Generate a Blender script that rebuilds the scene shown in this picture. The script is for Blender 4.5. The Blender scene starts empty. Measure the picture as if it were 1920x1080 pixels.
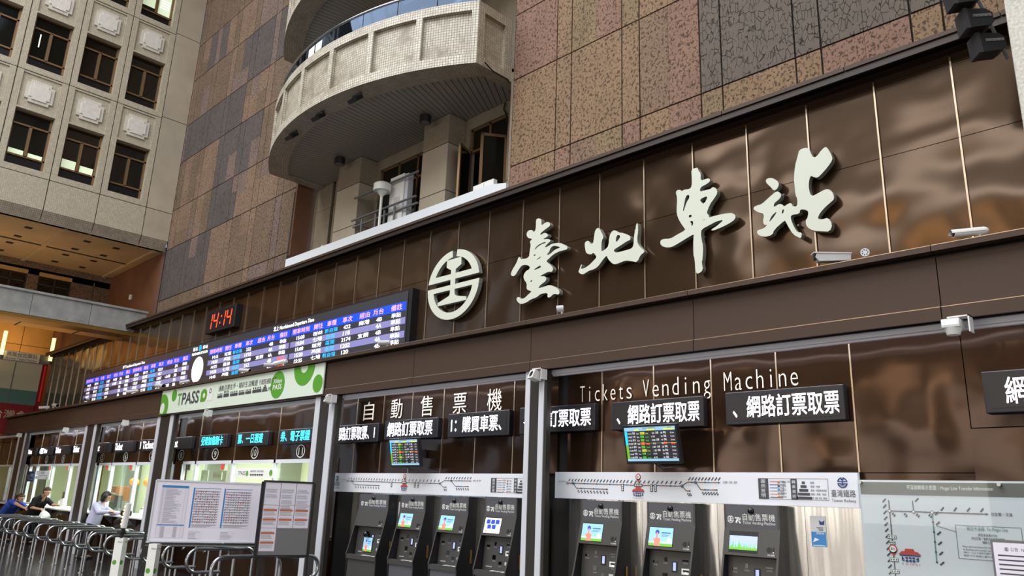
import bpy, bmesh, math, random
from mathutils import Vector, Matrix

scene = bpy.context.scene
COL = scene.collection
rnd = random.Random(7)
PI = math.pi

# ------------------------------------------------------------------ camera
cam_data = bpy.data.cameras.new('camera')
cam_data.sensor_width = 36.0
cam_data.lens = 1436.955 / 1920.0 * 36.0
cam_data.clip_start = 0.05
cam_data.clip_end = 300
cam = bpy.data.objects.new('camera', cam_data)
COL.objects.link(cam)
cr = Vector((0.70984882, 0.7034689, 0.03530106))
cd = Vector((-0.16309926, 0.21292123, -0.96336036))
cf = Vector((-0.6852104, 0.67808263, 0.26587714))
m3 = Matrix((cr, -cd, -cf)).transposed()
cam.matrix_world = Matrix.Translation((0, 0, 1.65)) @ m3.to_4x4()
scene.camera = cam

# ------------------------------------------------------------------ view, world, large lights
vs = scene.view_settings
vs.view_transform = 'Standard'
vs.look = 'None'
vs.gamma = 1.0
vs.use_curve_mapping = False
vs.exposure = 0.0
scene.cycles.use_denoising = True

world = bpy.data.worlds.new('sky')
scene.world = world
world.use_nodes = True
bg = world.node_tree.nodes['Background']
bg.inputs['Color'].default_value = (0.60, 0.77, 1.0, 1)
bg.inputs['Strength'].default_value = 1.0


def lamp(name, kind, loc, energy, color=(1, 1, 1), size=1.0, size_y=None, rot=(0, 0, 0), spot=None):
    d = bpy.data.lights.new(name, kind)
    d.energy = energy
    d.color = color
    if kind == 'AREA':
        d.size = size
        if size_y:
            d.shape = 'RECTANGLE'
            d.size_y = size_y
    elif kind in ('POINT', 'SPOT'):
        d.shadow_soft_size = size
    if kind == 'SPOT' and spot:
        d.spot_size = spot
        d.spot_blend = 0.6
    o = bpy.data.objects.new(name, d)
    COL.objects.link(o)
    o.location = loc
    o.rotation_euler = rot
    return o


# daylight coming down through the hall's glazed roof
lamp('skylight', 'AREA', (-9, -9, 21.4), 9000, (1.0, 0.985, 0.96), 28, 20)
# fill strips added under the fascia to brighten the ticket bays
lamp('bay_fill', 'AREA', (-8.4, 6.68, 3.27), 42, (0.93, 0.95, 1.0), 3.4, 0.12, (math.radians(-8), 0, 0))
lamp('bay_fill', 'AREA', (-3.4, 6.68, 3.27), 60, (0.93, 0.95, 1.0), 4.6, 0.12, (math.radians(-8), 0, 0))
lamp('bay_fill', 'AREA', (-13.8, 6.68, 3.27), 85, (0.93, 0.95, 1.0), 5.6, 0.12, (math.radians(-8), 0, 0))
lamp('bay_fill', 'AREA', (-19.2, 6.68, 3.27), 70, (0.93, 0.95, 1.0), 4.2, 0.12, (math.radians(-8), 0, 0))
lamp('bay_fill', 'AREA', (-25.0, 6.68, 3.27), 85, (0.93, 0.95, 1.0), 5.6, 0.12, (math.radians(-8), 0, 0))
# light of the ticket office behind the glass
lamp('office_light', 'AREA', (-14.0, 8.6, 2.95), 270, (1.0, 1.0, 0.86), 5.0, 1.6)
lamp('office_light', 'AREA', (-19.5, 8.6, 2.95), 260, (0.97, 1.0, 0.88), 5.0, 1.6)
lamp('office_light', 'AREA', (-26.5, 8.6, 2.95), 400, (0.94, 1.0, 0.90), 8.0, 1.6)
# warm lamps of the shopping gallery on the left and of the hall's opposite side
lamp('gallery_light', 'AREA', (-29.0, 3.0, 5.2), 60, (1.0, 0.74, 0.46), 4.0, 6.0, (PI, 0, 0))
lamp('gallery_light', 'AREA', (-31.9, 4.5, 6.6), 60, (1.0, 0.60, 0.24), 1.2, 6.0, (0, math.radians(90), 0))
lamp('gallery_light', 'AREA', (-25.2, 4.5, 6.7), 7, (1.0, 0.76, 0.52), 2.0, 5.0, (PI, 0, 0))
lamp('gallery_light', 'AREA', (-25.2, 3.0, 4.6), 70, (1.0, 0.60, 0.22), 3.5, 7.0, (PI, 0, 0))
lamp('east_fill', 'AREA', (20.5, -6.0, 6.0), 1500, (1.0, 0.97, 0.95), 18.0, 9.0, (PI / 2, 0, PI / 2))  # unseen fill added to brighten the boards and faces turned east
# pale band added for a sky reflection, then warm windows of the opposite wall
lamp('sky_band_fill', 'AREA', (-9.0, -29.3, 19.6), 1700, (0.93, 0.97, 1.0), 30.0, 2.6, (PI / 2, 0, 0))
for wx in (-20, -13.5, -8, -3):
    lamp('window_light', 'AREA', (wx, -29.3, 14.6), 120, (1.0, 0.62, 0.25), 2.6, 2.4, (PI / 2, 0, 0))
for wx, wz in ((-34, 8.2), (-29, 7.0), (-24, 7.6), (-19, 6.6), (-15, 8.4), (-11, 7.2), (-6, 8.0)):
    lamp('window_light', 'AREA', (wx, -29.3, wz), 60, (1.0, 0.74, 0.48), 1.8, 1.5, (PI / 2, 0, 0))
lamp('concourse_light', 'AREA', (-6.0, -21.0, 4.6), 900, (1.0, 0.74, 0.40), 26.0, 2.5)
# unseen fill panels added across the hall for brightness and reflections
for sx, se in ((-30, 240), (-21, 300), (-12.5, 240), (-4, 300), (5, 240), (14, 240)):
    lamp('hall_fill', 'AREA', (sx, -26.0, 3.4), se, (1.0, 0.95, 0.88), 5.5, 4.5, (PI / 2, 0, 0))

# ------------------------------------------------------------------ materials


def lin(c):
    def f(u):
        u /= 255.0
        return u / 12.92 if u <= 0.04045 else ((u + 0.055) / 1.055) ** 2.4
    return (f(c[0]), f(c[1]), f(c[2]), 1.0)


def hx(s):
    s = s.lstrip('#')
    return tuple(int(s[i:i + 2], 16) for i in (0, 2, 4))


def mat(name, col, rough=0.6, metal=0.0, spec=0.5, bump=None, vary=None, emit=0.0, emit_col=None, coat=0.0, trans=0.0, alpha=1.0):
    """bump=(scale, strength); vary=(scale, amount) soft colour mottling that belongs to the surface"""
    m = bpy.data.materials.new(name)
    m.use_nodes = True
    nt = m.node_tree
    b = nt.nodes['Principled BSDF']
    c = lin(hx(col)) if isinstance(col, str) else col
    b.inputs['Base Color'].default_value = c
    b.inputs['Roughness'].default_value = rough
    b.inputs['Metallic'].default_value = metal
    b.inputs['Specular IOR Level'].default_value = spec
    b.inputs['Coat Weight'].default_value = coat
    b.inputs['Transmission Weight'].default_value = trans
    b.inputs['Alpha'].default_value = alpha
    if emit:
        b.inputs['Emission Color'].default_value = lin(hx(emit_col)) if emit_col else c
        b.inputs['Emission Strength'].default_value = emit
    if bump or vary:
        tc = nt.nodes.new('ShaderNodeTexCoord')
        geo = nt.nodes.new('ShaderNodeNewGeometry')
    if bump:
        n = nt.nodes.new('ShaderNodeTexNoise')
        n.inputs['Scale'].default_value = bump[0]
        n.inputs['Detail'].default_value = bump[2] if len(bump) > 2 else 3
        if len(bump) > 3:
            mp = nt.nodes.new('ShaderNodeMapping')
            mp.inputs['Scale'].default_value = bump[3]
            nt.links.new(geo.outputs['Position'], mp.inputs['Vector'])
            nt.links.new(mp.outputs[0], n.inputs['Vector'])
        else:
            nt.links.new(geo.outputs['Position'], n.inputs['Vector'])
        bp = nt.nodes.new('ShaderNodeBump')
        bp.inputs['Strength'].default_value = bump[1]
        bp.inputs['Distance'].default_value = bump[4] if len(bump) > 4 else 0.02
        nt.links.new(n.outputs['Fac'], bp.inputs['Height'])
        nt.links.new(bp.outputs['Normal'], b.inputs['Normal'])
    if vary:
        n2 = nt.nodes.new('ShaderNodeTexNoise')
        n2.inputs['Scale'].default_value = vary[0]
        n2.inputs['Detail'].default_value = 5
        nt.links.new(geo.outputs['Position'], n2.inputs['Vector'])
        mx = nt.nodes.new('ShaderNodeMix')
        mx.data_type = 'RGBA'
        a = vary[1]
        mx.inputs[6].default_value = (c[0] * (1 - a), c[1] * (1 - a), c[2] * (1 - a), 1)
        mx.inputs[7].default_value = (min(1, c[0] * (1 + a)), min(1, c[1] * (1 + a)), min(1, c[2] * (1 + a)), 1)
        rp = nt.nodes.new('ShaderNodeMapRange')
        rp.inputs[1].default_value = 0.3
        rp.inputs[2].default_value = 0.7
        nt.links.new(n2.outputs['Fac'], rp.inputs[0])
        nt.links.new(rp.outputs[0], mx.inputs[0])
        nt.links.new(mx.outputs[2], b.inputs['Base Color'])
    return m


def stone_mat(name, col, pit='#3a2c24', scale=27.0, amount=0.8):
    """rough travertine-like stone: blotchy colour with dark pits, bumpy"""
    m = bpy.data.materials.new(name)
    m.use_nodes = True
    nt = m.node_tree
    L = nt.links.new
    b = nt.nodes['Principled BSDF']
    b.inputs['Roughness'].default_value = 0.85
    b.inputs['Specular IOR Level'].default_value = 0.25
    geo = nt.nodes.new('ShaderNodeNewGeometry')
    mp = nt.nodes.new('ShaderNodeMapping')
    mp.inputs['Scale'].default_value = (1.0, 1.0, 0.8)
    L(geo.outputs['Position'], mp.inputs['Vector'])
    big = nt.nodes.new('ShaderNodeTexNoise')
    big.inputs['Scale'].default_value = 2.2
    big.inputs['Detail'].default_value = 6
    L(mp.outputs[0], big.inputs['Vector'])
    fine = nt.nodes.new('ShaderNodeTexNoise')
    fine.inputs['Scale'].default_value = scale
    fine.inputs['Detail'].default_value = 3
    fine.inputs['Roughness'].default_value = 0.6
    fine.inputs['Distortion'].default_value = 0.6
    L(mp.outputs[0], fine.inputs['Vector'])
    c = lin(hx(col))
    mx = nt.nodes.new('ShaderNodeMix')
    mx.data_type = 'RGBA'
    mx.inputs[6].default_value = (c[0] * 0.72, c[1] * 0.72, c[2] * 0.72, 1)
    mx.inputs[7].default_value = (c[0] * 1.22, c[1] * 1.20, c[2] * 1.18, 1)
    L(big.outputs['Fac'], mx.inputs[0])
    rp = nt.nodes.new('ShaderNodeMapRange')
    rp.inputs[1].default_value = 0.53
    rp.inputs[2].default_value = 0.61
    rp.inputs[4].default_value = amount
    L(fine.outputs['Fac'], rp.inputs[0])
    mx2 = nt.nodes.new('ShaderNodeMix')
    mx2.data_type = 'RGBA'
    mx2.inputs[7].default_value = lin(hx(pit))
    L(rp.outputs[0], mx2.inputs[0])
    L(mx.outputs[2], mx2.inputs[6])
    L(mx2.outputs[2], b.inputs['Base Color'])
    bp = nt.nodes.new('ShaderNodeBump')
    bp.invert = True
    bp.inputs['Strength'].default_value = 0.5
    bp.inputs['Distance'].default_value = 0.02
    L(rp.outputs[0], bp.inputs['Height'])
    L(bp.outputs['Normal'], b.inputs['Normal'])
    return m


def crack_mat(name, col):
    """dark stone panel with a raised squiggle pattern"""
    m = bpy.data.materials.new(name)
    m.use_nodes = True
    nt = m.node_tree
    L = nt.links.new
    b = nt.nodes['Principled BSDF']
    b.inputs['Roughness'].default_value = 0.7
    geo = nt.nodes.new('ShaderNodeNewGeometry')
    mp = nt.nodes.new('ShaderNodeMapping')
    mp.inputs['Scale'].default_value = (17.0, 0.4, 8.5)
    L(geo.outputs['Position'], mp.inputs['Vector'])
    v = nt.nodes.new('ShaderNodeTexVoronoi')
    v.feature = 'DISTANCE_TO_EDGE'
    v.inputs['Scale'].default_value = 1.0
    L(mp.outputs[0], v.inputs['Vector'])
    rp = nt.nodes.new('ShaderNodeMapRange')
    rp.inputs[1].default_value = 0.0
    rp.inputs[2].default_value = 0.045
    L(v.outputs['Distance'], rp.inputs[0])
    n = nt.nodes.new('ShaderNodeTexNoise')
    n.inputs['Scale'].default_value = 7.0
    n.inputs['Detail'].default_value = 5
    L(geo.outputs['Position'], n.inputs['Vector'])
    c = lin(hx(col))
    mx = nt.nodes.new('ShaderNodeMix')
    mx.data_type = 'RGBA'
    mx.inputs[6].default_value = (c[0] * 0.75, c[1] * 0.72, c[2] * 0.70, 1)
    mx.inputs[7].default_value = (c[0] * 1.25, c[1] * 1.22, c[2] * 1.2, 1)
    L(n.outputs['Fac'], mx.inputs[0])
    mx2 = nt.nodes.new('ShaderNodeMix')
    mx2.data_type = 'RGBA'
    mx2.inputs[6].default_value = (c[0] * 0.4, c[1] * 0.4, c[2] * 0.4, 1)
    n3 = nt.nodes.new('ShaderNodeTexNoise')
    n3.inputs['Scale'].default_value = 9.0
    L(geo.outputs['Position'], n3.inputs['Vector'])
    r3 = nt.nodes.new('ShaderNodeMapRange')
    r3.inputs[1].default_value = 0.50
    r3.inputs[2].default_value = 0.56
    L(n3.outputs['Fac'], r3.inputs[0])
    mxm = nt.nodes.new('ShaderNodeMath')
    mxm.operation = 'MAXIMUM'
    L(rp.outputs[0], mxm.inputs[0])
    L(r3.outputs[0], mxm.inputs[1])
    L(mxm.outputs[0], mx2.inputs[0])
    L(mx.outputs[2], mx2.inputs[7])
    L(mx2.outputs[2], b.inputs['Base Color'])
    bp = nt.nodes.new('ShaderNodeBump')
    bp.inputs['Strength'].default_value = 0.8
    bp.inputs['Distance'].default_value = 0.03
    L(mxm.outputs[0], bp.inputs['Height'])
    L(bp.outputs['Normal'], b.inputs['Normal'])
    return m


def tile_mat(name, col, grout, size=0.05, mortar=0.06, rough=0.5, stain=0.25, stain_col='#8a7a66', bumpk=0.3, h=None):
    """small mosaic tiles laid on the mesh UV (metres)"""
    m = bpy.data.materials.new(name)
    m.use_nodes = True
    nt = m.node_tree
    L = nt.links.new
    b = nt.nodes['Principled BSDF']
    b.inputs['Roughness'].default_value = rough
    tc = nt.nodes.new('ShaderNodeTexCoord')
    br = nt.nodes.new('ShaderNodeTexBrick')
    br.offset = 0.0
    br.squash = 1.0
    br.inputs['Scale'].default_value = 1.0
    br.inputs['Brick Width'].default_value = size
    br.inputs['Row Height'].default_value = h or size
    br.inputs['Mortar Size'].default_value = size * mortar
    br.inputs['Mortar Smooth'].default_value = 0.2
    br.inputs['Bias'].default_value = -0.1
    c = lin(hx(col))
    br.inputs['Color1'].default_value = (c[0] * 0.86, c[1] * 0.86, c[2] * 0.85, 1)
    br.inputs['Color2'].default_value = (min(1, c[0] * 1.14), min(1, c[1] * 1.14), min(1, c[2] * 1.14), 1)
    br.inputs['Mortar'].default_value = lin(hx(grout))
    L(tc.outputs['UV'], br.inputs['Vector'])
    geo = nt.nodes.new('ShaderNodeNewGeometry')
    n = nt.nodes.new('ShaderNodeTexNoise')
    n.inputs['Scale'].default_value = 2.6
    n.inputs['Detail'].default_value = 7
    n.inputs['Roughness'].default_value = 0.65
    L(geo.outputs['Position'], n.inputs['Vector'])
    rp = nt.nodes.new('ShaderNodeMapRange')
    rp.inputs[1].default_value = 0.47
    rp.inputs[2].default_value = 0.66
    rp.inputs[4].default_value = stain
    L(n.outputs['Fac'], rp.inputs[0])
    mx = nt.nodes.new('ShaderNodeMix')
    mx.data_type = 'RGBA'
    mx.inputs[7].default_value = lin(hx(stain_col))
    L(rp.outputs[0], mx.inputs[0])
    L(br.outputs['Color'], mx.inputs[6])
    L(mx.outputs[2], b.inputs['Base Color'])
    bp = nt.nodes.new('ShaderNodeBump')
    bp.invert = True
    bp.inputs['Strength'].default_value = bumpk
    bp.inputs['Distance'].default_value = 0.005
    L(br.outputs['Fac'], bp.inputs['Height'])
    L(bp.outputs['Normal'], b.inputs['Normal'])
    return m


def glass_mat(name, tint=(0.9, 0.95, 0.95, 1), refl=0.05, rough=0.02, gcol=(1, 1, 1, 1)):
    """thin pane: see-through with a mirror-like reflection"""
    m = bpy.data.materials.new(name)
    m.use_nodes = True
    nt = m.node_tree
    L = nt.links.new
    out = nt.nodes['Material Output']
    nt.nodes.remove(nt.nodes['Principled BSDF'])
    t = nt.nodes.new('ShaderNodeBsdfTransparent')
    t.inputs['Color'].default_value = tint
    g = nt.nodes.new('ShaderNodeBsdfGlossy')
    g.inputs['Roughness'].default_value = rough
    g.inputs['Color'].default_value = gcol
    geo = nt.nodes.new('ShaderNodeNewGeometry')
    dt = nt.nodes.new('ShaderNodeVectorMath')
    dt.operation = 'DOT_PRODUCT'
    L(geo.outputs['Incoming'], dt.inputs[0])
    L(geo.outputs['Normal'], dt.inputs[1])
    ab = nt.nodes.new('ShaderNodeMath')
    ab.operation = 'ABSOLUTE'
    L(dt.outputs['Value'], ab.inputs[0])
    om = nt.nodes.new('ShaderNodeMath')
    om.operation = 'SUBTRACT'
    om.inputs[0].default_value = 1.0
    L(ab.outputs[0], om.inputs[1])
    pw = nt.nodes.new('ShaderNodeMath')
    pw.operation = 'POWER'
    pw.inputs[1].default_value = 5.0
    L(om.outputs[0], pw.inputs[0])
    ad = nt.nodes.new('ShaderNodeMath')
    ad.operation = 'MULTIPLY_ADD'
    ad.use_clamp = True
    ad.inputs[1].default_value = 0.95
    ad.inputs[2].default_value = refl
    L(pw.outputs[0], ad.inputs[0])
    mx = nt.nodes.new('ShaderNodeMixShader')
    L(ad.outputs[0], mx.inputs[0])
    L(t.outputs[0], mx.inputs[1])
    L(g.outputs[0], mx.inputs[2])
    L(mx.outputs[0], out.inputs['Surface'])
    return m


M = {}
M['brown'] = mat('bronze_panel', '#544131', 0.15, 0.6, 0.5, bump=(1.2, 1.0, 1, (1, 1, 1), 0.05))
M['brown_low'] = mat('bronze_gloss_panel', '#3a281c', 0.12, 0.6, 0.5, bump=(1.4, 1.0, 1, (1, 1, 1), 0.05))
M['fascia'] = mat('brown_paint', '#47352a', 0.55, 0.1, 0.4, bump=(0.8, 0.2, 1))
M['strip'] = mat('joint_strip', '#b9a894', 0.28, 0.9)
M['darkgap'] = mat('dark_gap', '#15100d', 0.8)
M['lip'] = mat('dark_cap', '#2a1d17', 0.45, 0.2)
M['s_tan'] = stone_mat('stone_tan', '#8e765f')
M['s_pink'] = stone_mat('stone_pink', '#8c7062')
M['s_olive'] = stone_mat('stone_olive', '#8a775e')
M['s_brown'] = stone_mat('stone_brown', '#846e5d')
M['s_mauve'] = stone_mat('stone_mauve', '#7a6a63')
M['s_umber'] = stone_mat('stone_umber', '#756454')
M['s_grey'] = stone_mat('stone_grey', '#8b8a8c', '#3a3a3c')
M['s_dark'] = stone_mat('stone_dark', '#5b5453', '#2c2828', 14.0, 0.45)
M['s_crack'] = crack_mat('stone_squiggle', '#5c5249')
M['s_light'] = stone_mat('stone_slab', '#8f8473', '#5a5044', 30.0, 0.25)
M['s_smooth'] = mat('stone_smooth', '#aa9f8d', 0.6, bump=(20, 0.1), vary=(1.6, 0.1))
M['tile_fac'] = tile_mat('mosaic_beige', '#b9b09d', '#a39a88', 0.05, 0.12, 0.6, 0.3, '#a89e8a')
M['tile_white'] = tile_mat('mosaic_white', '#d3cdbf', '#6c655a', 0.048, 0.10, 0.4, 0.85, '#93887a')
M['tile_stain'] = tile_mat('mosaic_stained', '#c2bbac', '#6c655a', 0.048, 0.10, 0.45, 1.0, '#857a6b')
M['tile_dark'] = tile_mat('mosaic_shaded', '#b4aa98', '#756b5e', 0.048, 0.08, 0.5, 0.6, '#897c6a')  # darker mosaic copy; shade of undersides and ends put into its colour
M['plaque'] = mat('plaque_plaster', '#c9c4b9', 0.7, bump=(30, 0.15), vary=(6, 0.06))
M['plaque_in'] = mat('plaque_centre', '#d3cfc8', 0.7, bump=(14, 0.2), vary=(9, 0.08))
M['bronze_frame'] = mat('window_bronze', '#86694a', 0.4, 0.5)
M['dark_glass'] = mat('dark_window_glass', '#14130f', 0.06, 0.0, 0.6)
M['black_panel'] = mat('black_panel', '#0e0e12', 0.3)
M['lit_pane'] = mat('lit_room', '#cfe0c0', 0.6, emit=0.55, emit_col='#d8e8c4')
M['tube_white'] = mat('tube_light', '#ffffff', 0.5, emit=2.2, emit_col='#e8f5dc')
M['soffit'] = mat('soffit_plaster', '#b09878', 0.7, bump=(6, 0.1), vary=(1.0, 0.12))
M['slat'] = mat('soffit_slat', '#a09a90', 0.5, 0.1)
M['concrete'] = mat('grey_stone_panel', '#8d8e8c', 0.75, bump=(30, 0.15), vary=(3.5, 0.18))
M['rust'] = mat('rust_stone', '#6a4530', 0.7, bump=(8, 0.2), vary=(1.5, 0.2))
M['yellow_stone'] = mat('sand_stone_panel', '#b08a52', 0.6, bump=(6, 0.1), vary=(1.2, 0.15))
M['steel'] = mat('brushed_steel', '#d6d4d0', 0.20, 0.95, bump=(1.0, 0.9, 2, (4.5, 1.0, 0.45)))
M['chrome'] = mat('polished_steel', '#a8abb0', 0.2, 1.0)
M['alu'] = mat('aluminium', '#d6dae4', 0.4, 0.1)
M['post_dark'] = mat('post_core', '#3b3733', 0.4, 0.4)
M['white'] = mat('white_paint', '#e8eae8', 0.45)
M['white_panel'] = mat('white_board', '#dfe6ee', 0.35, bump=(1.0, 0.1, 1))
M['letter'] = mat('letter_face', '#d6dccf', 0.5)
M['letter_side'] = mat('letter_side', '#9aa09a', 0.4, 0.3)
M['granite'] = mat('white_granite', '#c9c6bd', 0.45, bump=(60, 0.05), vary=(45, 0.22))
M['black'] = mat('black_plastic', '#17171b', 0.45)
M['grey_dark'] = mat('dark_grey_plastic', '#35363b', 0.5)
M['grey_mid'] = mat('grey_plastic', '#6d6f72', 0.5)
M['grey_light'] = mat('light_grey_plastic', '#c9cbcd', 0.4)
M['lens'] = mat('lens', '#07070a', 0.08)
M['floor'] = mat('floor_granite', '#2c2a2c', 0.16, vary=(20, 0.25))
M['tvm'] = mat('machine_face', '#4a4947', 0.42, 0.2)
M['tvm_head'] = mat('machine_header', '#5a5b62', 0.4, 0.25)
M['tvm_side'] = mat('machine_side', '#17161a', 0.4)
M['tvm_low'] = mat('machine_base', '#6a6b71', 0.35, 0.4)
M['gold'] = mat('brass', '#b08a4a', 0.3, 0.9)
M['banner'] = mat('banner_white', '#dfe3ea', 0.4)
M['ink'] = mat('ink_dark', '#45454b', 0.6)
M['ink_grey'] = mat('ink_grey', '#9a9ca6', 0.6)
M['navy'] = mat('ink_navy', '#27407c', 0.6)
M['red'] = mat('ink_red', '#c2453a', 0.6)
M['orange'] = mat('ink_orange', '#c9704a', 0.6)
M['blue'] = mat('ink_blue', '#3f86c8', 0.6)
M['lime'] = mat('print_green', '#55a028', 0.5)
M['mint'] = mat('banner_mint', '#dcebdc', 0.4)
M['tape'] = mat('wall_letter', '#ddd2c2', 0.5)
M['led_white'] = mat('led_white', '#ffffff', 0.5, emit=3.2, emit_col='#f4efff')
M['led_cyan'] = mat('led_cyan', '#40e0ff', 0.5, emit=2.4, emit_col='#38d8f8')
M['led_red'] = mat('led_red', '#ff5030', 0.5, emit=3.0, emit_col='#ff3a1c')
M['led_case'] = mat('led_case', '#141319', 0.4)
M['led_lens'] = mat('led_lens', '#18171a', 0.35)
M['scr_black'] = mat('screen_black', '#3a3a40', 0.35, emit=0.04, emit_col='#606070')
M['scr_row'] = mat('screen_row', '#8482b8', 0.4, emit=0.36, emit_col='#8c88c8')
M['scr_blue'] = mat('screen_blue', '#1040e0', 0.4, emit=0.85, emit_col='#1246f0')
M['scr_white'] = mat('screen_white', '#ffffff', 0.4, emit=1.5, emit_col='#ffffff')
M['scr_pink'] = mat('screen_pink', '#ffb0c0', 0.4, emit=0.9, emit_col='#ffb4c8')
M['scr_cyan'] = mat('screen_cyan', '#20b8ff', 0.4, emit=1.1, emit_col='#22b8ff')
M['scr_sky'] = mat('screen_sky', '#8cc0e0', 0.4, emit=0.42, emit_col='#a8d8f4')
M['scr_pale'] = mat('screen_pale', '#e8ecf6', 0.4, emit=0.7, emit_col='#eaeefa')
M['scr_green'] = mat('screen_green', '#60d040', 0.4, emit=0.6, emit_col='#58d83c')
M['scr_grass'] = mat('screen_grass', '#6cb030', 0.4, emit=0.5, emit_col='#78c030')
M['scr_yellow'] = mat('screen_yellow', '#d8e040', 0.4, emit=0.7, emit_col='#dce040')
M['scr_hand'] = mat('screen_hand', '#f08070', 0.4, emit=0.55, emit_col='#f08a76')
M['scr_navy'] = mat('screen_navy', '#2848b8', 0.4, emit=0.5, emit_col='#2848c0')
M['scr_lilac'] = mat('screen_lilac', '#a8b4f0', 0.4, emit=0.6, emit_col='#a8b4f4')
M['warm_tube'] = mat('warm_tube', '#fff0b0', 0.5, emit=2.6, emit_col='#ffe28a')
M['red_lamp'] = mat('red_light', '#ff2020', 0.4, emit=1.2, emit_col='#ff2418')
M['red_frame'] = mat('red_frame', '#8c1016', 0.45)
M['frost'] = mat('frosted_panel', '#b8b49c', 0.5, emit=0.05, emit_col='#c8c4a0')
M['teal'] = mat('frosted_teal', '#5f8a80', 0.5)
M['office_wall'] = mat('office_wall', '#c9cfb4', 0.7)
M['office_grey'] = mat('office_grey', '#8a9088', 0.6)
M['counter'] = mat('counter_white', '#eceae4', 0.3)
M['glass'] = glass_mat('clear_glass', (0.94, 0.98, 0.94, 1), 0.03)
M['rail_glass'] = glass_mat('railing_glass', (0.35, 0.38, 0.4, 1), 0.07, 0.03, (0.5, 0.68, 1.0, 1))  # blue of the reflected sky put into the gloss tint
M['acrylic'] = glass_mat('acrylic_cover', (0.95, 0.97, 0.97, 1), 0.02)
M['map_paper'] = mat('map_paper', '#d4d8de', 0.5)
M['map_head'] = mat('map_header', '#6b6a66', 0.5)
M['paper'] = mat('paper', '#eae6f4', 0.6)
M['whiteboard'] = mat('whiteboard', '#efebf9', 0.35)
M['board_grey'] = mat('board_grey', '#77777a', 0.5)
M['skin'] = mat('skin', '#c4937a', 0.55)
M['hair'] = mat('hair', '#15120f', 0.5)
M['hair_brown'] = mat('hair_brown', '#3a2a20', 0.5)
M['cloth_blue'] = mat('cloth_blue', '#2a50b8', 0.8)
M['cloth_black'] = mat('cloth_black', '#16161a', 0.85)
M['cloth_lilac'] = mat('cloth_lilac', '#b9bad8', 0.85)
M['trouser'] = mat('trouser', '#2a2a32', 0.85)
M['bag_white'] = mat('bag_plastic', '#d8dcdc', 0.35)
M['cardboard'] = mat('cardboard', '#a06a44', 0.8)

# ------------------------------------------------------------------ helpers
ORG = {}          # world origin of every thing / part


def origin_of(o):
    return ORG.get(o.name, Vector((0, 0, 0)))


def tag(o, label=None, cat=None, group=None, kind=None):
    if label:
        o['label'] = label
    if cat:
        o['category'] = cat
    if group:
        o['group'] = group
    if kind:
        o['kind'] = kind
    return o


def thing(name, loc, label, cat, group=None, rz=0.0):
    o = bpy.data.objects.new(name, None)
    o.empty_display_size = 0.1
    COL.objects.link(o)
    o.location = loc
    o.rotation_euler = (0, 0, rz)
    ORG[o.name] = Vector(loc)
    return tag(o, label, cat, group)


def local_thing(name, loc, label, cat, group=None, rz=0.0):
    """children are written in the thing's own coordinates"""
    o = thing(name, loc, label, cat, group, rz)
    ORG[o.name] = Vector((0, 0, 0))
    return o


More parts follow.
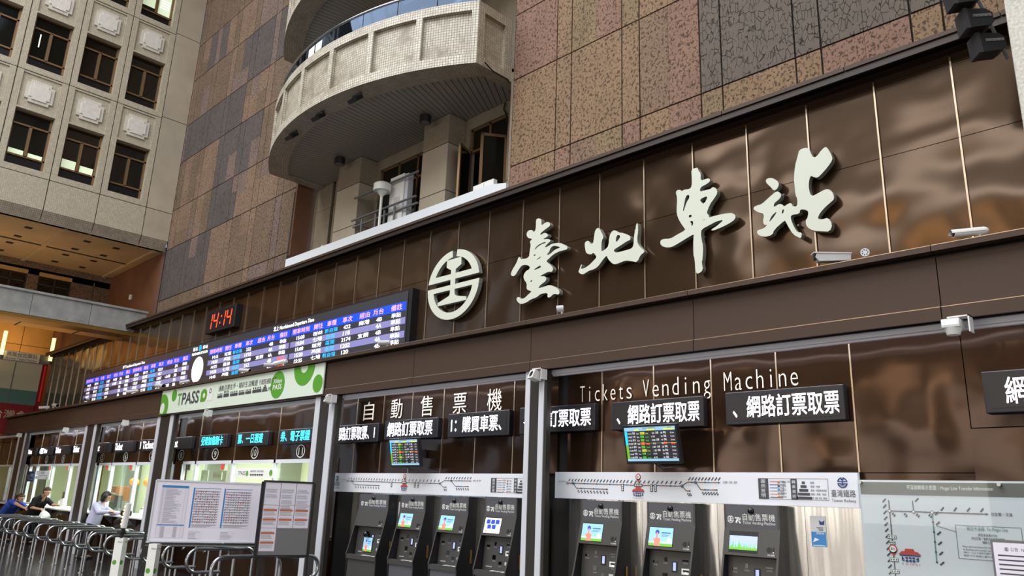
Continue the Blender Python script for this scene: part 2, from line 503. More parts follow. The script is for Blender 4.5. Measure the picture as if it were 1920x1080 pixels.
class MB:
    def __init__(self):
        self.v = []
        self.f = []
        self.m = []
        self.uv = []

    def poly(self, pts, m=0, uv=None):
        n = len(self.v)
        self.v += [tuple(p) for p in pts]
        self.f.append(tuple(range(n, n + len(pts))))
        self.m.append(m)
        self.uv.append(uv)
        return self

    def raw(self, verts, faces, m=0):
        n = len(self.v)
        self.v += [tuple(p) for p in verts]
        for f in faces:
            self.f.append(tuple(n + i for i in f))
            self.m.append(m)
            self.uv.append(None)
        return self

    def box(self, x0, x1, y0, y1, z0, z1, m=0):
        a = [(x0, y0, z0), (x1, y0, z0), (x1, y1, z0), (x0, y1, z0), (x0, y0, z1), (x1, y0, z1), (x1, y1, z1), (x0, y1, z1)]
        return self.raw(a, [(0, 3, 2, 1), (4, 5, 6, 7), (0, 1, 5, 4), (1, 2, 6, 5), (2, 3, 7, 6), (3, 0, 4, 7)], m)

    def cham(self, x0, x1, y0, y1, z0, z1, c, m=0):
        """box with chamfered edges"""
        bm = bmesh.new()
        bmesh.ops.create_cube(bm, size=1)
        for w in bm.verts:
            w.co = Vector((x0 + (w.co.x + .5) * (x1 - x0), y0 + (w.co.y + .5) * (y1 - y0), z0 + (w.co.z + .5) * (z1 - z0)))
        bmesh.ops.bevel(bm, geom=bm.edges[:], offset=c, segments=2, affect='EDGES', profile=0.5)
        bm.verts.index_update()
        self.raw([w.co[:] for w in bm.verts], [[w.index for w in f.verts] for f in bm.faces], m)
        bm.free()
        return self

    def obox(self, c, ax, ay, az, m=0):
        """box from a centre and three half-axis vectors"""
        c, ax, ay, az = Vector(c), Vector(ax), Vector(ay), Vector(az)
        a = [c - ax - ay - az, c + ax - ay - az, c + ax + ay - az, c - ax + ay - az,
             c - ax - ay + az, c + ax - ay + az, c + ax + ay + az, c - ax + ay + az]
        return self.raw(a, [(0, 3, 2, 1), (4, 5, 6, 7), (0, 1, 5, 4), (1, 2, 6, 5), (2, 3, 7, 6), (3, 0, 4, 7)], m)

    def prism(self, pts, o, u, w, d, m=0, ms=None):
        """closed 2-D outline on the plane o,u,w pushed along vector d"""
        o, u, w, d = Vector(o), Vector(u), Vector(w), Vector(d)
        a = [o + u * p[0] + w * p[1] for p in pts]
        b = [p + d for p in a]
        n = len(a)
        self.poly(a, m)
        self.poly(list(reversed(b)), m)
        for i in range(n):
            j = (i + 1) % n
            self.poly([a[i], b[i], b[j], a[j]], m if ms is None else ms)
        return self

    def cyl(self, p0, p1, r0, r1=None, seg=16, m=0, caps=True):
        return self.tube([p0, p1], [r0, r0 if r1 is None else r1], seg, m, caps)

    def tube(self, pts, r, seg=10, m=0, caps=True):
        pts = [Vector(p) for p in pts]
        n = len(pts)
        rs = [r] * n if not isinstance(r, (list, tuple)) else list(r)
        t0 = (pts[1] - pts[0]).normalized()
        ref = Vector((0, 0, 1)) if abs(t0.z) < 0.9 else Vector((1, 0, 0))
        s = t0.cross(ref).normalized()
        verts = []
        for i, p in enumerate(pts):
            if i == 0:
                t = t0
            elif i == n - 1:
                t = (pts[-1] - pts[-2]).normalized()
            else:
                t = ((pts[i + 1] - p).normalized() + (p - pts[i - 1]).normalized()).normalized()
            s = (s - t * s.dot(t)).normalized()
            q = t.cross(s)
            for k in range(seg):
                a = 2 * PI * k / seg
                verts.append(p + (s * math.cos(a) + q * math.sin(a)) * rs[i])
        faces = []
        for i in range(n - 1):
            for k in range(seg):
                k2 = (k + 1) % seg
                faces.append((i * seg + k, i * seg + k2, (i + 1) * seg + k2, (i + 1) * seg + k))
        if caps:
            faces.append(tuple(reversed(range(seg))))
            faces.append(tuple(range((n - 1) * seg, n * seg)))
        return self.raw(verts, faces, m)

    def disc(self, c, u, w, r, m=0, seg=28, ru=None):
        c, u, w = Vector(c), Vector(u), Vector(w)
        ru = r if ru is None else ru
        return self.poly([c + u * math.cos(2 * PI * k / seg) * ru + w * math.sin(2 * PI * k / seg) * r for k in range(seg)], m)

    def ring(self, c, u, w, r0, r1, m=0, seg=28, a0=0.0, a1=2 * PI):
        c, u, w = Vector(c), Vector(u), Vector(w)
        for k in range(seg):
            a, b = a0 + (a1 - a0) * k / seg, a0 + (a1 - a0) * (k + 1) / seg
            d1, d2 = u * math.cos(a) + w * math.sin(a), u * math.cos(b) + w * math.sin(b)
            self.poly([c + d1 * r0, c + d1 * r1, c + d2 * r1, c + d2 * r0], m)
        return self

    def sphere(self, c, r, m=0, seg=14, rings=9, sc=(1, 1, 1)):
        bm = bmesh.new()
        bmesh.ops.create_uvsphere(bm, u_segments=seg, v_segments=rings, radius=r)
        bm.verts.index_update()
        self.raw([(c[0] + w.co.x * sc[0], c[1] + w.co.y * sc[1], c[2] + w.co.z * sc[2]) for w in bm.verts],
                 [[w.index for w in f.verts] for f in bm.faces], m)
        bm.free()
        return self

    def build(self, name, mats, parent=None, smooth=False, label=None, fix=True):
        me = bpy.data.meshes.new(name)
        if parent is not None:
            o0 = origin_of(parent)
        else:
            xs = [p[0] for p in self.v]
            ys = [p[1] for p in self.v]
            zs = [p[2] for p in self.v]
            o0 = Vector(((min(xs) + max(xs)) / 2, (min(ys) + max(ys)) / 2, min(zs)))
        me.from_pydata([(p[0] - o0.x, p[1] - o0.y, p[2] - o0.z) for p in self.v], [], self.f)
        if not isinstance(mats, (list, tuple)):
            mats = [mats]
        for k in mats:
            me.materials.append(M[k] if isinstance(k, str) else k)
        me.polygons.foreach_set('material_index', self.m)
        uvl = me.uv_layers.new(name='UVMap')
        for p in me.polygons:
            g = self.uv[p.index]
            if g is None:
                n = p.normal
                if abs(n.z) > 0.8:
                    f = lambda c: (c.x, c.y)
                elif abs(n.x) > abs(n.y):
                    f = lambda c: (c.y, c.z)
                else:
                    f = lambda c: (c.x, c.z)
                for li in p.loop_indices:
                    uvl.data[li].uv = f(me.vertices[me.loops[li].vertex_index].co + o0)
            else:
                for li, t in zip(p.loop_indices, g):
                    uvl.data[li].uv = t
        if fix:
            bm = bmesh.new()
            bm.from_mesh(me)
            bmesh.ops.remove_doubles(bm, verts=bm.verts, dist=1e-5)
            bm.to_mesh(me)
            bm.free()
        if smooth:
            me.polygons.foreach_set('use_smooth', [True] * len(me.polygons))
            me.set_sharp_from_angle(angle=math.radians(42))
        o = bpy.data.objects.new(name, me)
        COL.objects.link(o)
        if parent is not None:
            o.parent = parent
            ORG[o.name] = o0
        else:
            o.location = o0
            ORG[o.name] = o0
        if label:
            o['label'] = label
        return o


def structure(mb, name, mats, parent=None, smooth=False):
    o = mb.build(name, mats, parent, smooth)
    if parent is None:
        o['kind'] = 'structure'
    return o


def dup(root, loc=None, label=None, rz=None, group=None):
    def cp(o, par):
        c = o.copy()
        COL.objects.link(c)
        if par is not None:
            c.parent = par
        for ch in [k for k in kids.get(o.name, [])]:
            cp(ch, c)
        return c
    kids = {}
    for o in COL.objects:
        if o.parent:
            kids.setdefault(o.parent.name, []).append(o)
    r = cp(root, None)
    if loc is not None:
        r.location = loc
    if rz is not None:
        r.rotation_euler = (0, 0, rz)
    if label:
        r['label'] = label
    if group:
        r['group'] = group
    return r


_txt = {}


def glyphs(s, bold=0.0):
    key = (s, bold)
    if key not in _txt:
        cu = bpy.data.curves.new('t', 'FONT')
        cu.body = s
        cu.size = 1.0
        cu.resolution_u = 3
        cu.fill_mode = 'FRONT'
        cu.offset = bold
        ob = bpy.data.objects.new('t', cu)
        COL.objects.link(ob)
        dg = bpy.context.evaluated_depsgraph_get()
        me = bpy.data.meshes.new_from_object(ob.evaluated_get(dg))
        vs_ = [v.co[:] for v in me.vertices]
        fs_ = [tuple(p.vertices) for p in me.polygons]
        bpy.data.objects.remove(ob)
        bpy.data.curves.remove(cu)
        bpy.data.meshes.remove(me)
        if vs_:
            x0, x1 = min(v[0] for v in vs_), max(v[0] for v in vs_)
            y0, y1 = min(v[1] for v in vs_), max(v[1] for v in vs_)
        else:
            x0 = x1 = y0 = y1 = 0
        _txt[key] = (vs_, fs_, (x0, x1, y0, y1))
    return _txt[key]


class Frame:
    """a flat working plane: origin, right vector, up vector"""
    def __init__(self, o, u, w):
        self.o, self.u, self.w = Vector(o), Vector(u).normalized(), Vector(w).normalized()
        self.n = self.u.cross(self.w)

    def p(self, x, y, d=0.0):
        return self.o + self.u * x + self.w * y + self.n * d

    def rect(self, mb, x0, x1, y0, y1, d=0.0, m=0):
        mb.poly([self.p(x0, y0, d), self.p(x1, y0, d), self.p(x1, y1, d), self.p(x0, y1, d)], m)

    def box(self, mb, x0, x1, y0, y1, d0, d1, m=0):
        c = self.p((x0 + x1) / 2, (y0 + y1) / 2, (d0 + d1) / 2)
        mb.obox(c, self.u * abs(x1 - x0) / 2, self.w * abs(y1 - y0) / 2, self.n * abs(d1 - d0) / 2, m)

    def poly(self, mb, pts, d=0.0, m=0):
        mb.poly([self.p(a, b, d) for a, b in pts], m)

    def line(self, mb, a, b, t, d=0.0, m=0):
        a, b = Vector(a), Vector(b)
        q = (b - a).normalized()
        q = Vector((-q.y, q.x)) * t / 2
        self.poly(mb, [a - q, b - q, b + q, a + q], d, m)

    def disc(self, mb, x, y, r, d=0.0, m=0, seg=20):
        mb.disc(self.p(x, y, d), self.u, self.w, r, m, seg)

    def ring(self, mb, x, y, r0, r1, d=0.0, m=0, seg=20, a0=0.0, a1=2 * PI):
        mb.ring(self.p(x, y, d), self.u, self.w, r0, r1, m, seg, a0, a1)

    def text(self, mb, s, x, y, h, m=0, d=0.0, w=None, align='L', bold=0.0, rot=0.0, clip=None):
        """h = height of the line; w = forced width"""
        vs_, fs_, (x0, x1, y0, y1) = glyphs(s, bold)
        if not vs_:
            return
        # one em scaled so that CJK / capitals stand h high
        ref = 0.70 if all(ord(c) < 0x2000 for c in s) else 0.90
        sy = h / ref
        base = 0.0 if ref == 0.70 else -0.10
        sx = sy if w is None else w / max(1e-6, (x1 - x0))
        ww = (x1 - x0) * sx
        bold = bold * 1.0
        off = {'L': 0, 'C': -ww / 2, 'R': -ww}[align]
        ca, sa = math.cos(rot), math.sin(rot)
        out = []
        for v in vs_:
            px, py = (v[0] - x0) * sx + off, (v[1] - base) * sy
            if clip:
                px = min(max(px, clip[0] - x), clip[1] - x)
            out.append(self.p(x + px * ca - py * sa, y + px * sa + py * ca, d))
        mb.raw(out, fs_, m)


def north(y):
    """plane facing the camera side (-Y): x = world X, y = world Z"""
    return Frame((0, y, 0), (1, 0, 0), (0, 0, 1))


def west(x):
    """plane facing +X: x = world Y, y = world Z"""
    return Frame((x, 0, 0), (0, 1, 0), (0, 0, 1))


def emblem(fr, mb, x, y, r, d, m=0, thin=1.0):
    """round railway emblem: split ring crossed by two bars and a rail section"""
    def arc(a0, a1, r0, r1, n=18):
        fr.ring(mb, x, y, r0 * r, r1 * r, d, m, n, a0, a1)
    ri = 0.77
    g = 0.09
    b0, b1 = 0.13, 0.29
    A = math.asin
    arc(A(b1), PI / 2 - g, ri, 1)
    arc(PI / 2 + g, PI - A(b1), ri, 1)
    arc(PI + A(b1), 2 * PI - A(b1), ri, 1, 30)
    for s in (1, -1):
        xo0, xo1 = math.sqrt(1 - b0 * b0), math.sqrt(1 - b1 * b1)
        q = [(-xo0, b0 * s), (xo0, b0 * s), (xo1, b1 * s), (-xo1, b1 * s)]
        if s < 0:
            q.reverse()
        fr.poly(mb, [(x + a * r, y + b * r) for a, b in q], d, m)
    beam = [(-0.56, -0.54), (0.56, -0.54), (0.55, -0.45), (0.19, -0.38), (0.10, -0.31), (0.10, 0.42), (0.28, 0.52), (0.28, 0.75),
            (-0.28, 0.75), (-0.28, 0.52), (-0.10, 0.42), (-0.10, -0.31), (-0.19, -0.38), (-0.55, -0.45)]
    fr.poly(mb, [(x + a * r, y + b * r) for a, b in beam], d + 0.0004, m)


def fill(outer, holes):
    """triangulate an outline with holes -> verts2d, tris"""
    from mathutils.geometry import tessellate_polygon
    loops = [[Vector((p[0], p[1], 0)) for p in L] for L in [outer] + holes]
    flat = [(p.x, p.y) for L in loops for p in L]
    return flat, tessellate_polygon(loops)


def cut_letter(mb, outer, holes, y0, y1, mf=0, ms=1):
    """letter cut from a thick board, face towards -Y at y0"""
    flat, tris = fill(outer, holes)
    mb.raw([(a, y0, b) for a, b in flat], tris, mf)
    mb.raw([(a, y1, b) for a, b in flat], tris, mf)
    for L in [outer] + holes:
        for i in range(len(L)):
            p, q = L[i], L[(i + 1) % len(L)]
            mb.poly([(p[0], y0, p[1]), (q[0], y0, q[1]), (q[0], y1, q[1]), (p[0], y1, p[1])], ms)


def smooth_loop(L, it=1):
    for _ in range(it):
        out = []
        n = len(L)
        for i in range(n):
            p, q = L[i], L[(i + 1) % n]
            out.append((p[0] * .75 + q[0] * .25, p[1] * .75 + q[1] * .25))
            out.append((p[0] * .25 + q[0] * .75, p[1] * .25 + q[1] * .75))
        L = out
    return L

# ================================================================== SETTING
# floor, far walls and roof of the hall
b = MB().box(-48, 22, -30, 14, -0.3, 0.0)
structure(b, 'floor', 'floor')
b = MB()
b.box(-48, 22, -30.4, -30, 0, 24, 0)
for k in range(20):                      # piers of the opposite wall
    b.box(-46 + k * 3.4, -45.2 + k * 3.4, -30, -29.5, 5.5, 24, 1)
b.box(-48, 22, -30, -26.5, 5.0, 5.6, 1)
structure(b, 'wall_south', ['s_brown', 's_light'])
b = MB()
b.box(21.6, 22, -30, 14, 0, 24, 0)
for k in range(10):
    b.box(21.1, 21.6, -28 + k * 4, -27.2 + k * 4, 0, 24, 1)
structure(b, 'wall_east', ['s_tan', 's_light'])
b = MB()
for k in range(12):
    b.box(-23 + k * 2.6, -22.8 + k * 2.6, -20, 5, 22.2, 22.7, 0)
for k in range(9):
    b.box(-23, 6, -20 + k * 3.0, -19.85 + k * 3.0, 22.25, 22.6, 0)
b.box(-48, 22, 5, 14, 22.2, 22.7, 1)
b.box(-48, 22, -30, -20, 22.2, 22.7, 1)
b.box(-48, -23, -20, 5, 22.2, 22.7, 1)
b.box(6, 22, -20, 5, 22.2, 22.7, 1)
structure(b, 'ceiling', ['grey_mid', 'office_grey'])

# ---- stone wall behind the sign (plane Y = 8), with the opening under the balcony
ZR = [5.0, 6.85, 8.42, 9.67, 11.24, 12.49, 14.06, 15.31, 16.88, 18.13, 19.7, 22.2]
XS = []
x = -7.26 + 1.28 * 8
while x > -23.9:
    XS += [x + 0.31, x]
    x -= 1.28
XS = sorted(v for v in XS if -22.73 < v < 2.6)
XS = [-22.75] + XS + [2.8]
TONES = ['s_tan', 's_pink', 's_olive', 's_brown', 's_mauve', 's_grey', 's_dark', 's_crack', 'darkgap', 's_umber']
DARKR = [(-22.5, -18.7, 11.24, 12.49), (-20.1, -17.4, 9.67, 11.24), (-20.5, -18.4, 8.6, 9.67), (-22.8, -19.6, 6.85, 8.42),
         (-19.1, -16.6, 12.49, 14.06), (-21.9, -20.5, 14.06, 15.31), (-16.9, -15.2, 10.6, 11.24)]


def tone(xa, xb, za, zb):
    xm, zm = (xa + xb) / 2, (za + zb) / 2
    if -4.72 < xm < -1.86 and zm > 6.85:
        return 7
    if -1.86 <= xm < 1.5 and zm > 8.42:
        return 7
    if -4.4 < xm < -3.9 and 6.2 < zm < 6.85:
        return 5
    for r in DARKR:
        if r[0] < xm < r[1] and r[2] < zm < r[3]:
            return 6 if rnd.random() < .85 else 4
    if xm < -15:
        return rnd.choice([9, 9, 3, 3, 9, 9, 4, 3])
    return rnd.choice([0, 0, 1, 1, 3, 0, 2, 0])


b = MB()
b.box(-22.9, 2.8, 8.03, 8.06, 12.3, 22.2, 8)
b.box(-22.9, -15.27, 8.03, 8.06, 5.0, 12.3, 8)
b.box(-8.26, 2.8, 8.03, 8.06, 5.0, 12.3, 8)
gap = 0.011
for zi in range(len(ZR) - 1):
    z0, z1 = ZR[zi], ZR[zi + 1]
    for xi in range(len(XS) - 1):
        x0, x1 = XS[xi], XS[xi + 1]
        spans = [(x0, x1)]
        if z0 < 14.0:                    # leave the balcony opening free
            if x1 <= -15.27 or x0 >= -8.26:
                pass
            elif x0 >= -15.27 and x1 <= -8.26:
                spans = []
            elif x0 < -15.27:
                spans = [(x0, -15.27)]
            else:
                spans = [(-8.26, x1)]
        for xa, xb in spans:
            if xb - xa < 0.05:
                continue
            wide = xb - xa > 0.6
            base = tone(xa, xb, z0, z1)
            subs = []
            xm = (xa + xb) / 2
            cut = [(xa, xm), (xm, xb)] if wide else [(xa, xb)]
            zc = [z0, z1]
            if base not in (7,) and rnd.random() < .5:
                zc = [z0, z0 + (z1 - z0) * rnd.choice([.35, .5, .62]), z1]
            for q in range(len(zc) - 1):
                for (a, c) in cut:
                    t = tone(a, c, zc[q], zc[q + 1])
                    if base not in (5, 6, 7) and t not in (5, 6, 7) and rnd.random() < .72:
                        t = base
                    subs.append((a, c, zc[q], zc[q + 1], t))
            for (a, c, za, zb, t) in subs:
                ga = gap if a == xa else 0.002
                gc = gap if c == xb else 0.002
                gz0 = gap if za == z0 else 0.001
                gz1 = gap if zb == z1 else 0.001
                b.box(a + ga, c - gc, 8.0, 8.035, za + gz0, zb - gz1, t)
structure(b, 'wall_north', TONES)

# ---- recess under the balcony: back wall, reveals, two stone piers
b = MB()
b.box(-15.27, -15.22, 8.0, 8.46, 5.2, 8.6, 1)              # left reveal, rusty
b.box(-15.22, -15.06, 8.40, 8.5, 5.2, 8.6, 2)
b.box(-8.28, -8.23, 8.0, 8.46, 5.2, 8.6, 0)
for xa, xb in ((-15.06, -14.45), (-14.33, -13.55), (-12.75, -12.62), (-10.70, -10.60), (-9.92, -9.80), (-8.80, -8.28)):
    b.box(xa, xb, 8.46, 8.6, 5.2, 6.92, 0)
    b.box(xa, xb, 8.455, 8.6, 6.93, 7.86, 0)
    b.box(xa, xb, 8.46, 8.6, 7.87, 8.6, 0)
b.box(-14.45, -14.33, 8.52, 8.6, 5.2, 8.6, 3)
b.box(-12.62, -10.70, 8.46, 8.6, 8.22, 8.6, 0)
b.box(-9.80, -8.80, 8.46, 8.6, 8.22, 8.6, 0)
b.box(-12.62, -10.70, 8.46, 8.6, 5.2, 5.9, 0)
b.box(-9.80, -8.80, 8.46, 8.6, 5.2, 6.2, 0)
b.box(-15.3, -8.2, 9.6, 9.65, 5.2, 12.4, 3)
structure(b, 'wall_recess_back', ['s_light', 'rust', 'steel', 'darkgap'])
for i, (xa, xb) in enumerate(((-13.58, -12.74), (-10.66, -9.93))):
    b = MB()
    for za, zb, mm in ((5.2, 6.93, 0), (6.945, 7.86, 0), (7.875, 8.44, 1)):
        b.box(xa, xb, 8.06, 8.62, za, zb, mm)
    b.box(xa + .02, xb - .02, 8.07, 8.6, 5.2, 8.44, 2)
    structure(b, 'trim_%d' % (i + 1), ['s_smooth', 's_light', 'darkgap'])

# windows in that recess
w = MB()
for xx in (-12.62, -12.02, -11.40, -10.74):
    w.box(xx, xx + .045, 8.50, 8.56, 5.9, 8.22)
for zz in (5.9, 6.55, 7.72, 8.18):
    w.box(-12.62, -10.70, 8.50, 8.56, zz, zz + .045)
win = structure(w, 'window_1', 'bronze_frame')
MB().box(-12.6, -10.72, 8.53, 8.535, 5.92, 8.2).build('pane', 'dark_glass', win)
w = MB()
for xx in (-9.80, -9.32, -8.84):
    w.box(xx, xx + .045, 8.50, 8.56, 6.2, 8.22)
for zz in (6.2, 7.75, 8.18):
    w.box(-9.80, -8.80, 8.50, 8.56, zz, zz + .045)
win = structure(w, 'window_2', 'bronze_frame')
MB().box(-9.78, -8.82, 8.53, 8.535, 7.75, 8.2).build('pane', 'dark_glass', win)


def sash(hinge, ang, wid, z0, z1, par):
    c, s = math.cos(ang), math.sin(ang)
    fr = Frame(hinge, (c, s, 0), (0, 0, 1))
    m_ = MB()
    for a, d, e, g in ((0, .05, z0, z1), (wid - .05, wid, z0, z1), (0, wid, z0, z0 + .05), (0, wid, z1 - .05, z1)):
        fr.box(m_, a, d, e, g, -.02, .02)
    o = m_.build('casement', 'bronze_frame', par)
    g_ = MB()
    fr.box(g_, .05, wid - .05, z0 + .05, z1 - .05, -.004, .004)
    g_.build('pane', 'dark_glass', o)


sash((-9.78, 8.50, 0), math.radians(-68), 0.47, 6.45, 7.75, win)
sash((-8.84, 8.50, 0), math.radians(180 + 55), 0.47, 6.65, 7.80, win)

# ---- left facade (plane X = -22.73)
FX = -22.73
YC = [6.585 - 1.285 * k for k in range(8)]
b = MB()
b.box(FX - .36, FX - .30, -4, 8.0, 8.7, 22.2, 2)            # backing seen only in the joints
g = 0.012
rows = [9.75 + 2.9 * i for i in range(4)]
for j, yc in enumerate(YC):
    ya, yb = yc - .6425, yc + .6425
    wa, wb = yc - .475, yc + .475
    b.box(FX - .3, FX, ya + g, yb - g, 8.7, 9.56, 0)
    for i, z0 in enumerate(rows):
        z1, zn = z0 + 1.60, z0 + 2.9
        b.box(FX - .3, FX, ya + g, wa, z0 - .17, zn - .19, 0)
        b.box(FX - .3, FX, wb, yb - g, z0 - .17, zn - .19, 0)
        b.box(FX - .3, FX, wa, wb, z0 - .17, z0, 0)
        b.box(FX - .3, FX, wa, wb, z1, z1 + .05, 0)
        b.box(FX - .3, FX - .05, wa, wb, z1 + .05, zn - .24, 0)
        b.box(FX - .3, FX - .015, wa, wb, zn - .24, zn - .19, 0)
for za, zb in ((8.7, 9.56), (9.58, 12.52), (12.54, 15.42), (15.44, 18.3), (18.32, 22.2)):
    b.box(FX - .3, FX, 7.2275 + g, 7.985, za, zb, 1)
# bevelled lower edge
for j, yc in enumerate(YC):
    ya, yb = yc - .6425 + g, yc + .6425 - g
    b.prism([(0, 8.7), (-.3, 8.7), (-.3, 8.41), (-.16, 8.41)], (FX, ya, 0), (1, 0, 0), (0, 0, 1), (0, yb - ya, 0), 3)
b.prism([(0, 8.7), (-.3, 8.7), (-.3, 8.41), (-.16, 8.41)], (FX, 7.24, 0), (1, 0, 0), (0, 0, 1), (0, .74, 0), 3)
fac = structure(b, 'wall_west', ['tile_fac', 's_smooth', 'darkgap', 'tile_dark'])


def cross_outline(w_, h_, c_):
    return [(-w_ + c_, -h_), (w_ - c_, -h_), (w_ - c_, -h_ + c_), (w_, -h_ + c_), (w_, h_ - c_), (w_ - c_, h_ - c_),
            (w_ - c_, h_), (-w_ + c_, h_), (-w_ + c_, h_ - c_), (-w_, h_ - c_), (-w_, -h_ + c_), (-w_ + c_, -h_ + c_)]


wn = 3
for j, yc in enumerate(YC[:6]):
    for i, z0 in enumerate(rows[:3]):
        zc = z0 + 2.18
        p = MB()
        p.prism(cross_outline(.34, .33, .09), (FX - .05, yc, zc), (0, 1, 0), (0, 0, 1), (.045, 0, 0), 0)
        p.prism(cross_outline(.25, .24, .07), (FX - .005, yc, zc), (0, 1, 0), (0, 0, 1), (.025, 0, 0), 1)
        p.build('plaque', ['plaque', 'plaque_in'], fac)
        # window: frame, dark spandrel at the foot, panes
        f = MB()
        X0, X1 = FX - .24, FX - .17
        ya, yb = yc - .475, yc + .475
        f.box(X0, X1, ya, ya + .05, z0, z0 + 1.6)
        f.box(X0, X1, yb - .05, yb, z0, z0 + 1.6)
        f.box(X0, X1, yc - .035, yc + .035, z0 + .33, z0 + 1.22)
        for zz in (z0 + .31, z0 + 1.20):
            f.box(X0, X1, ya, yb, zz, zz + .045)
        f.box(X0, X1, ya, yb, z0 + 1.57, z0 + 1.6)
        fo = structure(f, 'window_%d' % wn, 'bronze_frame')
        wn += 1
        MB().box(X0, X0 + .02, ya + .05, yb - .05, z0, z0 + .31).build('lower_panel', 'black_panel', fo)
        lit = {(0, 2): 1, (1, 2): 0, (1, 0): 2, (2, 0): 3, (2, 1): 4, (3, 0): 3}.get((j, i), 0)
        MB().box(X0 + .01, X0 + .016, ya + .05, yb - .05, z0 + .33, z0 + 1.57).build('pane', 'dark_glass', fo)
        if lit:
            k = MB()
            if lit == 1:
                k.box(X0 + .02, X0 + .024, ya + .06, yc - .05, z0 + .5, z0 + 1.2, 0)
                k.box(X0 + .02, X0 + .024, yc + .05, yb - .06, z0 + .4, z0 + 1.2, 0)
                for q in range(4):
                    k.box(X0 + .026, X0 + .028, yc + .1, yb - .1, z0 + .62 + q * .09, z0 + .65 + q * .09, 1)
            elif lit in (2, 3):
                k.box(X0 + .02, X0 + .024, ya + .07, yc - .05, z0 + .36, z0 + (.5 if lit == 3 else .62), 0)
                k.box(X0 + .02, X0 + .024, yc + .06, yb - .07, z0 + .36, z0 + (.48 if lit == 3 else .56), 0)
            elif lit == 4:
                k.box(X0 + .02, X0 + .024, ya + .22, ya + .245, z0 + .7, z0 + 1.1, 1)
            k.build('lit_interior', ['lit_pane', 'tube_white'], fo, label='lit room seen through the pane')

# soffit behind the facade's foot, recessed wall with two dark windows, side wall
b = MB()
b.box(-27.5, FX - .16, -4, 8.0, 8.41, 8.6, 0)
for yy in (7.75, 5.35, 2.9, 0.4):
    b.box(-27.4, FX - .25, yy - .05, yy + .05, 8.36, 8.42, 0)
b.box(-25.25, -25.18, -4, 7.7, 8.395, 8.42, 1)
for yc in (6.9, 6.1, 4.6, 3.6, 2.1):
    for xx in (-23.7, -24.8, -25.7, -26.8):
        b.box(xx - .09, xx + .09, yc - .09, yc + .09, 8.40, 8.415, 1)
structure(b, 'soffit_west', ['soffit', 'darkgap'])
b = MB()
b.box(-27.5, -27.4, -4, 8.0, 8.12, 8.41, 0)
b.box(-27.5, -27.4, -4, 8.0, 6.42, 6.6, 0)
for ya, yb in ((-4, 3.3), (4.1, 4.65), (5.57, 5.88), (6.84, 7.5), (7.52, 8.0)):
    b.box(-27.5, -27.4, ya, yb, 6.6, 8.12, 0)
structure(b, 'wall_recess_west', 's_umber')
for ya, yb in ((3.3, 4.1), (4.65, 5.57), (5.88, 6.84)):
    f = MB()
    for yy in (ya, (ya + yb) / 2 - .02, yb - .04):
        f.box(-27.48, -27.43, yy, yy + .04, 6.6, 8.12)
    f.box(-27.48, -27.43, ya, yb, 7.72, 7.76)
    fo = structure(f, 'window_%d' % wn, 'post_dark')
    wn += 1
    MB().box(-27.47, -27.465, ya + .03, yb - .03, 6.6, 8.12).build('pane', 'dark_glass', fo)
b = MB().box(-34, FX - .3, 8.0, 8.1, 3.5, 8.6, 0)
structure(b, 'wall_side_west', 'rust')

# gallery: parapet, slab, warm stone wall further in
b = MB()
yy = -4.0
for yb in (-1.5, 0.9, 3.3, 4.86, 6.3, 7.78):
    b.box(-23.0, -22.84, yy + .006, yb - .006, 5.86, 6.46, 0)
    yy = yb
b.box(-23.03, -22.80, -4, 7.8, 6.46, 6.52, 0)
b.box(-23.0, -22.86, -4, 7.8, 5.76, 5.855, 1)
structure(b, 'gallery_parapet', ['concrete', 'gold'])
b = MB()
b.box(-24.2, -23.0, -4, 7.8, 5.78, 5.98, 0)
b.box(-23.45, -23.0, -4, 7.79, 5.755, 5.782, 2)
for yy in (-1.5, 0.9, 3.3, 4.86, 6.3):
    b.box(-24.2, -23.0, yy - .02, yy + .02, 5.77, 5.785, 1)
structure(b, 'gallery_slab', ['yellow_stone', 'darkgap', 'gold'])
b = MB()
b.box(-33.3, -33.2, -6, 8.0, 0, 8.0, 1)
ys = [-6, -4, -2, 0, 2, 4, 5.5, 7.0, 8.0]
for a, c in zip(ys[:-1], ys[1:]):
    for za, zb in ((0, 3), (3, 5.2), (5.2, 6.6), (6.6, 8.0)):
        b.box(-33.2, -33.15, a + .01, c - .01, za + .01, zb - .01, 0)
b.box(-33.3, -27.4, -6, 8.0, 8.0, 8.2, 0)
structure(b, 'wall_gallery_west', ['yellow_stone', 'darkgap'])

# granite pier at the right edge of the view
b = MB().cham(-1.0, 1.2, 6.2, 8.0, 3.8, 22.2, .02)
structure(b, 'pier_east', 'granite')

# ---- upper sign wall: brown panels with bright joint strips (plane Y = 7.5)
b = MB()
b.box(-30.6, 2.5, 7.53, 7.6, 3.5, 5.98, 3)
px = [-0.227 * 7.5 - 0.7105 * k for k in range(-6, 42)]
px = sorted(v for v in px if v > -30.6)
ends = [-30.6] + px + [2.6]
for a, c in zip(ends[:-1], ends[1:]):
    for za, zb in ((3.6, 5.055), (5.062, 5.83), (5.836, 5.98)):
        b.box(a + .004, c - .004, 7.5, 7.535, za, zb, 0)
for v in px:
    b.box(v - .008, v + .008, 7.482, 7.51, 3.7, 5.90, 1)
structure(b, 'wall_sign_panels', ['brown', 'strip', 'lip', 'darkgap'])
b = MB()
b.box(-30.6, 2.6, 7.28, 8.02, 5.985, 6.03, 0)
b.box(-30.6, 2.6, 7.27, 7.30, 5.93, 6.0, 2)
b.box(-30.6, 2.6, 7.40, 7.5, 5.93, 5.985, 2)
structure(b, 'trim_3', ['lip', 'fascia', 'lip'])
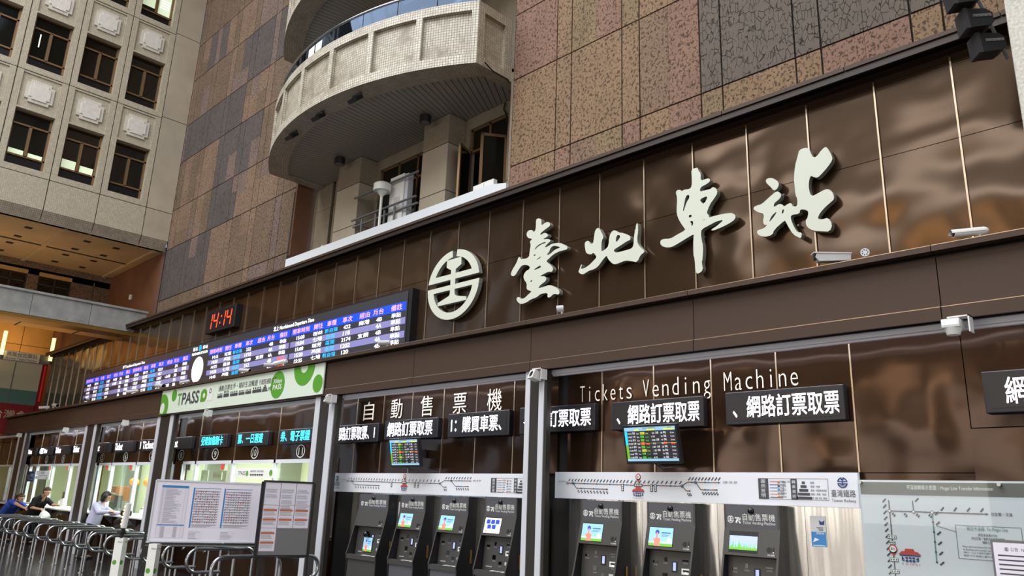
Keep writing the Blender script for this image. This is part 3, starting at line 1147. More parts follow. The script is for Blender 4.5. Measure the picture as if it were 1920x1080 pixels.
# thin cap strip that catches the light above the dark lip
b = MB()
for k in range(24):
    b.box(-30.6 + k * 1.4, -29.21 + k * 1.4, 7.25, 7.36, 6.005, 6.05, 0)
structure(b, 'trim_4', 'fascia')

# ---- fascia over the ticket bays and its ledge
fj = [-30.6, -28.4, -26.2, -24.0, -21.9, -19.6, -17.4, -15.1, -12.9, -10.7, -8.45, -6.21, -3.99, -1.76, 0.46, 2.6]
b = MB()
for a, c in zip(fj[:-1], fj[1:]):
    b.box(a + .004, c - .004, 6.5, 6.56, 3.235, 3.64, 0)
    b.box(a + .004, c - .004, 6.485, 6.56, 3.12, 3.228, 0)
    b.box(a + .004, c - .004, 6.484, 6.50, 3.225, 3.231, 2)  # bright sliver standing in for the highlight along the lower band
b.box(-30.6, 2.6, 6.52, 6.6, 3.12, 3.66, 1)
b.box(-30.6, 2.6, 6.60, 7.0, 3.30, 3.40, 1)
structure(b, 'trim_5', ['fascia', 'darkgap', 'strip'])
b = MB()
for a, c in zip(fj[:-1], fj[1:]):
    b.box(a + .003, c - .003, 6.40, 7.52, 3.665, 3.715, 0)
    b.box(a + .003, c - .003, 6.399, 6.41, 3.711, 3.716, 1)  # bright sliver standing in for the highlight on the ledge edge
structure(b, 'trim_6', ['fascia', 'strip'])

# shutter rails under the fascia and the posts between the bays
bays = [(-33, -28.9), (-27.7, -22.4), (-21.3, -17.5), (-16.5, -11.0), (-10.33, -6.3), (-5.97, 2.6)]
for i, (a, c) in enumerate(bays):
    b = MB()
    b.box(a, c, 6.60, 6.63, 3.075, 3.125, 0)
    b.box(a, c, 6.63, 6.67, 3.055, 3.10, 0)
    structure(b, 'trim_%d' % (7 + i), 'alu')
for i, (a, c) in enumerate(((-28.75, -27.75), (-22.25, -21.3), (-17.45, -16.5), (-10.98, -10.33), (-6.30, -5.96))):
    b = MB()
    w1 = min(.16, (c - a) * .22)
    w2 = min(.26, (c - a) * .36)
    b.box(a, a + w1, 6.52, 6.62, 0, 3.12, 0)
    b.box(a + w1, c - w2, 6.53, 6.70, 0, 3.12, 1)
    b.box(c - w2, c - w2 * .35, 6.52, 6.62, 0, 3.12, 0)
    b.box(c - w2 * .30, c, 6.53, 6.60, 0, 3.12, 1)
    structure(b, 'trim_%d' % (20 + i), ['alu', 'post_dark'])

# ---- ticket-bay wall, plane Y = 7: glossy brown panels over windows, machines and boards
b = MB()
b.box(-30.8, 2.6, 7.03, 7.1, 2.15, 3.4, 1)
b.box(-10.9, 2.6, 7.03, 7.1, 0, 2.15, 1)


def panels(j, zlo, zhi=3.4):
    for a, c in zip(j[:-1], j[1:]):
        b.box(a + .004, c - .004, 7.0, 7.04, zlo, zhi, 0)
    for v in j[1:-1]:
        b.box(v - .007, v + .007, 6.99, 7.01, zlo, zhi, 2)


panels([-6.05, -5.525, -4.81, -4.105, -3.394, -2.686, -1.781], 1.985)
panels([-1.781, -.9, 0.0, .9, 2.6], 2.335)
b.box(-2.686, -1.79, 7.0, 7.04, 1.55, 1.978, 0)
panels([-10.9, -10.48, -9.77, -9.06, -8.345, -7.66, -6.95, -6.2], 1.965)
nx = lambda n: -28.64 + 1.655 * (n - 1)
panels([-17.0, nx(8.5), nx(9.5), nx(10.5), -11.3], 2.17)
panels([-22.2, nx(5.5), nx(6.5), -17.4], 2.17)
panels([-29.3, nx(1.5), nx(2.5), nx(3.5), -22.5], 2.17)
panels([-33, -31.6, -30.1, -28.7], 2.17)
structure(b, 'wall_ticket_panels', ['brown_low', 'darkgap', 'strip'])
b = MB()
b.box(-1.775, 2.6, 6.935, 6.985, 1.55, 2.32, 0)
# dado under the counters
for a, c in ((-28.9, -28.6), (-22.32, -22.13), (-17.36, -16.88), (-11.12, -10.88)):
    b.box(a, c, 6.99, 7.09, 0, 2.2, 0)
for a, c in ((-33, -28.3), (-28.3, -22.2), (-22.2, -17.1), (-17.1, -10.9)):
    n = max(2, round((c - a) / .8))
    for k in range(n):
        b.box(a + (c - a) * k / n + .004, a + (c - a) * (k + 1) / n - .004, 6.95, 7.04, 0, .93, 0)
structure(b, 'wall_ticket_dado', ['brown_low', 'darkgap', 'strip'])

# lower steel cladding around the machines
for i, js in enumerate(([-10.33, -10.12, -9.93, -9.2, -9.0], [-9.0, -8.15], [-8.15, -7.3], [-7.3, -6.3],
                        [-5.96, -5.80, -5.66, -4.95], [-4.95, -4.06], [-4.06, -3.18], [-3.18, -2.66])):
    s = MB()
    for a, c in zip(js[:-1], js[1:]):
        s.box(a + .002, c - .002, 6.95, 7.0, 0, 1.70)
    structure(s, 'trim_%d' % (30 + i), 'steel')
GLYPH_TAI=[[(-7.026,5.468),(-7.0,5.485),(-6.949,5.474),(-6.919,5.447),(-6.919,5.357),(-6.845,5.388),(-6.795,5.387),(-6.76,5.359),(-6.751,5.324),(-6.784,5.306),(-6.866,5.279),(-6.924,5.253),(-6.94,5.223),(-6.898,5.227),(-6.873,5.239),(-6.823,5.227),(-6.789,5.196),(-6.788,5.173),(-6.879,5.153),(-6.862,5.145),(-6.787,5.133),(-6.742,5.112),(-6.744,5.089),(-6.777,5.074),(-6.809,5.058),(-6.849,5.017),(-6.775,5.025),(-6.71,5.05),(-6.564,5.031),(-6.499,4.992),(-6.423,4.944),(-6.434,4.909),(-6.497,4.909),(-6.585,4.909),(-6.689,4.885),(-6.769,4.838),(-6.815,4.815),(-6.734,4.754),(-6.676,4.693),(-6.698,4.64),(-6.764,4.659),(-6.878,4.635),(-6.924,4.618),(-6.828,4.605),(-6.799,4.57),(-6.809,4.534),(-6.874,4.508),(-6.923,4.485),(-6.946,4.451),(-6.839,4.458),(-6.734,4.467),(-6.628,4.416),(-6.563,4.368),(-6.554,4.311),(-6.593,4.305),(-6.65,4.333),(-6.736,4.285),(-6.777,4.304),(-6.763,4.358),(-6.902,4.368),(-6.967,4.328),(-7.075,4.32),(-7.167,4.284),(-7.27,4.278),(-7.323,4.308),(-7.364,4.359),(-7.345,4.392),(-7.301,4.385),(-7.273,4.351),(-7.204,4.353),(-7.138,4.394),(-7.063,4.432),(-7.14,4.458),(-7.172,4.489),(-7.165,4.559),(-7.225,4.627),(-7.241,4.689),(-7.195,4.745),(-7.127,4.759),(-7.116,4.796),(-7.182,4.837),(-7.278,4.846),(-7.345,4.786),(-7.404,4.718),(-7.457,4.717),(-7.495,4.748),(-7.471,4.81),(-7.386,4.9),(-7.346,4.988),(-7.309,4.965),(-7.299,4.936),(-7.142,4.931),(-7.132,5.021),(-7.112,5.122),(-7.138,5.168),(-7.084,5.202),(-7.163,5.226),(-7.205,5.276),(-7.194,5.333),(-7.133,5.346),(-7.089,5.33),(-7.071,5.292),(-7.029,5.316),(-7.023,5.394)],[(-7.04,5.018),(-7.019,5.057),(-6.969,5.085),(-6.877,5.101),(-6.824,5.1),(-6.827,5.085),(-6.893,5.082),(-6.977,5.061)],[(-6.805,4.913),(-6.764,4.933),(-6.733,4.997),(-6.677,5.014),(-6.571,4.975),(-6.562,4.957),(-6.651,4.954),(-6.707,4.921),(-6.771,4.898)],[(-7.055,4.963),(-6.998,4.948),(-7.026,4.937),(-7.052,4.942)],[(-6.995,4.876),(-6.912,4.909),(-6.912,4.892),(-6.987,4.868)],[(-7.063,4.731),(-6.925,4.781),(-6.899,4.748),(-6.965,4.735)],[(-7.114,4.578),(-7.061,4.598),(-7.073,4.566)]]
GLYPH_BEI=[[(-5.907,5.095),(-5.883,5.077),(-5.855,5.024),(-5.822,4.966),(-5.822,4.932),(-5.85,4.907),(-5.853,4.773),(-5.84,4.758),(-5.757,4.787),(-5.734,4.832),(-5.726,4.922),(-5.703,4.974),(-5.667,5.002),(-5.63,4.996),(-5.59,4.968),(-5.559,4.946),(-5.532,4.944),(-5.462,4.909),(-5.405,4.874),(-5.392,4.849),(-5.397,4.816),(-5.445,4.811),(-5.533,4.781),(-5.622,4.751),(-5.65,4.74),(-5.649,4.719),(-5.617,4.694),(-5.489,4.694),(-5.385,4.698),(-5.355,4.721),(-5.346,4.756),(-5.341,4.837),(-5.327,4.909),(-5.309,4.965),(-5.309,4.994),(-5.289,5.017),(-5.279,4.995),(-5.276,4.897),(-5.289,4.841),(-5.29,4.767),(-5.273,4.726),(-5.232,4.673),(-5.186,4.635),(-5.195,4.607),(-5.241,4.591),(-5.297,4.504),(-5.36,4.531),(-5.472,4.564),(-5.586,4.545),(-5.64,4.546),(-5.675,4.562),(-5.729,4.618),(-5.757,4.661),(-5.766,4.686),(-5.811,4.657),(-5.857,4.613),(-5.912,4.563),(-5.977,4.541),(-6.043,4.541),(-6.118,4.517),(-6.161,4.506),(-6.205,4.529),(-6.234,4.558),(-6.215,4.589),(-6.187,4.652),(-6.173,4.639),(-6.196,4.586),(-6.129,4.588),(-6.053,4.613),(-5.997,4.648),(-5.932,4.693),(-5.941,4.721),(-5.984,4.773),(-6.017,4.752),(-6.093,4.777),(-6.118,4.827),(-6.133,4.925),(-6.114,4.948),(-6.081,4.954),(-6.052,4.939),(-6.047,4.914),(-5.99,4.89),(-5.976,4.969),(-5.963,5.052),(-5.939,5.086)],[(-5.622,4.846),(-5.617,4.898),(-5.595,4.927),(-5.563,4.917),(-5.55,4.891),(-5.577,4.859),(-5.608,4.835)]]
GLYPH_CHE=[[(-4.502,5.507),(-4.446,5.51),(-4.418,5.506),(-4.403,5.458),(-4.376,5.423),(-4.382,5.326),(-4.313,5.333),(-4.265,5.326),(-4.253,5.291),(-4.302,5.265),(-4.385,5.249),(-4.4,5.194),(-4.332,5.195),(-4.257,5.188),(-4.229,5.209),(-4.184,5.181),(-4.166,5.119),(-4.215,5.061),(-4.271,5.005),(-4.319,4.909),(-4.289,4.876),(-4.29,4.845),(-4.21,4.851),(-4.014,4.84),(-3.965,4.804),(-3.954,4.764),(-3.994,4.73),(-4.111,4.696),(-4.25,4.676),(-4.269,4.695),(-4.202,4.717),(-4.095,4.777),(-4.2,4.779),(-4.294,4.751),(-4.375,4.732),(-4.401,4.7),(-4.394,4.597),(-4.376,4.518),(-4.388,4.371),(-4.403,4.325),(-4.386,4.235),(-4.454,4.201),(-4.484,4.229),(-4.493,4.392),(-4.508,4.445),(-4.501,4.646),(-4.489,4.694),(-4.584,4.664),(-4.698,4.625),(-4.798,4.595),(-4.885,4.61),(-4.95,4.653),(-4.957,4.707),(-4.919,4.725),(-4.81,4.704),(-4.723,4.734),(-4.602,4.765),(-4.622,4.801),(-4.67,4.877),(-4.71,4.966),(-4.719,5.034),(-4.704,5.202),(-4.724,5.268),(-4.709,5.297),(-4.659,5.29),(-4.64,5.265),(-4.609,5.277),(-4.538,5.264),(-4.502,5.287),(-4.498,5.399)],[(-4.633,5.012),(-4.614,5.086),(-4.59,5.185),(-4.547,5.203),(-4.534,5.158),(-4.57,5.121),(-4.601,5.057),(-4.619,5.009)],[(-4.397,5.102),(-4.287,5.119),(-4.345,5.024),(-4.391,5.068)],[(-4.553,4.943),(-4.513,4.937),(-4.518,4.906),(-4.554,4.908)],[(-4.543,4.86),(-4.501,4.857),(-4.496,4.811),(-4.524,4.794),(-4.52,4.829)],[(-4.381,4.829),(-4.333,4.843),(-4.345,4.833)]]
GLYPH_ZHAN=[[(-3.462,4.953),(-3.422,4.919),(-3.413,4.88),(-3.448,4.847),(-3.501,4.819),(-3.509,4.773),(-3.44,4.801),(-3.405,4.779),(-3.392,4.754),(-3.339,4.777),(-3.309,4.775),(-3.297,4.735),(-3.248,4.718),(-3.24,4.804),(-3.259,4.85),(-3.261,4.975),(-3.265,5.028),(-3.243,5.18),(-3.205,5.285),(-3.186,5.348),(-3.12,5.354),(-3.077,5.332),(-3.066,5.285),(-3.046,5.221),(-3.007,5.214),(-2.95,5.274),(-2.904,5.3),(-2.883,5.269),(-2.847,5.175),(-2.846,5.129),(-2.898,5.068),(-2.969,5.007),(-3.014,4.979),(-3.056,5.001),(-3.084,5.024),(-3.109,4.954),(-3.112,4.872),(-3.091,4.79),(-3.022,4.807),(-2.944,4.832),(-2.898,4.819),(-2.864,4.765),(-2.86,4.704),(-2.889,4.682),(-2.958,4.64),(-3.019,4.585),(-3.046,4.532),(-2.996,4.515),(-2.934,4.52),(-2.898,4.438),(-2.932,4.367),(-3.014,4.391),(-3.079,4.408),(-3.134,4.443),(-3.17,4.491),(-3.167,4.556),(-3.151,4.557),(-3.131,4.633),(-3.167,4.667),(-3.221,4.68),(-3.229,4.632),(-3.323,4.644),(-3.326,4.589),(-3.288,4.478),(-3.261,4.437),(-3.218,4.422),(-3.227,4.369),(-3.246,4.37),(-3.312,4.423),(-3.356,4.514),(-3.382,4.581),(-3.396,4.6),(-3.519,4.52),(-3.537,4.468),(-3.637,4.464),(-3.708,4.511),(-3.714,4.56),(-3.631,4.562),(-3.587,4.599),(-3.619,4.595),(-3.639,4.642),(-3.617,4.726),(-3.684,4.759),(-3.735,4.804),(-3.739,4.831),(-3.701,4.846),(-3.642,4.844),(-3.548,4.905)],[(-3.571,4.616),(-3.54,4.682),(-3.481,4.719),(-3.477,4.708),(-3.521,4.656)],[(-3.425,4.679),(-3.409,4.727),(-3.393,4.724),(-3.401,4.684)],[(-3.581,5.107),(-3.562,5.125),(-3.515,5.12),(-3.474,5.093),(-3.44,5.056),(-3.432,5.017),(-3.455,4.976),(-3.493,4.961),(-3.531,5.023),(-3.571,5.071)]]

# ================================================================== THINGS ON THE WALLS
# ---- curved balconies
BR, BX, BY = 6.23, -11.665, 12.43
BT = math.asin(3.385 / BR)


def arc_pt(s, r, z):
    a = s / BR - BT
    return (BX + r * math.sin(a), BY - r * math.cos(a), z)


def balcony(zb, label):
    H = 1.16
    Ltot = 2 * BT * BR
    t = thing('curved_balcony', (BX, 8.0, zb), label, 'balcony', 'curved balconies on the stone wall')
    mg, pw, dv = .12, (Ltot - .24 - 6 * .12) / 7, .12
    par = MB()
    cuts = [0.0]
    kinds = []
    s = mg
    cuts.append(s)
    kinds.append(0)
    for k in range(7):
        n = 8
        for q in range(n):
            cuts.append(s + pw * (q + 1) / n)
            kinds.append(1)
        s += pw
        if k < 6:
            for q in range(2):
                cuts.append(s + dv * (q + 1) / 2)
                kinds.append(0)
            s += dv
    cuts.append(Ltot)
    kinds.append(0)
    z0, z1, z2, z3 = zb, zb + .17, zb + H - .17, zb + H
    rc = BR - .07

    def q4(s0, s1, za, zc, r0, r1, m=0):
        par.poly([arc_pt(s0, r0, za), arc_pt(s1, r0, za), arc_pt(s1, r1, zc), arc_pt(s0, r1, zc)], m,
                 [(s0, za), (s1, za), (s1, zc + (r0 - r1)), (s0, zc + (r0 - r1))])
    for i, kd in enumerate(kinds):
        s0, s1 = cuts[i], cuts[i + 1]
        if kd == 0:
            q4(s0, s1, z0, z3, BR, BR)
        else:
            q4(s0, s1, z0, z1, BR, BR)
            q4(s0, s1, z1, z1, BR, rc)
            q4(s0, s1, z1, z2, rc, rc, 2)
            q4(s0, s1, z2, z2, rc, BR)
            q4(s0, s1, z2, z3, BR, BR)
        q4(s0, s1, z3, z3, BR, BR - .2)
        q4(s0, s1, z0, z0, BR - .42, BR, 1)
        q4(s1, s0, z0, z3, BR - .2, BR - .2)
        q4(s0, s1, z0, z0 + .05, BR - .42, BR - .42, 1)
    s = mg
    for k in range(7):
        for e, sg in ((s, 1), (s + pw, -1)):
            pts = [arc_pt(e, rc, z1), arc_pt(e, BR, z1), arc_pt(e, BR, z2), arc_pt(e, rc, z2)]
            par.poly(pts, 0)
        s += pw + dv
    yc = BY - BR * math.cos(BT)
    for sg, xc in ((-1, -15.05), (1, -8.28)):
        xi = xc - sg * .07
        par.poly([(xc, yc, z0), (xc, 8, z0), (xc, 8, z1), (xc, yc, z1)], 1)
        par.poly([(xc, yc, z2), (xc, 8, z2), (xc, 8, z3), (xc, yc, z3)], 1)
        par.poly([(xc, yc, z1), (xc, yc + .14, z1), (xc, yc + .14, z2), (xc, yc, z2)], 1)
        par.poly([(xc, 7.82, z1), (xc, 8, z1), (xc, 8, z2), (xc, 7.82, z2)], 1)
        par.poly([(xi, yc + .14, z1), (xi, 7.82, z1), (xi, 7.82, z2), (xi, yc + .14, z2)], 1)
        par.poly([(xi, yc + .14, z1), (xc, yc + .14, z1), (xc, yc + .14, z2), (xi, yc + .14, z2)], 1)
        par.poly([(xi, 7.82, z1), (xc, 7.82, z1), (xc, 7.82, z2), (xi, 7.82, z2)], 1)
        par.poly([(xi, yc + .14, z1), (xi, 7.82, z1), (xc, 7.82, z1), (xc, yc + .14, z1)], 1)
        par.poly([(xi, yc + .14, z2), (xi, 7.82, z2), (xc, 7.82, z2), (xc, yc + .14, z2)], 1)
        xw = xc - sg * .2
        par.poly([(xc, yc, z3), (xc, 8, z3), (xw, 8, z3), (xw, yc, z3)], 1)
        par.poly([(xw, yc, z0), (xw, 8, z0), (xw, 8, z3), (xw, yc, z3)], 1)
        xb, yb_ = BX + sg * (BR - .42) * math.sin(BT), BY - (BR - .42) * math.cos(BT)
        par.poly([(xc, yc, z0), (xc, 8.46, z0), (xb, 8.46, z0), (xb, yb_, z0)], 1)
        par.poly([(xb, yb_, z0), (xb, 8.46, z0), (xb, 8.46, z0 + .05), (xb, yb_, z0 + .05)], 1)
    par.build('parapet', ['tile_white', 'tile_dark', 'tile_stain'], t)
    # slatted soffit, the slats fan out from the wall
    sl = MB()
    n = 64
    am = .66
    for k in range(n):
        a0, a1 = -am + 2 * am * k / n, -am + 2 * am * (k + .86) / n
        pts = []
        ok = True
        for a in (a0, a1):
            ro = BR - .41
            lim = 3.15 / max(1e-6, abs(math.sin(a)))
            ro = min(ro, lim)
            ri = 3.98 / math.cos(a)
            if ro <= ri + .05:
                ok = False
            pts.append((a, ri, ro))
        if not ok:
            continue
        P = lambda a, r, z: (BX + r * math.sin(a), BY - r * math.cos(a), z)
        (a, ri, ro), (c, rj, rp) = pts
        zz = zb + .035
        sl.poly([P(a, ri, zz), P(a, ro, zz), P(c, rp, zz), P(c, rj, zz)], 0)
        sl.poly([P(a, ri, zz), P(a, ro, zz), P(a, ro, zz + .04), P(a, ri, zz + .04)], 0)
        sl.poly([P(c, rj, zz), P(c, rp, zz), P(c, rp, zz + .04), P(c, rj, zz + .04)], 0)
    fl = [arc_pt(Ltot * k / 40, BR - .22, zb + .08) for k in range(41)]
    sl.poly([(-15.04, 8.5, zb + .08)] + fl + [(-8.29, 8.5, zb + .08)], 1)
    sl.poly([(-15.04, 8.5, zb + .3)] + [(p[0], p[1], zb + .3) for p in fl] + [(-8.29, 8.5, zb + .3)], 1)
    sl.build('slatted_soffit', ['slat', 'darkgap'], t)
    # glass railing
    nP = 9
    for k in range(nP):
        s0, s1 = Ltot * k / nP + .01, Ltot * (k + 1) / nP - .01
        gp = MB()
        N = 8
        for r in (BR - .09, BR - .10):
            for q in range(N):
                u0, u1 = s0 + (s1 - s0) * q / N, s0 + (s1 - s0) * (q + 1) / N
                gp.poly([arc_pt(u0, r, zb + H), arc_pt(u1, r, zb + H), arc_pt(u1, r, zb + H + .36), arc_pt(u0, r, zb + H + .36)])
        gp.build('glass_pane', 'rail_glass', t, smooth=True)
    hr = MB().tube([arc_pt(Ltot * k / 40, BR - .095, zb + H + .38) for k in range(41)], .028, 10)
    hr.build('handrail', 'chrome', t, smooth=True)
    sg_ = MB()
    for sx in (3.05, 3.33):
        sg_.poly([arc_pt(sx, BR - .085, zb + H + .12), arc_pt(sx + .24, BR - .085, zb + H + .12),
                  arc_pt(sx + .24, BR - .085, zb + H + .30), arc_pt(sx, BR - .085, zb + H + .30)])
    if zb < 10:
        sg_.build('notice', 'white', t, label='two small white notices stuck to the glass')
    # wall and door behind the railing
    rb = MB()
    rb.box(-15.25, -8.3, 8.5, 8.6, zb + .3, zb + 2.85, 0)
    rb.build('rear_wall', 's_light', t)
    return t


balcony(8.42, 'lower curved balcony clad in white mosaic tiles with glass railing, above the white board')
balcony(11.28, 'upper curved balcony at the top of the picture, only its underside showing')

FL = [('square black floodlight under the balcony edge, leftmost of the three', -12.80, 6.50),
      ('square black floodlight under the balcony edge, middle of the three', -11.70, 6.42),
      ('square black floodlight under the balcony edge, nearest the mosaic parapet centre', -10.62, 6.50)]
for lab, x, y in FL:
    t = local_thing('floodlight', (x, y, 8.42), lab, 'floodlight', 'floodlights under the lower balcony')
    fr = Frame((0, -.02, -.11), (1, 0, 0), Vector((0, .75, .65)))
    k = MB()
    fr.box(k, -.12, .12, -.085, .085, -.03, .04)
    k.build('housing', 'black', t)
    k = MB()
    fr.rect(k, -.09, .09, -.06, .06, .0415)
    k.build('lens', 'grey_light', t)
    k = MB().tube([(-.135, -.02, -.11), (-.135, .0, -.01), (-.1, .0, -.004), (.1, .0, -.004), (.135, .0, -.01), (.135, -.02, -.11)], .009, 6)
    k.build('bracket', 'black', t)
for lab, x, y in (('black drum lamp under the balcony beside the left stone pier', -13.16, 7.80),
                  ('black drum lamp under the balcony beside the right stone pier', -10.34, 7.82)):
    t = local_thing('drum_lamp', (x, y, 8.455), lab, 'lamp', 'drum lamps under the lower balcony')
    MB().cyl((0, 0, -.16), (0, 0, -.03), .105, .11, 24).cyl((0, 0, -.03), (0, 0, 0), .05, .05, 12).build('housing', 'black', t, smooth=True)
    MB().cyl((0, 0, -.164), (0, 0, -.15), .085, .085, 20).build('lens', 'grey_mid', t, smooth=True)

# cable hanging from the balcony's right end
b = MB().tube([(-8.20, 7.30, 8.44), (-8.25, 7.55, 8.40), (-8.26, 7.9, 8.41), (-8.3, 7.97, 8.40)], .012, 6)
tag(b.build('cable', 'black', smooth=True), 'thin black cable along the bottom of the balcony end', 'cable')
b = MB().tube([(-8.86, 8.43, 8.42), (-8.88, 8.42, 8.30), (-8.82, 8.43, 8.18), (-8.80, 8.44, 8.02)], .014, 6)
tag(b.build('cable', 'black', smooth=True), 'short black cable hanging above the open casement window', 'cable')

# long white board at the foot of the balcony
b = MB()
b.prism([(-14.95, 6.03), (-8.08, 6.03), (-8.08, 6.46), (-8.42, 6.53), (-14.95, 6.55)], (0, 7.78, 0), (1, 0, 0), (0, 0, 1), (0, .04, 0))
tag(b.build('white_board', 'white_panel'), 'long blank white board standing above the brown sign wall', 'board')
b = MB().box(-8.95, -8.70, 7.86, 7.96, 6.03, 6.66).box(-8.78, -8.48, 7.88, 7.96, 6.03, 6.68)
tag(b.build('white_carton', 'white'), 'pair of small white boxes peeking over the right end of the white board', 'box')
b = MB().cham(-13.66, -13.60, 7.86, 7.9, 6.03, 6.62, .01)
tag(b.build('white_stick', 'white'), 'small white stick poking up behind the left part of the white board', 'stick')
b = MB().tube([(-15.30, 7.98, 6.0), (-15.30, 7.975, 6.4), (-15.29, 7.975, 7.2), (-15.285, 7.98, 8.3)], .012, 6).tube([(-15.36, 7.985, 6.75), (-15.18, 7.985, 6.74)], .008, 6)
tag(b.build('conduit', 'grey_dark', smooth=True), 'thin conduit running up the rusty reveal left of the stone pier', 'conduit')

# antenna with cabinet behind the rails
t = thing('antenna', (-11.6, 7.95, 6.0), 'white dome antenna on a stalk beside a white cabinet', 'antenna')
MB().cyl((-11.60, 7.86, 6.5), (-11.60, 7.86, 7.2), .026, .026, 12).build('stalk', 'white', t, smooth=True)
MB().cyl((-11.60, 7.86, 7.18), (-11.60, 7.86, 7.28), .03, .10, 20).cyl((-11.60, 7.86, 7.28), (-11.60, 7.86, 7.42), .17, .17, 24).cyl((-11.60, 7.86, 7.42), (-11.60, 7.86, 7.45), .17, .13, 24).build('dome', 'white', t, smooth=True)
t2 = thing('cabinet', (-11.35, 8.1, 6.5), 'flat white equipment cabinet behind the dome antenna', 'cabinet')
MB().cham(-11.62, -11.18, 8.05, 8.22, 6.45, 7.62, .012).build('body', 'white', t2)
MB().box(-11.45, -11.27, 8.043, 8.05, 6.98, 7.16).build('door', 'grey_light', t2)
MB().box(-11.17, -11.08, 8.08, 8.2, 6.45, 7.6).build('rear_column', 'alu', t2)
t = thing('pipe_railing', (-11.7, 8.2, 6.0), 'grey pipe railing in front of the dark window behind the white board', 'railing')
for yy, zz in ((7.99, 7.48), (7.97, 6.98), (8.02, 6.86)):
    MB().tube([(-12.75, yy, zz), (-10.66, yy, zz)], .022, 8).build('rail', 'grey_mid', t, smooth=True)
for xx in (-12.42, -11.95, -11.66, -11.34):
    MB().tube([(xx, 8.0, 5.9), (xx, 8.0, 6.95)], .022, 8).build('post', 'grey_mid', t, smooth=True)

# ---- station name and emblem
def letter(name, loops, extra, label, single=None):
    b = MB()
    cut_letter(b, smooth_loop(loops[0]), [smooth_loop(h) for h in loops[1:len(loops) - extra]], 7.38, 7.45)
    for k in range(extra):
        cut_letter(b, smooth_loop(loops[len(loops) - 1 - k]), [], 7.38, 7.45)
    xs = [p[0] for p in loops[0]]
    zs = [p[1] for p in loops[0]]
    o = tag(b.build(name, ['letter', 'letter_side']), label, 'sign letter', 'raised calligraphy characters of the station name')
    s = MB()
    for p in loops[0][::9]:
        cx, cz = (sum(xs) / len(xs)), (sum(zs) / len(zs))
        q = (p[0] * .8 + cx * .2, p[1] * .8 + cz * .2)
        s.cyl((q[0], 7.44, q[1]), (q[0], 7.481, q[1]), .012, .012, 6)
    s.build('standoff', 'grey_mid', o)
    return o


letter('calligraphy_character', GLYPH_TAI, 0, 'pale raised calligraphy character 臺, first of the four, right of the round emblem')
letter('calligraphy_character', GLYPH_BEI, 0, 'pale raised calligraphy character 北, the low wide second one')
letter('calligraphy_character', GLYPH_CHE, 0, 'pale raised calligraphy character 車 with one long vertical stroke')
letter('calligraphy_character', GLYPH_ZHAN, 1, 'pale raised calligraphy character 站, rightmost and largest of the four')

b = MB()
EX, EZ, EA, EB = -8.765, 4.825, .605, .557


def ept(a, k):
    kk = (1.0, 1.0) if k else (.765, .80)
    return (EX + EA * kk[0] * math.cos(a), EZ + EB * kk[1] * math.sin(a))


def eseg(a0, a1, n=26):
    o_ = [ept(a0 + (a1 - a0) * i / n, 1) for i in range(n + 1)]
    i_ = [ept(a0 + (a1 - a0) * i / n, 0) for i in range(n + 1)]
    return o_ + list(reversed(i_))


Y0, Y1 = 7.38, 7.45
up0, up1 = .082 / EB, .175 / EB
lo0, lo1 = -.085 / EB, -.008 / EB
cut_letter(b, eseg(math.asin(up1) * .98, PI / 2 - .11), [], Y0, Y1)
cut_letter(b, eseg(PI / 2 + .075, PI - math.asin(up1) * .98), [], Y0, Y1)
cut_letter(b, eseg(PI + .16, 2 * PI - .16, 44), [], Y0, Y1)
for za, zb_ in ((4.907, 5.0), (4.742, 4.822)):
    xo = lambda z: EA * math.sqrt(max(0, 1 - ((z - EZ) / EB) ** 2))
    cut_letter(b, [(EX - xo(za), za), (EX + xo(za), za), (EX + xo(zb_), zb_), (EX - xo(zb_), zb_)], [], Y0 + .0005, Y1)
cut_letter(b, [(-9.103, 4.523), (-8.427, 4.525), (-8.433, 4.58), (-8.648, 4.622), (-8.70, 4.65), (-8.711, 4.70), (-8.711, 5.062), (-8.585, 5.12),
               (-8.595, 5.243), (-8.932, 5.24), (-8.932, 5.123), (-8.82, 5.062), (-8.82, 4.70), (-8.825, 4.665), (-8.85, 4.645), (-9.102, 4.575)], [], Y0 - .0005, Y1)
o = tag(b.build('railway_emblem', ['letter', 'letter_side']), 'pale round railway emblem with a rail section inside, left of the characters', 'emblem')
s = MB()
for a in (.3, 1.0, 2.2, 2.9, 3.9, 5.3, 5.9):
    p = ept(a, 1)
    q = (EX + (p[0] - EX) * .9, EZ + (p[1] - EZ) * .9)
    s.cyl((q[0], 7.44, q[1]), (q[0], 7.481, q[1]), .012, .012, 6)
s.build('standoff', 'grey_mid', o)

# ---- departure board
t = thing('departure_board', (-17.9, 7.4, 4.0), 'long blue and black electronic departure board on the brown wall', 'departure board')
b = MB()
b.box(-25.95, -9.74, 7.36, 7.5, 3.99, 4.93)
b.build('case', 'black', t)
fr = north(7.352)
b = MB()
fr.rect(b, -25.9, -9.84, 4.0, 4.90)
b.build('screen', 'scr_black', t)
SEC = [(-25.82, -22.02), (-21.98, -18.25), (-17.22, -13.58), (-13.53, -9.87)]
b = MB()
for a, c in SEC:
    fr.rect(b, a, c, 4.575, 4.725, .003)
b.build('header_band', 'scr_blue', t)
b = MB()
rowz = [4.575 - .114 * (k + 1) for k in range(5)]
for a, c in SEC:
    for k in (1, 3):
        fr.rect(b, a, c, rowz[k], rowz[k] + .112, .003)
b.build('row_band', 'scr_row', t)
HEAD = [('開車時刻', .10), ('開往', .27), ('車種', .395), ('車次', .535), ('經由', .68), ('月台', .79), ('備註', .93)]
bh = MB()
bw = MB()
bc = MB()
bred = MB()
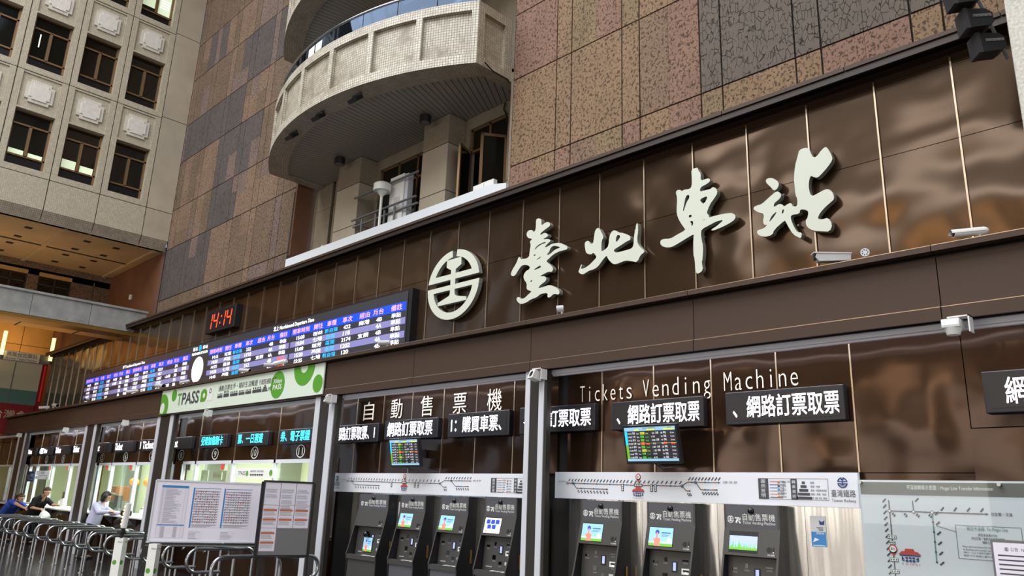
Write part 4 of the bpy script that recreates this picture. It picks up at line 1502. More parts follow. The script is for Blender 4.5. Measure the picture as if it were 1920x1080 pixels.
DATA = [
    [('14:18', '潮州', '區間', '1187', '海線', '3A'), ('14:27', '彰化', '自強', '129', '山線', '3B'), ('14:30', '新竹', '區間', '1203', '', '3A'), ('14:43', '竹南', '區間', '4155', '', '3B'), ('14:52', '屏東', '新自強', '219', '', '3A')],
    [('15:01', '新竹', '區間', '1221', '', '3A'), ('15:11', '苗栗', '新自強', '417', '', '3B'), ('15:21', '基隆', '區間', '1207', '山線', '3B'), ('15:32', '嘉義', '莒光', '1777', '', '3A'), ('15:36', '竹南', '區間', '2169', '海線', '3B')],
    [('14:15', '花蓮', '新自強', '232', '', '4B'), ('14:20', '基隆', '區間', '1192', '', '4A'), ('14:25', '蘇澳', '區間', '4180', '宜蘭', '4A'), ('14:28', '七堵', '區間', '512', '', '4B'), ('14:45', '基隆', '區間', '1186', '', '4A')],
    [('15:00', '樹林', '新自強', '432', '南港', '4B'), ('15:04', '七堵', '自強', '118', '', '4A'), ('15:08', '瑞芳', '區間', '2174', '宜蘭', '4B'), ('15:20', '基隆', '區間', '1202', '', '4A'), ('15:25', '七堵', '新自強', '120', '', '4B')]]
for (a, c), rows_ in zip(SEC, DATA):
    L = c - a
    for s_, u in HEAD:
        fr.text(bh, s_, a + L * u, 4.60, .10, 0, .006, align='C', bold=.004, w=.18 * len(s_) * .85)
    for k, (tm, to, ty, no, via, pf) in enumerate(rows_):
        z = rowz[k] + .012
        fr.text(bw, tm, a + L * .10, z + .008, .070, 0, .006, align='C', bold=.014, w=.29)
        fr.text(bw, to, a + L * .27, z + .006, .078, 0, .006, align='C', bold=.004, w=.15 * len(to) * 1.1)
        fr.text(bc, ty, a + L * .395, z + .006, .078, 0, .006, align='C', bold=.004, w=.15 * len(ty) * .95)
        fr.text(bw, no, a + L * .535, z + .008, .070, 0, .006, align='C', bold=.014, w=.072 * len(no))
        if via:
            fr.text(bw, via, a + L * .68, z + .006, .078, 0, .006, align='C', bold=.004, w=.32)
        fr.text(bw, pf, a + L * .80, z + .008, .070, 0, .006, align='C', bold=.014, w=.16)
        late = (a == SEC[2][0] and k >= 3)
        fr.text(bred if late else bw, '晚1分' if late else '準點', a + L * .93, z + .006, .078, 0, .006, align='C', bold=.004, w=.26)
fr.text(bw, '南下 Southbound Departure Time', -21.95, 4.775, .085, 0, .006, w=1.6, align='C', bold=.015)
fr.text(bw, '北上 Northbound Departure Time', -13.5, 4.765, .095, 0, .006, w=1.55, align='C', bold=.015)
fr.text(bw, '臺北', -18.0, 4.77, .085, 0, .006, w=.26, align='C', bold=.004)
fr.text(bw, '車站', -17.47, 4.77, .085, 0, .006, w=.26, align='C', bold=.004)
fr.text(bw, 'TAIPEI MAIN STATION', -17.74, 4.665, .06, 0, .006, w=.86, align='C', bold=.015)
bh.build('header_text', 'scr_pink', t)
bw.build('row_text', 'scr_white', t)
bc.build('train_type_text', 'scr_cyan', t)
bred.build('delay_text', 'led_red', t)
b = MB()
fr.ring(b, -17.74, 4.815, .055, .072, .006)
for z in (-.012, .012):
    fr.rect(b, -17.80, -17.68, 4.812 + z, 4.822 + z, .006)
fr.rect(b, -17.75, -17.73, 4.76, 4.87, .007)
b.build('board_emblem', 'scr_cyan', t)
b = MB()
fr.disc(b, -17.74, 4.305, .305, .004, seg=40)
ck = b.build('clock_face', 'scr_white', t)
b = MB()
for k in range(12):
    a = 2 * PI * k / 12
    fr.disc(b, -17.74 + .27 * math.sin(a), 4.305 + .27 * math.cos(a), .007, .006, seg=6)
b.build('hour_mark', 'scr_black', ck)

# ---- red digital clock
t = thing('digital_clock', (-16.85, 7.4, 5.1), 'black digital wall clock with red digits above the departure board', 'clock')
MB().cham(-17.60, -16.14, 7.34, 7.5, 5.12, 5.66, .015).build('case', 'black', t)
MB().box(-17.52, -16.22, 7.337, 7.341, 5.17, 5.61).build('face', 'led_case', t)
b = MB()
fr = north(7.335)
SEGS = {'1': 'bc', '4': 'fgbc'}


def digit(ch, x0, z0, w_, h_, sl=.03):
    def P(u, v):
        return (x0 + u * w_ + v * sl, z0 + v * h_)
    e = {'a': ((0, 1), (1, 1)), 'b': ((1, .54), (1, 1)), 'c': ((1, 0), (1, .46)), 'd': ((0, 0), (1, 0)), 'e': ((0, 0), (0, .46)), 'f': ((0, .54), (0, 1)), 'g': ((.05, .5), (.95, .5))}
    for s_ in SEGS[ch]:
        p, q = e[s_]
        fr.line(b, P(*p), P(*q), .032, .002)


for ch, xx in (('1', -17.50), ('4', -17.20), ('1', -16.83), ('4', -16.53)):
    digit(ch, xx, 5.21, .20, .34)
for z in (5.30, 5.45):
    fr.disc(b, -16.87 + (z - 5.2) * .3, z, .024, .002, seg=8)
b.build('digits', 'led_red', t)

# ---- TPASS banner on the fascia
t = thing('fabric_banner', (-13.95, 6.45, 3.15), 'long pale green TPASS banner hanging under the departure board', 'banner')
MB().box(-17.22, -10.70, 6.455, 6.475, 3.15, 3.655).build('sheet', 'mint', t)
fr = north(6.452)
g_ = MB()
k_ = MB()
wt = MB()
FW = 6.52
bx0 = -17.22


def clipped_ring(mb, x, z, r0, r1, xa, xb, za, zb_, n=40):
    for k in range(n):
        a0, a1 = 2 * PI * k / n, 2 * PI * (k + 1) / n
        pts = [(x + r * math.cos(a), z + r * math.sin(a)) for r, a in ((r0, a0), (r1, a0), (r1, a1), (r0, a1))]
        pts = [(min(max(p, xa), xb), min(max(q, za), zb_)) for p, q in pts]
        if max(p for p, q in pts) - min(p for p, q in pts) > 1e-4 and max(q for p, q in pts) - min(q for p, q in pts) > 1e-4:
            fr.poly(mb, pts, .001)


clipped_ring(g_, -17.10, 3.28, .12, .30, -17.22, -10.70, 3.15, 3.655)
fr.disc(g_, -16.55, 3.52, .125, .001, seg=30, m=0)
clipped_ring(g_, -11.32, 3.66, .12, .33, -17.22, -10.70, 3.15, 3.655)
fr.disc(g_, -10.86, 3.33, .145, .001, seg=30)
fr.disc(g_, -12.16, 3.41, .235, .001, seg=40)
fr.text(g_, 'T', -16.35, 3.30, .24, 0, .001, w=.20, bold=.02)
fr.text(k_, 'PASS', -16.12, 3.30, .24, 0, .001, w=.82, bold=.02)
fr.poly(g_, [(-15.22, 3.30), (-15.02, 3.30), (-14.95, 3.36), (-14.93, 3.43), (-14.96, 3.50), (-15.03, 3.545), (-15.12, 3.55), (-15.22, 3.50)], .001)
fr.disc(wt, -15.07, 3.42, .05, .002, seg=20)
fr.rect(wt, -14.95, -14.68, 3.30, 3.56, .0005)
fr.ring(k_, -14.80, 3.49, .03, .05, .002)
fr.text(k_, '通勤月票在手・精彩生活暢遊', -14.45, 3.45, .105, 0, .001, w=1.55, bold=.0)
fr.text(k_, '｜', -12.9, 3.45, .11, 0, .001)
fr.text(k_, '行政院通勤月票', -12.84, 3.45, .095, 0, .001, w=.62)
fr.text(wt, '30days', -12.16, 3.44, .075, 0, .003, w=.30, align='C', bold=.01)
fr.text(wt, 'PASS', -12.16, 3.33, .085, 0, .003, w=.30, align='C', bold=.02)
# row of little vehicles: tram, buses, trains, pavilion, bicycle
for x0, x1, h in ((-14.46, -14.25, .085), (-14.20, -13.98, .12), (-13.93, -13.62, .09), (-13.58, -13.35, .085), (-13.32, -13.10, .085), (-13.05, -12.72, .10)):
    fr.rect(k_, x0, x1, 3.325, 3.325 + h * .55, .001)
    for q in range(4):
        fr.rect(k_, x0 + (x1 - x0) * (q + .12) / 4, x0 + (x1 - x0) * (q + .6) / 4, 3.325 + h * .65, 3.325 + h, .001)
for q, w_ in enumerate((.10, .08, .055, .025)):
    fr.rect(k_, -12.60 - w_, -12.60 + w_, 3.325 + q * .03, 3.349 + q * .03, .001)
for xx in (-12.455, -12.375):
    fr.ring(k_, xx, 3.355, .022, .030, .001, seg=14)
fr.line(k_, (-12.455, 3.355), (-12.40, 3.40), .007, .001)
fr.line(k_, (-12.40, 3.40), (-12.375, 3.355), .007, .001)
g_.build('green_print', 'lime', t)
k_.build('dark_print', 'ink', t)
wt.build('white_print', 'white', t)

# ---- CCTV cameras
CAMG = 'security cameras along the ledge'


def bullet(x, z0, yaw, L, r, label, col='white', mount='foot', y=6.47, pitch=-6, hood=True):
    """bullet camera standing on the ledge; yaw 0 looks to -X"""
    t = local_thing('security_camera', (x, y, z0), label, 'security camera', CAMG, rz=math.radians(yaw))
    h = max(.065, r * 2.1)
    p = math.radians(pitch)
    d = Vector((-math.cos(p), 0, math.sin(p)))
    u = Vector((-d.z, 0, d.x)) * -1
    c = Vector((0, 0, h))
    k = MB().cyl(c + d * (-L * .35), c + d * (L * .65), r, r, 18)
    k.cyl(c + d * (-L * .42), c + d * (-L * .35), r * .7, r, 18)
    k.build('body', col, t, smooth=True)
    MB().cyl(c + d * (L * .65), c + d * (L * .655), r * .86, r * .86, 16).build('lens', 'lens', t, smooth=True)
    if hood:
        k = MB()
        n = 9
        for i in range(n):
            a0, a1 = PI * (-.02 + 1.04 * i / n), PI * (-.02 + 1.04 * (i + 1) / n)
            side = Vector((0, 1, 0))
            up = Vector((0, 0, 1))
            q0, q1 = (side * math.cos(a0) + up * math.sin(a0)) * r * 1.14, (side * math.cos(a1) + up * math.sin(a1)) * r * 1.14
            k.poly([c + d * (-L * .3) + q0, c + d * (L * .74) + q0, c + d * (L * .74) + q1, c + d * (-L * .3) + q1])
        k.build('sunshade', col, t, smooth=True)
    k = MB().cyl((L * .18, 0, 0), (L * .18, 0, .012), r * .9, r * .9, 14).cyl((L * .18, 0, .01), (L * .14, 0, h - r * .4), r * .34, r * .34, 10)
    k.build('bracket', col, t, smooth=True)
    return t


LZ = 3.715
bullet(-1.46, LZ, 38, 0.24, 0.030, 'white bullet camera on the ledge, rightmost of the row')
bullet(-5.72, LZ, 40, 0.080, 0.040, 'grey ball-nosed camera on the ledge below the first character', 'grey_light', hood=False)
bullet(-9.12, LZ, 55, 0.16, 0.036, 'grey camera on the ledge in front of the right end of the departure board', 'grey_light')
bullet(-12.12, LZ, 10, 0.27, 0.04, 'white camera with dark lens on the ledge before the red delay text', 'white')
bullet(-12.55, LZ, 70, 0.16, 0.036, 'small grey camera beside the white one, left of the red delay text', 'grey_light', hood=False)
bullet(-13.55, LZ, 185, 0.330, 0.033, 'grey bullet camera on the ledge right of the board clock face', 'grey_light')
bullet(-16.1, LZ, 20, 0.240, 0.030, 'small grey camera on the ledge just right of the TPASS lettering, below the clock face', 'grey_light', hood=False)
bullet(-17.55, LZ, 180, 0.420, 0.042, 'large grey camera on the ledge at the left edge of the TPASS banner', 'grey_light')
bullet(-19.0, LZ, 30, 0.270, 0.033, 'grey camera on the ledge under the second table of the departure board', 'grey_light')
bullet(-22.35, LZ, 150, 0.330, 0.036, 'grey camera on the ledge below the left table corner of the departure board', 'grey_light')
bullet(-25.2, LZ, 178, 0.480, 0.048, 'white bullet camera on the ledge left of the departure board', 'white')
bullet(-26.1, LZ, 60, 0.270, 0.042, 'small white camera on the ledge beside the red sign post', 'white', hood=False)

# boxed camera in housing, plus the chrome dome beside it
t = local_thing('boxed_camera', (-2.56, 6.47, LZ), 'silver box-housing camera on the ledge under the last character', 'security camera', CAMG, rz=math.radians(42))
MB().prism([(-.13, .01), (.14, .025), (.145, .085), (-.15, .08), (-.16, .045)], (0, -.035, .02), (1, 0, 0), (0, 0, 1), (0, .07, 0)).build('housing', 'grey_light', t)
MB().box(-.175, .15, -.042, .042, .103, .112).build('roof_plate', 'alu', t)
MB().box(-.163, -.14, -.025, .025, .050, .092).build('window_glass', 'lens', t)
MB().cyl((.02, 0, 0), (.02, 0, .05), .025, .025, 10).build('bracket', 'grey_dark', t, smooth=True)
t = local_thing('dome_camera', (-2.28, 6.45, LZ), 'round chrome lamp camera right of the silver box-housing camera', 'security camera', CAMG, rz=math.radians(20))
MB().cyl((0, -.02, .055), (0, .02, .055), .036, .03, 22).build('body', 'alu', t, smooth=True)
k = MB()
for a in range(7):
    k.disc((.022 * math.cos(a * .9), -.0205, .055 + .022 * math.sin(a * .9)), (1, 0, 0), (0, 0, 1), .006, seg=10)
k.build('lens', 'grey_dark', t)
MB().cyl((0.0, .01, 0), (0.0, .01, .04), .008, .012, 8).build('bracket', 'grey_mid', t, smooth=True)

# cameras hanging from the fascia
for x, lab, ty in ((-1.64, 'white hanging camera under the fascia, rightmost, above the blank brown panels', 1),
                   (-6.02, 'white hanging camera on the post between the two vending bays', 0),
                   (-10.40, 'white hanging camera on the post left of the four vending machines', 0),
                   (-14.75, 'white hanging camera under the TPASS banner', 0),
                   (-19.15, 'white hanging camera above ticket window five', 0),
                   (-23.6, 'white hanging camera above ticket window three', 0),
                   (-28.3, 'white hanging camera on the far left post', 0)):
    t = local_thing('hanging_camera', (x, 6.44, 3.12), lab, 'security camera', 'white cameras hanging under the fascia')
    MB().box(-.06, .09, -.05, .05, -.01, .0).box(.08, .09, -.05, .05, -.13, 0).build('bracket', 'white', t)
    if ty:
        MB().cham(-.10, .03, -.08, .05, -.09, -.02, .01).cyl((-.035, -.015, -.09), (-.035, -.015, -.14), .065, .045, 18).build('body', 'white', t, smooth=True)
        MB().box(-.09, .02, -.083, -.079, -.07, -.045).build('led_strip', 'scr_pale', t)
    else:
        fr = Frame((-.04, 0, -.08), (1, -.3, 0), (.35, .2, 1))
        k = MB()
        fr.box(k, -.06, .06, -.05, .05, -.05, .07)
        k.build('body', 'white', t)
        k = MB()
        fr.disc(k, 0, 0, .035, .071, seg=16)
        k.build('lens', 'lens', t)

# hanging loudspeaker array
def spk(k):
    c = Vector((-1.375, 6.50, 5.80)) + Vector((.04, .12, -.187)) * (k - 1)
    u = Vector((.82, .57, 0)).normalized()
    tilt = Vector((.05, .12, -.98)).normalized()
    f_ = u.cross(tilt).normalized()
    return c, u, tilt, f_


t = thing('speaker_array', (-1.4, 6.6, 5.35), 'black hanging loudspeaker array at the upper right corner', 'loudspeaker')
for k in range(4):
    c, u, ti, f_ = spk(k)
    cab = MB()
    ff = Frame(c, u, -ti)
    cab.prism([(-.065, -.086), (-.065, .086), (.075, .075), (.12, .04), (.12, -.045), (.075, -.075)], c, u, -ti, ff.n * .17)
    co = cab.build('cabinet', 'black', t)
    g2 = MB()
    g2.obox(c - u * .078 + ff.n * .085, u * .016, ti * .09, ff.n * .088)
    g2.build('grille', 'grey_dark', co)
    g2 = MB()
    g2.obox(c + u * .04 + ff.n * .173 - ti * .015, u * .068, ti * .012, ff.n * .003)
    for q in (-.02, .015, .05, .085):
        g2.cyl(c + u * q + ff.n * .175 - ti * .015, c + u * q + ff.n * .181 - ti * .015, .006, .006, 8)
    g2.build('splay_bar', 'grey_mid', co)
c0 = spk(0)[0]
c3 = spk(3)[0]
MB().tube([c0 + Vector((.12, .12, .1)), c3 + Vector((.16, .12, -.08))], .014, 8).tube([c0 + Vector((.1, .1, .3)), (-1.3, 6.5, 22.0)], .008, 6).build('rigging', 'grey_mid', t)
MB().tube([(-.97, 6.15, 5.5), (-.8, 6.1, 5.75), (-.6, 6.05, 6.0)], .006, 6).build('wire', 'white', t)

# ---- LED message boxes
def led(x0, x1, z0, z1, text, label, col='led_white', tx=0.0, th=.20, tw=None, dark_left=0.0, y=6.90, lens_to=None, grp='LED message boxes over the machines'):
    t = thing('led_sign', ((x0 + x1) / 2, y + .05, z0), label, 'sign', grp)
    MB().cham(x0, x1, y, 6.985, z0, z1, .008).build('case', 'led_case', t)
    f = north(y - .002)
    b = MB()
    f.rect(b, x0 + .05, x1 - .05, z0 + .04, z1 - .04)
    b.build('display', 'led_lens', t)
    b = MB()
    zc = (z0 + z1) / 2
    f.text(b, text, x0 + .05 + tx, zc - th / 2, th, 0, .003, w=tw, bold=.008, clip=(x0 + .05, x1 - .05))
    b.build('lit_text', col, t)
    return t


led(-6.34, -5.56, 2.44, 2.75, '訂票取票', 'LED box right of the bay post, its text cut at the left by the post', tx=.02, tw=.66)
led(-5.32, -4.15, 2.43, 2.74, '、網路訂票取票', 'LED box directly above the larger departure monitor', tx=.03, tw=1.05)
led(-3.90, -2.73, 2.43, 2.75, '、網路訂票取票', 'LED box right of the larger monitor, below the word Machine', tx=.03, tw=1.05)
led(-1.64, -.50, 2.43, 2.76, '網路訂票取票', 'LED box at the right edge of the picture', tx=.10, tw=.96)
led(-10.95, -9.74, 2.42, 2.70, '網路訂票取票、1', 'LED box beside the post left of the four machines', tx=.0, tw=1.08)
led(-9.58, -8.34, 2.44, 2.72, '網路訂票取票', 'LED box directly above the smaller departure monitor', tx=.03, tw=1.05)
led(-8.12, -6.94, 2.43, 2.75, '1：購買車票、', 'LED box reading a purchase message with a leading numeral', tx=.02, tw=.98)
led(-6.75, -6.37, 2.43, 2.76, '、', 'LED box mostly hidden behind the bay post', tx=.02, th=.1)
OG = 'LED boxes over the ticket windows'
off = 'Ticket'
for n, txt, lab, c, sh in ((1, '售票 Ticket', 'white LED box over ticket window one', 'led_white', .02), (2, '/ 售票 Ticket', 'white LED box over ticket window two', 'led_white', .02),
                           (3, 'Ticket', 'white LED box over ticket window three, half lit', 'led_white', 0), (4, 'Ticket', 'white LED box left of the second post, partly hidden by it', 'led_white', 0),
                           (5, 'Ticket', 'white LED box over ticket window five, half lit', 'led_white', 0), (6, 'Ticket', 'white LED box over ticket window six, half lit', 'led_white', 0),
                           (7, '1 Ticket', 'white LED box over the window whose number is cut by the third post', 'led_white', .02), (8, 'Ticket', 'white LED box over ticket window eight, half lit', 'led_white', 0),
                           (9, '受理加值刷卡', 'cyan LED box over ticket window nine', 'led_cyan', .05), (10, '票、一日週遊', 'cyan LED box over ticket window ten', 'led_cyan', .02),
                           (11, '券、電子票證', 'cyan LED box over ticket window eleven', 'led_cyan', 0)):
    xa = nx(n) - .62
    led(xa, xa + 1.24, 2.45, 2.70, txt, lab, c, tx=sh, th=.17, tw=(.52 if off == txt else (.98 if n > 8 else .80)), grp=OG)
led(-30.5, -29.3, 2.45, 2.70, '服務', 'small cyan LED box left of the leftmost post', 'led_cyan', tx=.55, th=.17, tw=.5, grp=OG)

# ---- wall lettering
t = thing('wall_lettering', (-8.85, 7.0, 2.75), 'cream Chinese lettering 自動售票機 on brown panels above the left machines', 'lettering')
fr = north(6.985)
for ch, xx in zip('自動售票機', (-10.28, -9.56, -8.85, -8.13, -7.44)):
    b = MB()
    fr.text(b, ch, xx + .13, 2.755, .285, 0, .0, align='C', w=.275)
    b.build('character', 'tape', t)
t = thing('wall_lettering', (-4.5, 7.0, 2.78), 'cream lettering Tickets Vending Machine on brown panels above the right machines', 'lettering')
for word, x0, x1 in (('Tickets', -5.86, -5.09), ('Vending', -4.96, -4.10), ('Machine', -3.96, -3.17)):
    b = MB()
    pit = (x1 - x0) / (len(word) - .2)
    for q, ch in enumerate(word):
        fr.text(b, ch, x0 + pit * (q + .4), 2.78, .20, 0, .0, w=pit * {'i': .14, 't': .52, 'M': .74}.get(ch, .62), align='C', bold=-.012)
    b.build('word', 'tape', t)

# ---- hanging departure monitors
ROWS8 = [('14:15', '花蓮', 'Hualien', '新自強', 'Tze-Chiang', '232', '宜蘭', '4B', 1), ('14:20', '七堵', 'Qidu', '區間', 'Local', '1192', '', '4A', 0),
         ('14:25', '蘇澳', 'Suao', '區間', 'Local', '4180', '宜蘭', '4A', 0), ('14:28', '七堵', 'Qidu', '莒光', 'Chu-Kuang', '512', '', '4B', 2),
         ('14:19', '潮州', 'Chaozhou', '區間', 'Local', '1187', '山線', '3B', 0), ('14:40', '新竹', 'Hsinchu', '新自強', 'Tze-Chiang', '133', '海線', '3B', 1),
         ('14:44', '竹南', 'Zhunan', '區間', 'Local', '1203', '', '3A', 0), ('14:48', '樹林', 'Shulin', '區間', 'Local', '4173', '', '3B', 0)]


def monitor(xc, zc, w_, h_, y, label):
    t = thing('departure_monitor', (xc, y, zc - h_ / 2), label, 'monitor', 'departure monitors above the machines')
    tl = math.radians(12)
    fr = Frame((xc, y, zc), (1, 0, 0), (0, -math.sin(tl), math.cos(tl)))
    W, H_ = w_ / 2, h_ / 2
    b = MB()
    fr.box(b, -W - .02, W + .02, -H_ - .03, H_ + .02, -.05, -.002)
    b.build('bezel', 'black', t)
    b = MB()
    fr.rect(b, -W, W, -H_, H_, 0)
    b.build('screen', 'scr_black', t)
    b = MB()
    fr.rect(b, -W, W, H_ * .78, H_, .001, 0)
    fr.rect(b, -W, W, -H_, -H_ * .86, .001, 0)
    fr.rect(b, -W, -W * .90, -.02 * h_, H_ * .76, .001, 1)
    fr.rect(b, -W, -W * .90, -H_ * .86, -.02 * h_, .001, 2)
    for a, c in ((-.6, -.4), (-.1, .22), (.55, .95)):
        fr.rect(b, W * a, W * c, H_ * .80, H_ * .88, .002, 3)
    fr.rect(b, -W * .9, W, H_ * .045, H_ * .055, .002, 3)
    b.build('screen_bands', ['scr_sky', 'scr_cyan', 'scr_grass', 'scr_yellow'], t)
    bw, bg_, by, br_, bd = MB(), MB(), MB(), MB(), MB()
    rh = h_ * .205 * .4
    for k, (tm, to, en, ty, te, no, via, pf, c) in enumerate(ROWS8):
        z = H_ * .76 - (k + 1) * (1.62 * H_ / 8) + .004
        hh = 1.62 * H_ / 8 * .62
        fr.text(bw, tm, -W * .87, z, hh * .8, 0, .002, w=W * .15)
        fr.text(bw, to, -W * .69, z, hh, 0, .002, w=W * .11)
        fr.text(bw, en, -W * .52, z, hh * .7, 0, .002, w=W * .10)
        tb = (bg_, by, br_)[c]
        fr.rect(tb, -W * .37, -W * (.20 if c == 1 else .24), z - .002, z + hh, .002)
        fr.text(bd, ty, -W * .36, z, hh * .9, 0, .004, w=W * (.14 if c == 1 else .10))
        fr.text(tb, te, -W * .17, z, hh * .7, 0, .002, w=W * .12)
        fr.text(bw, no, W * .20, z, hh * .8, 0, .002, w=W * .035 * len(no), align='R')
        if via:
            fr.text(bw, via, W * .24, z, hh, 0, .002, w=W * .11)
        fr.text(bw, pf, W * .43, z, hh * .8, 0, .002, w=W * .07)
        fr.text(br_ if c == 2 else bw, '晚1分' if c == 2 else '準點', W * .53, z, hh, 0, .002, w=W * .11)
        fr.text(br_ if c == 2 else bw, 'Delay' if c == 2 else 'On time', W * .80, z, hh * .75, 0, .002, w=W * .14)
    fr.text(bd, '即時列車時刻', -W * .25, H_ * .89, H_ * .09, 0, .003, w=W * .5)
    fr.text(bd, '14:14', W * .72, H_ * .90, H_ * .08, 0, .003, w=W * .14)
    bw.build('white_text', 'scr_pale', t)
    bg_.build('local_train_text', 'scr_green', t)
    by.build('express_train_text', 'scr_yellow', t)
    br_.build('delayed_train_text', 'led_red', t)
    bd.build('dark_text', 'ink', t)
    MB().box(xc - .05, xc + .05, y + .03, 6.98, zc - .05, zc + .06).box(xc - .16, xc + .16, y + .02, y + .05, zc - .12, zc + .12).build('wall_bracket', 'black', t)
    MB().tube([(xc + .02, y + .03, zc - H_ - .02), (xc + .04, y + .12, zc - H_ - .06), (xc + .12, y + .2, zc - H_ - .05), (xc + .16, 6.975, zc - H_ - .04)], .006, 6).build('cable', 'black', t)


monitor(-4.60, 2.245, .62, .345, 6.62, 'larger wall monitor listing trains, above the right-hand ticket machines')
monitor(-8.69, 2.225, .62, .345, 6.62, 'smaller-looking wall monitor listing trains, above the left-hand ticket machines')


# ---- white route-map banners
def station_icon(fr, b, x, z, s, d):
    """small red-roofed hall pictogram; slots: 0 red 1 navy"""
    fr.poly(b, [(x - .50 * s, z + .42 * s), (x + .50 * s, z + .42 * s), (x + .34 * s, z + .56 * s), (x + .22 * s, z + .56 * s), (x + .18 * s, z + .68 * s), (x - .18 * s, z + .68 * s), (x - .22 * s, z + .56 * s), (x - .34 * s, z + .56 * s)], d, 0)
    fr.rect(b, x - .44 * s, x + .44 * s, z + .36 * s, z + .41 * s, d, 1)
    for q in (-.34, .34):
        fr.line(b, (x + q * s, z + .33 * s), (x + q * s, z + .16 * s), .05 * s, d, 1)
        fr.line(b, (x + q * s, z + .16 * s), (x + q * .75 * s, z + .16 * s), .05 * s, d, 1)
        fr.line(b, (x + q * s, z + .25 * s), (x + q * .75 * s, z + .25 * s), .05 * s, d, 1)
    for q in (-.15, 0, .15):
        fr.rect(b, x + (q - .055) * s, x + (q + .055) * s, z + .24 * s, z + .32 * s, d, 1)
        fr.rect(b, x + (q - .055) * s, x + (q + .055) * s, z + .10 * s, z + .20 * s, d, 1)
    fr.text(b, 'T A I P E I', x, z - .03 * s, .075 * s, 0, d, w=.78 * s, align='C')


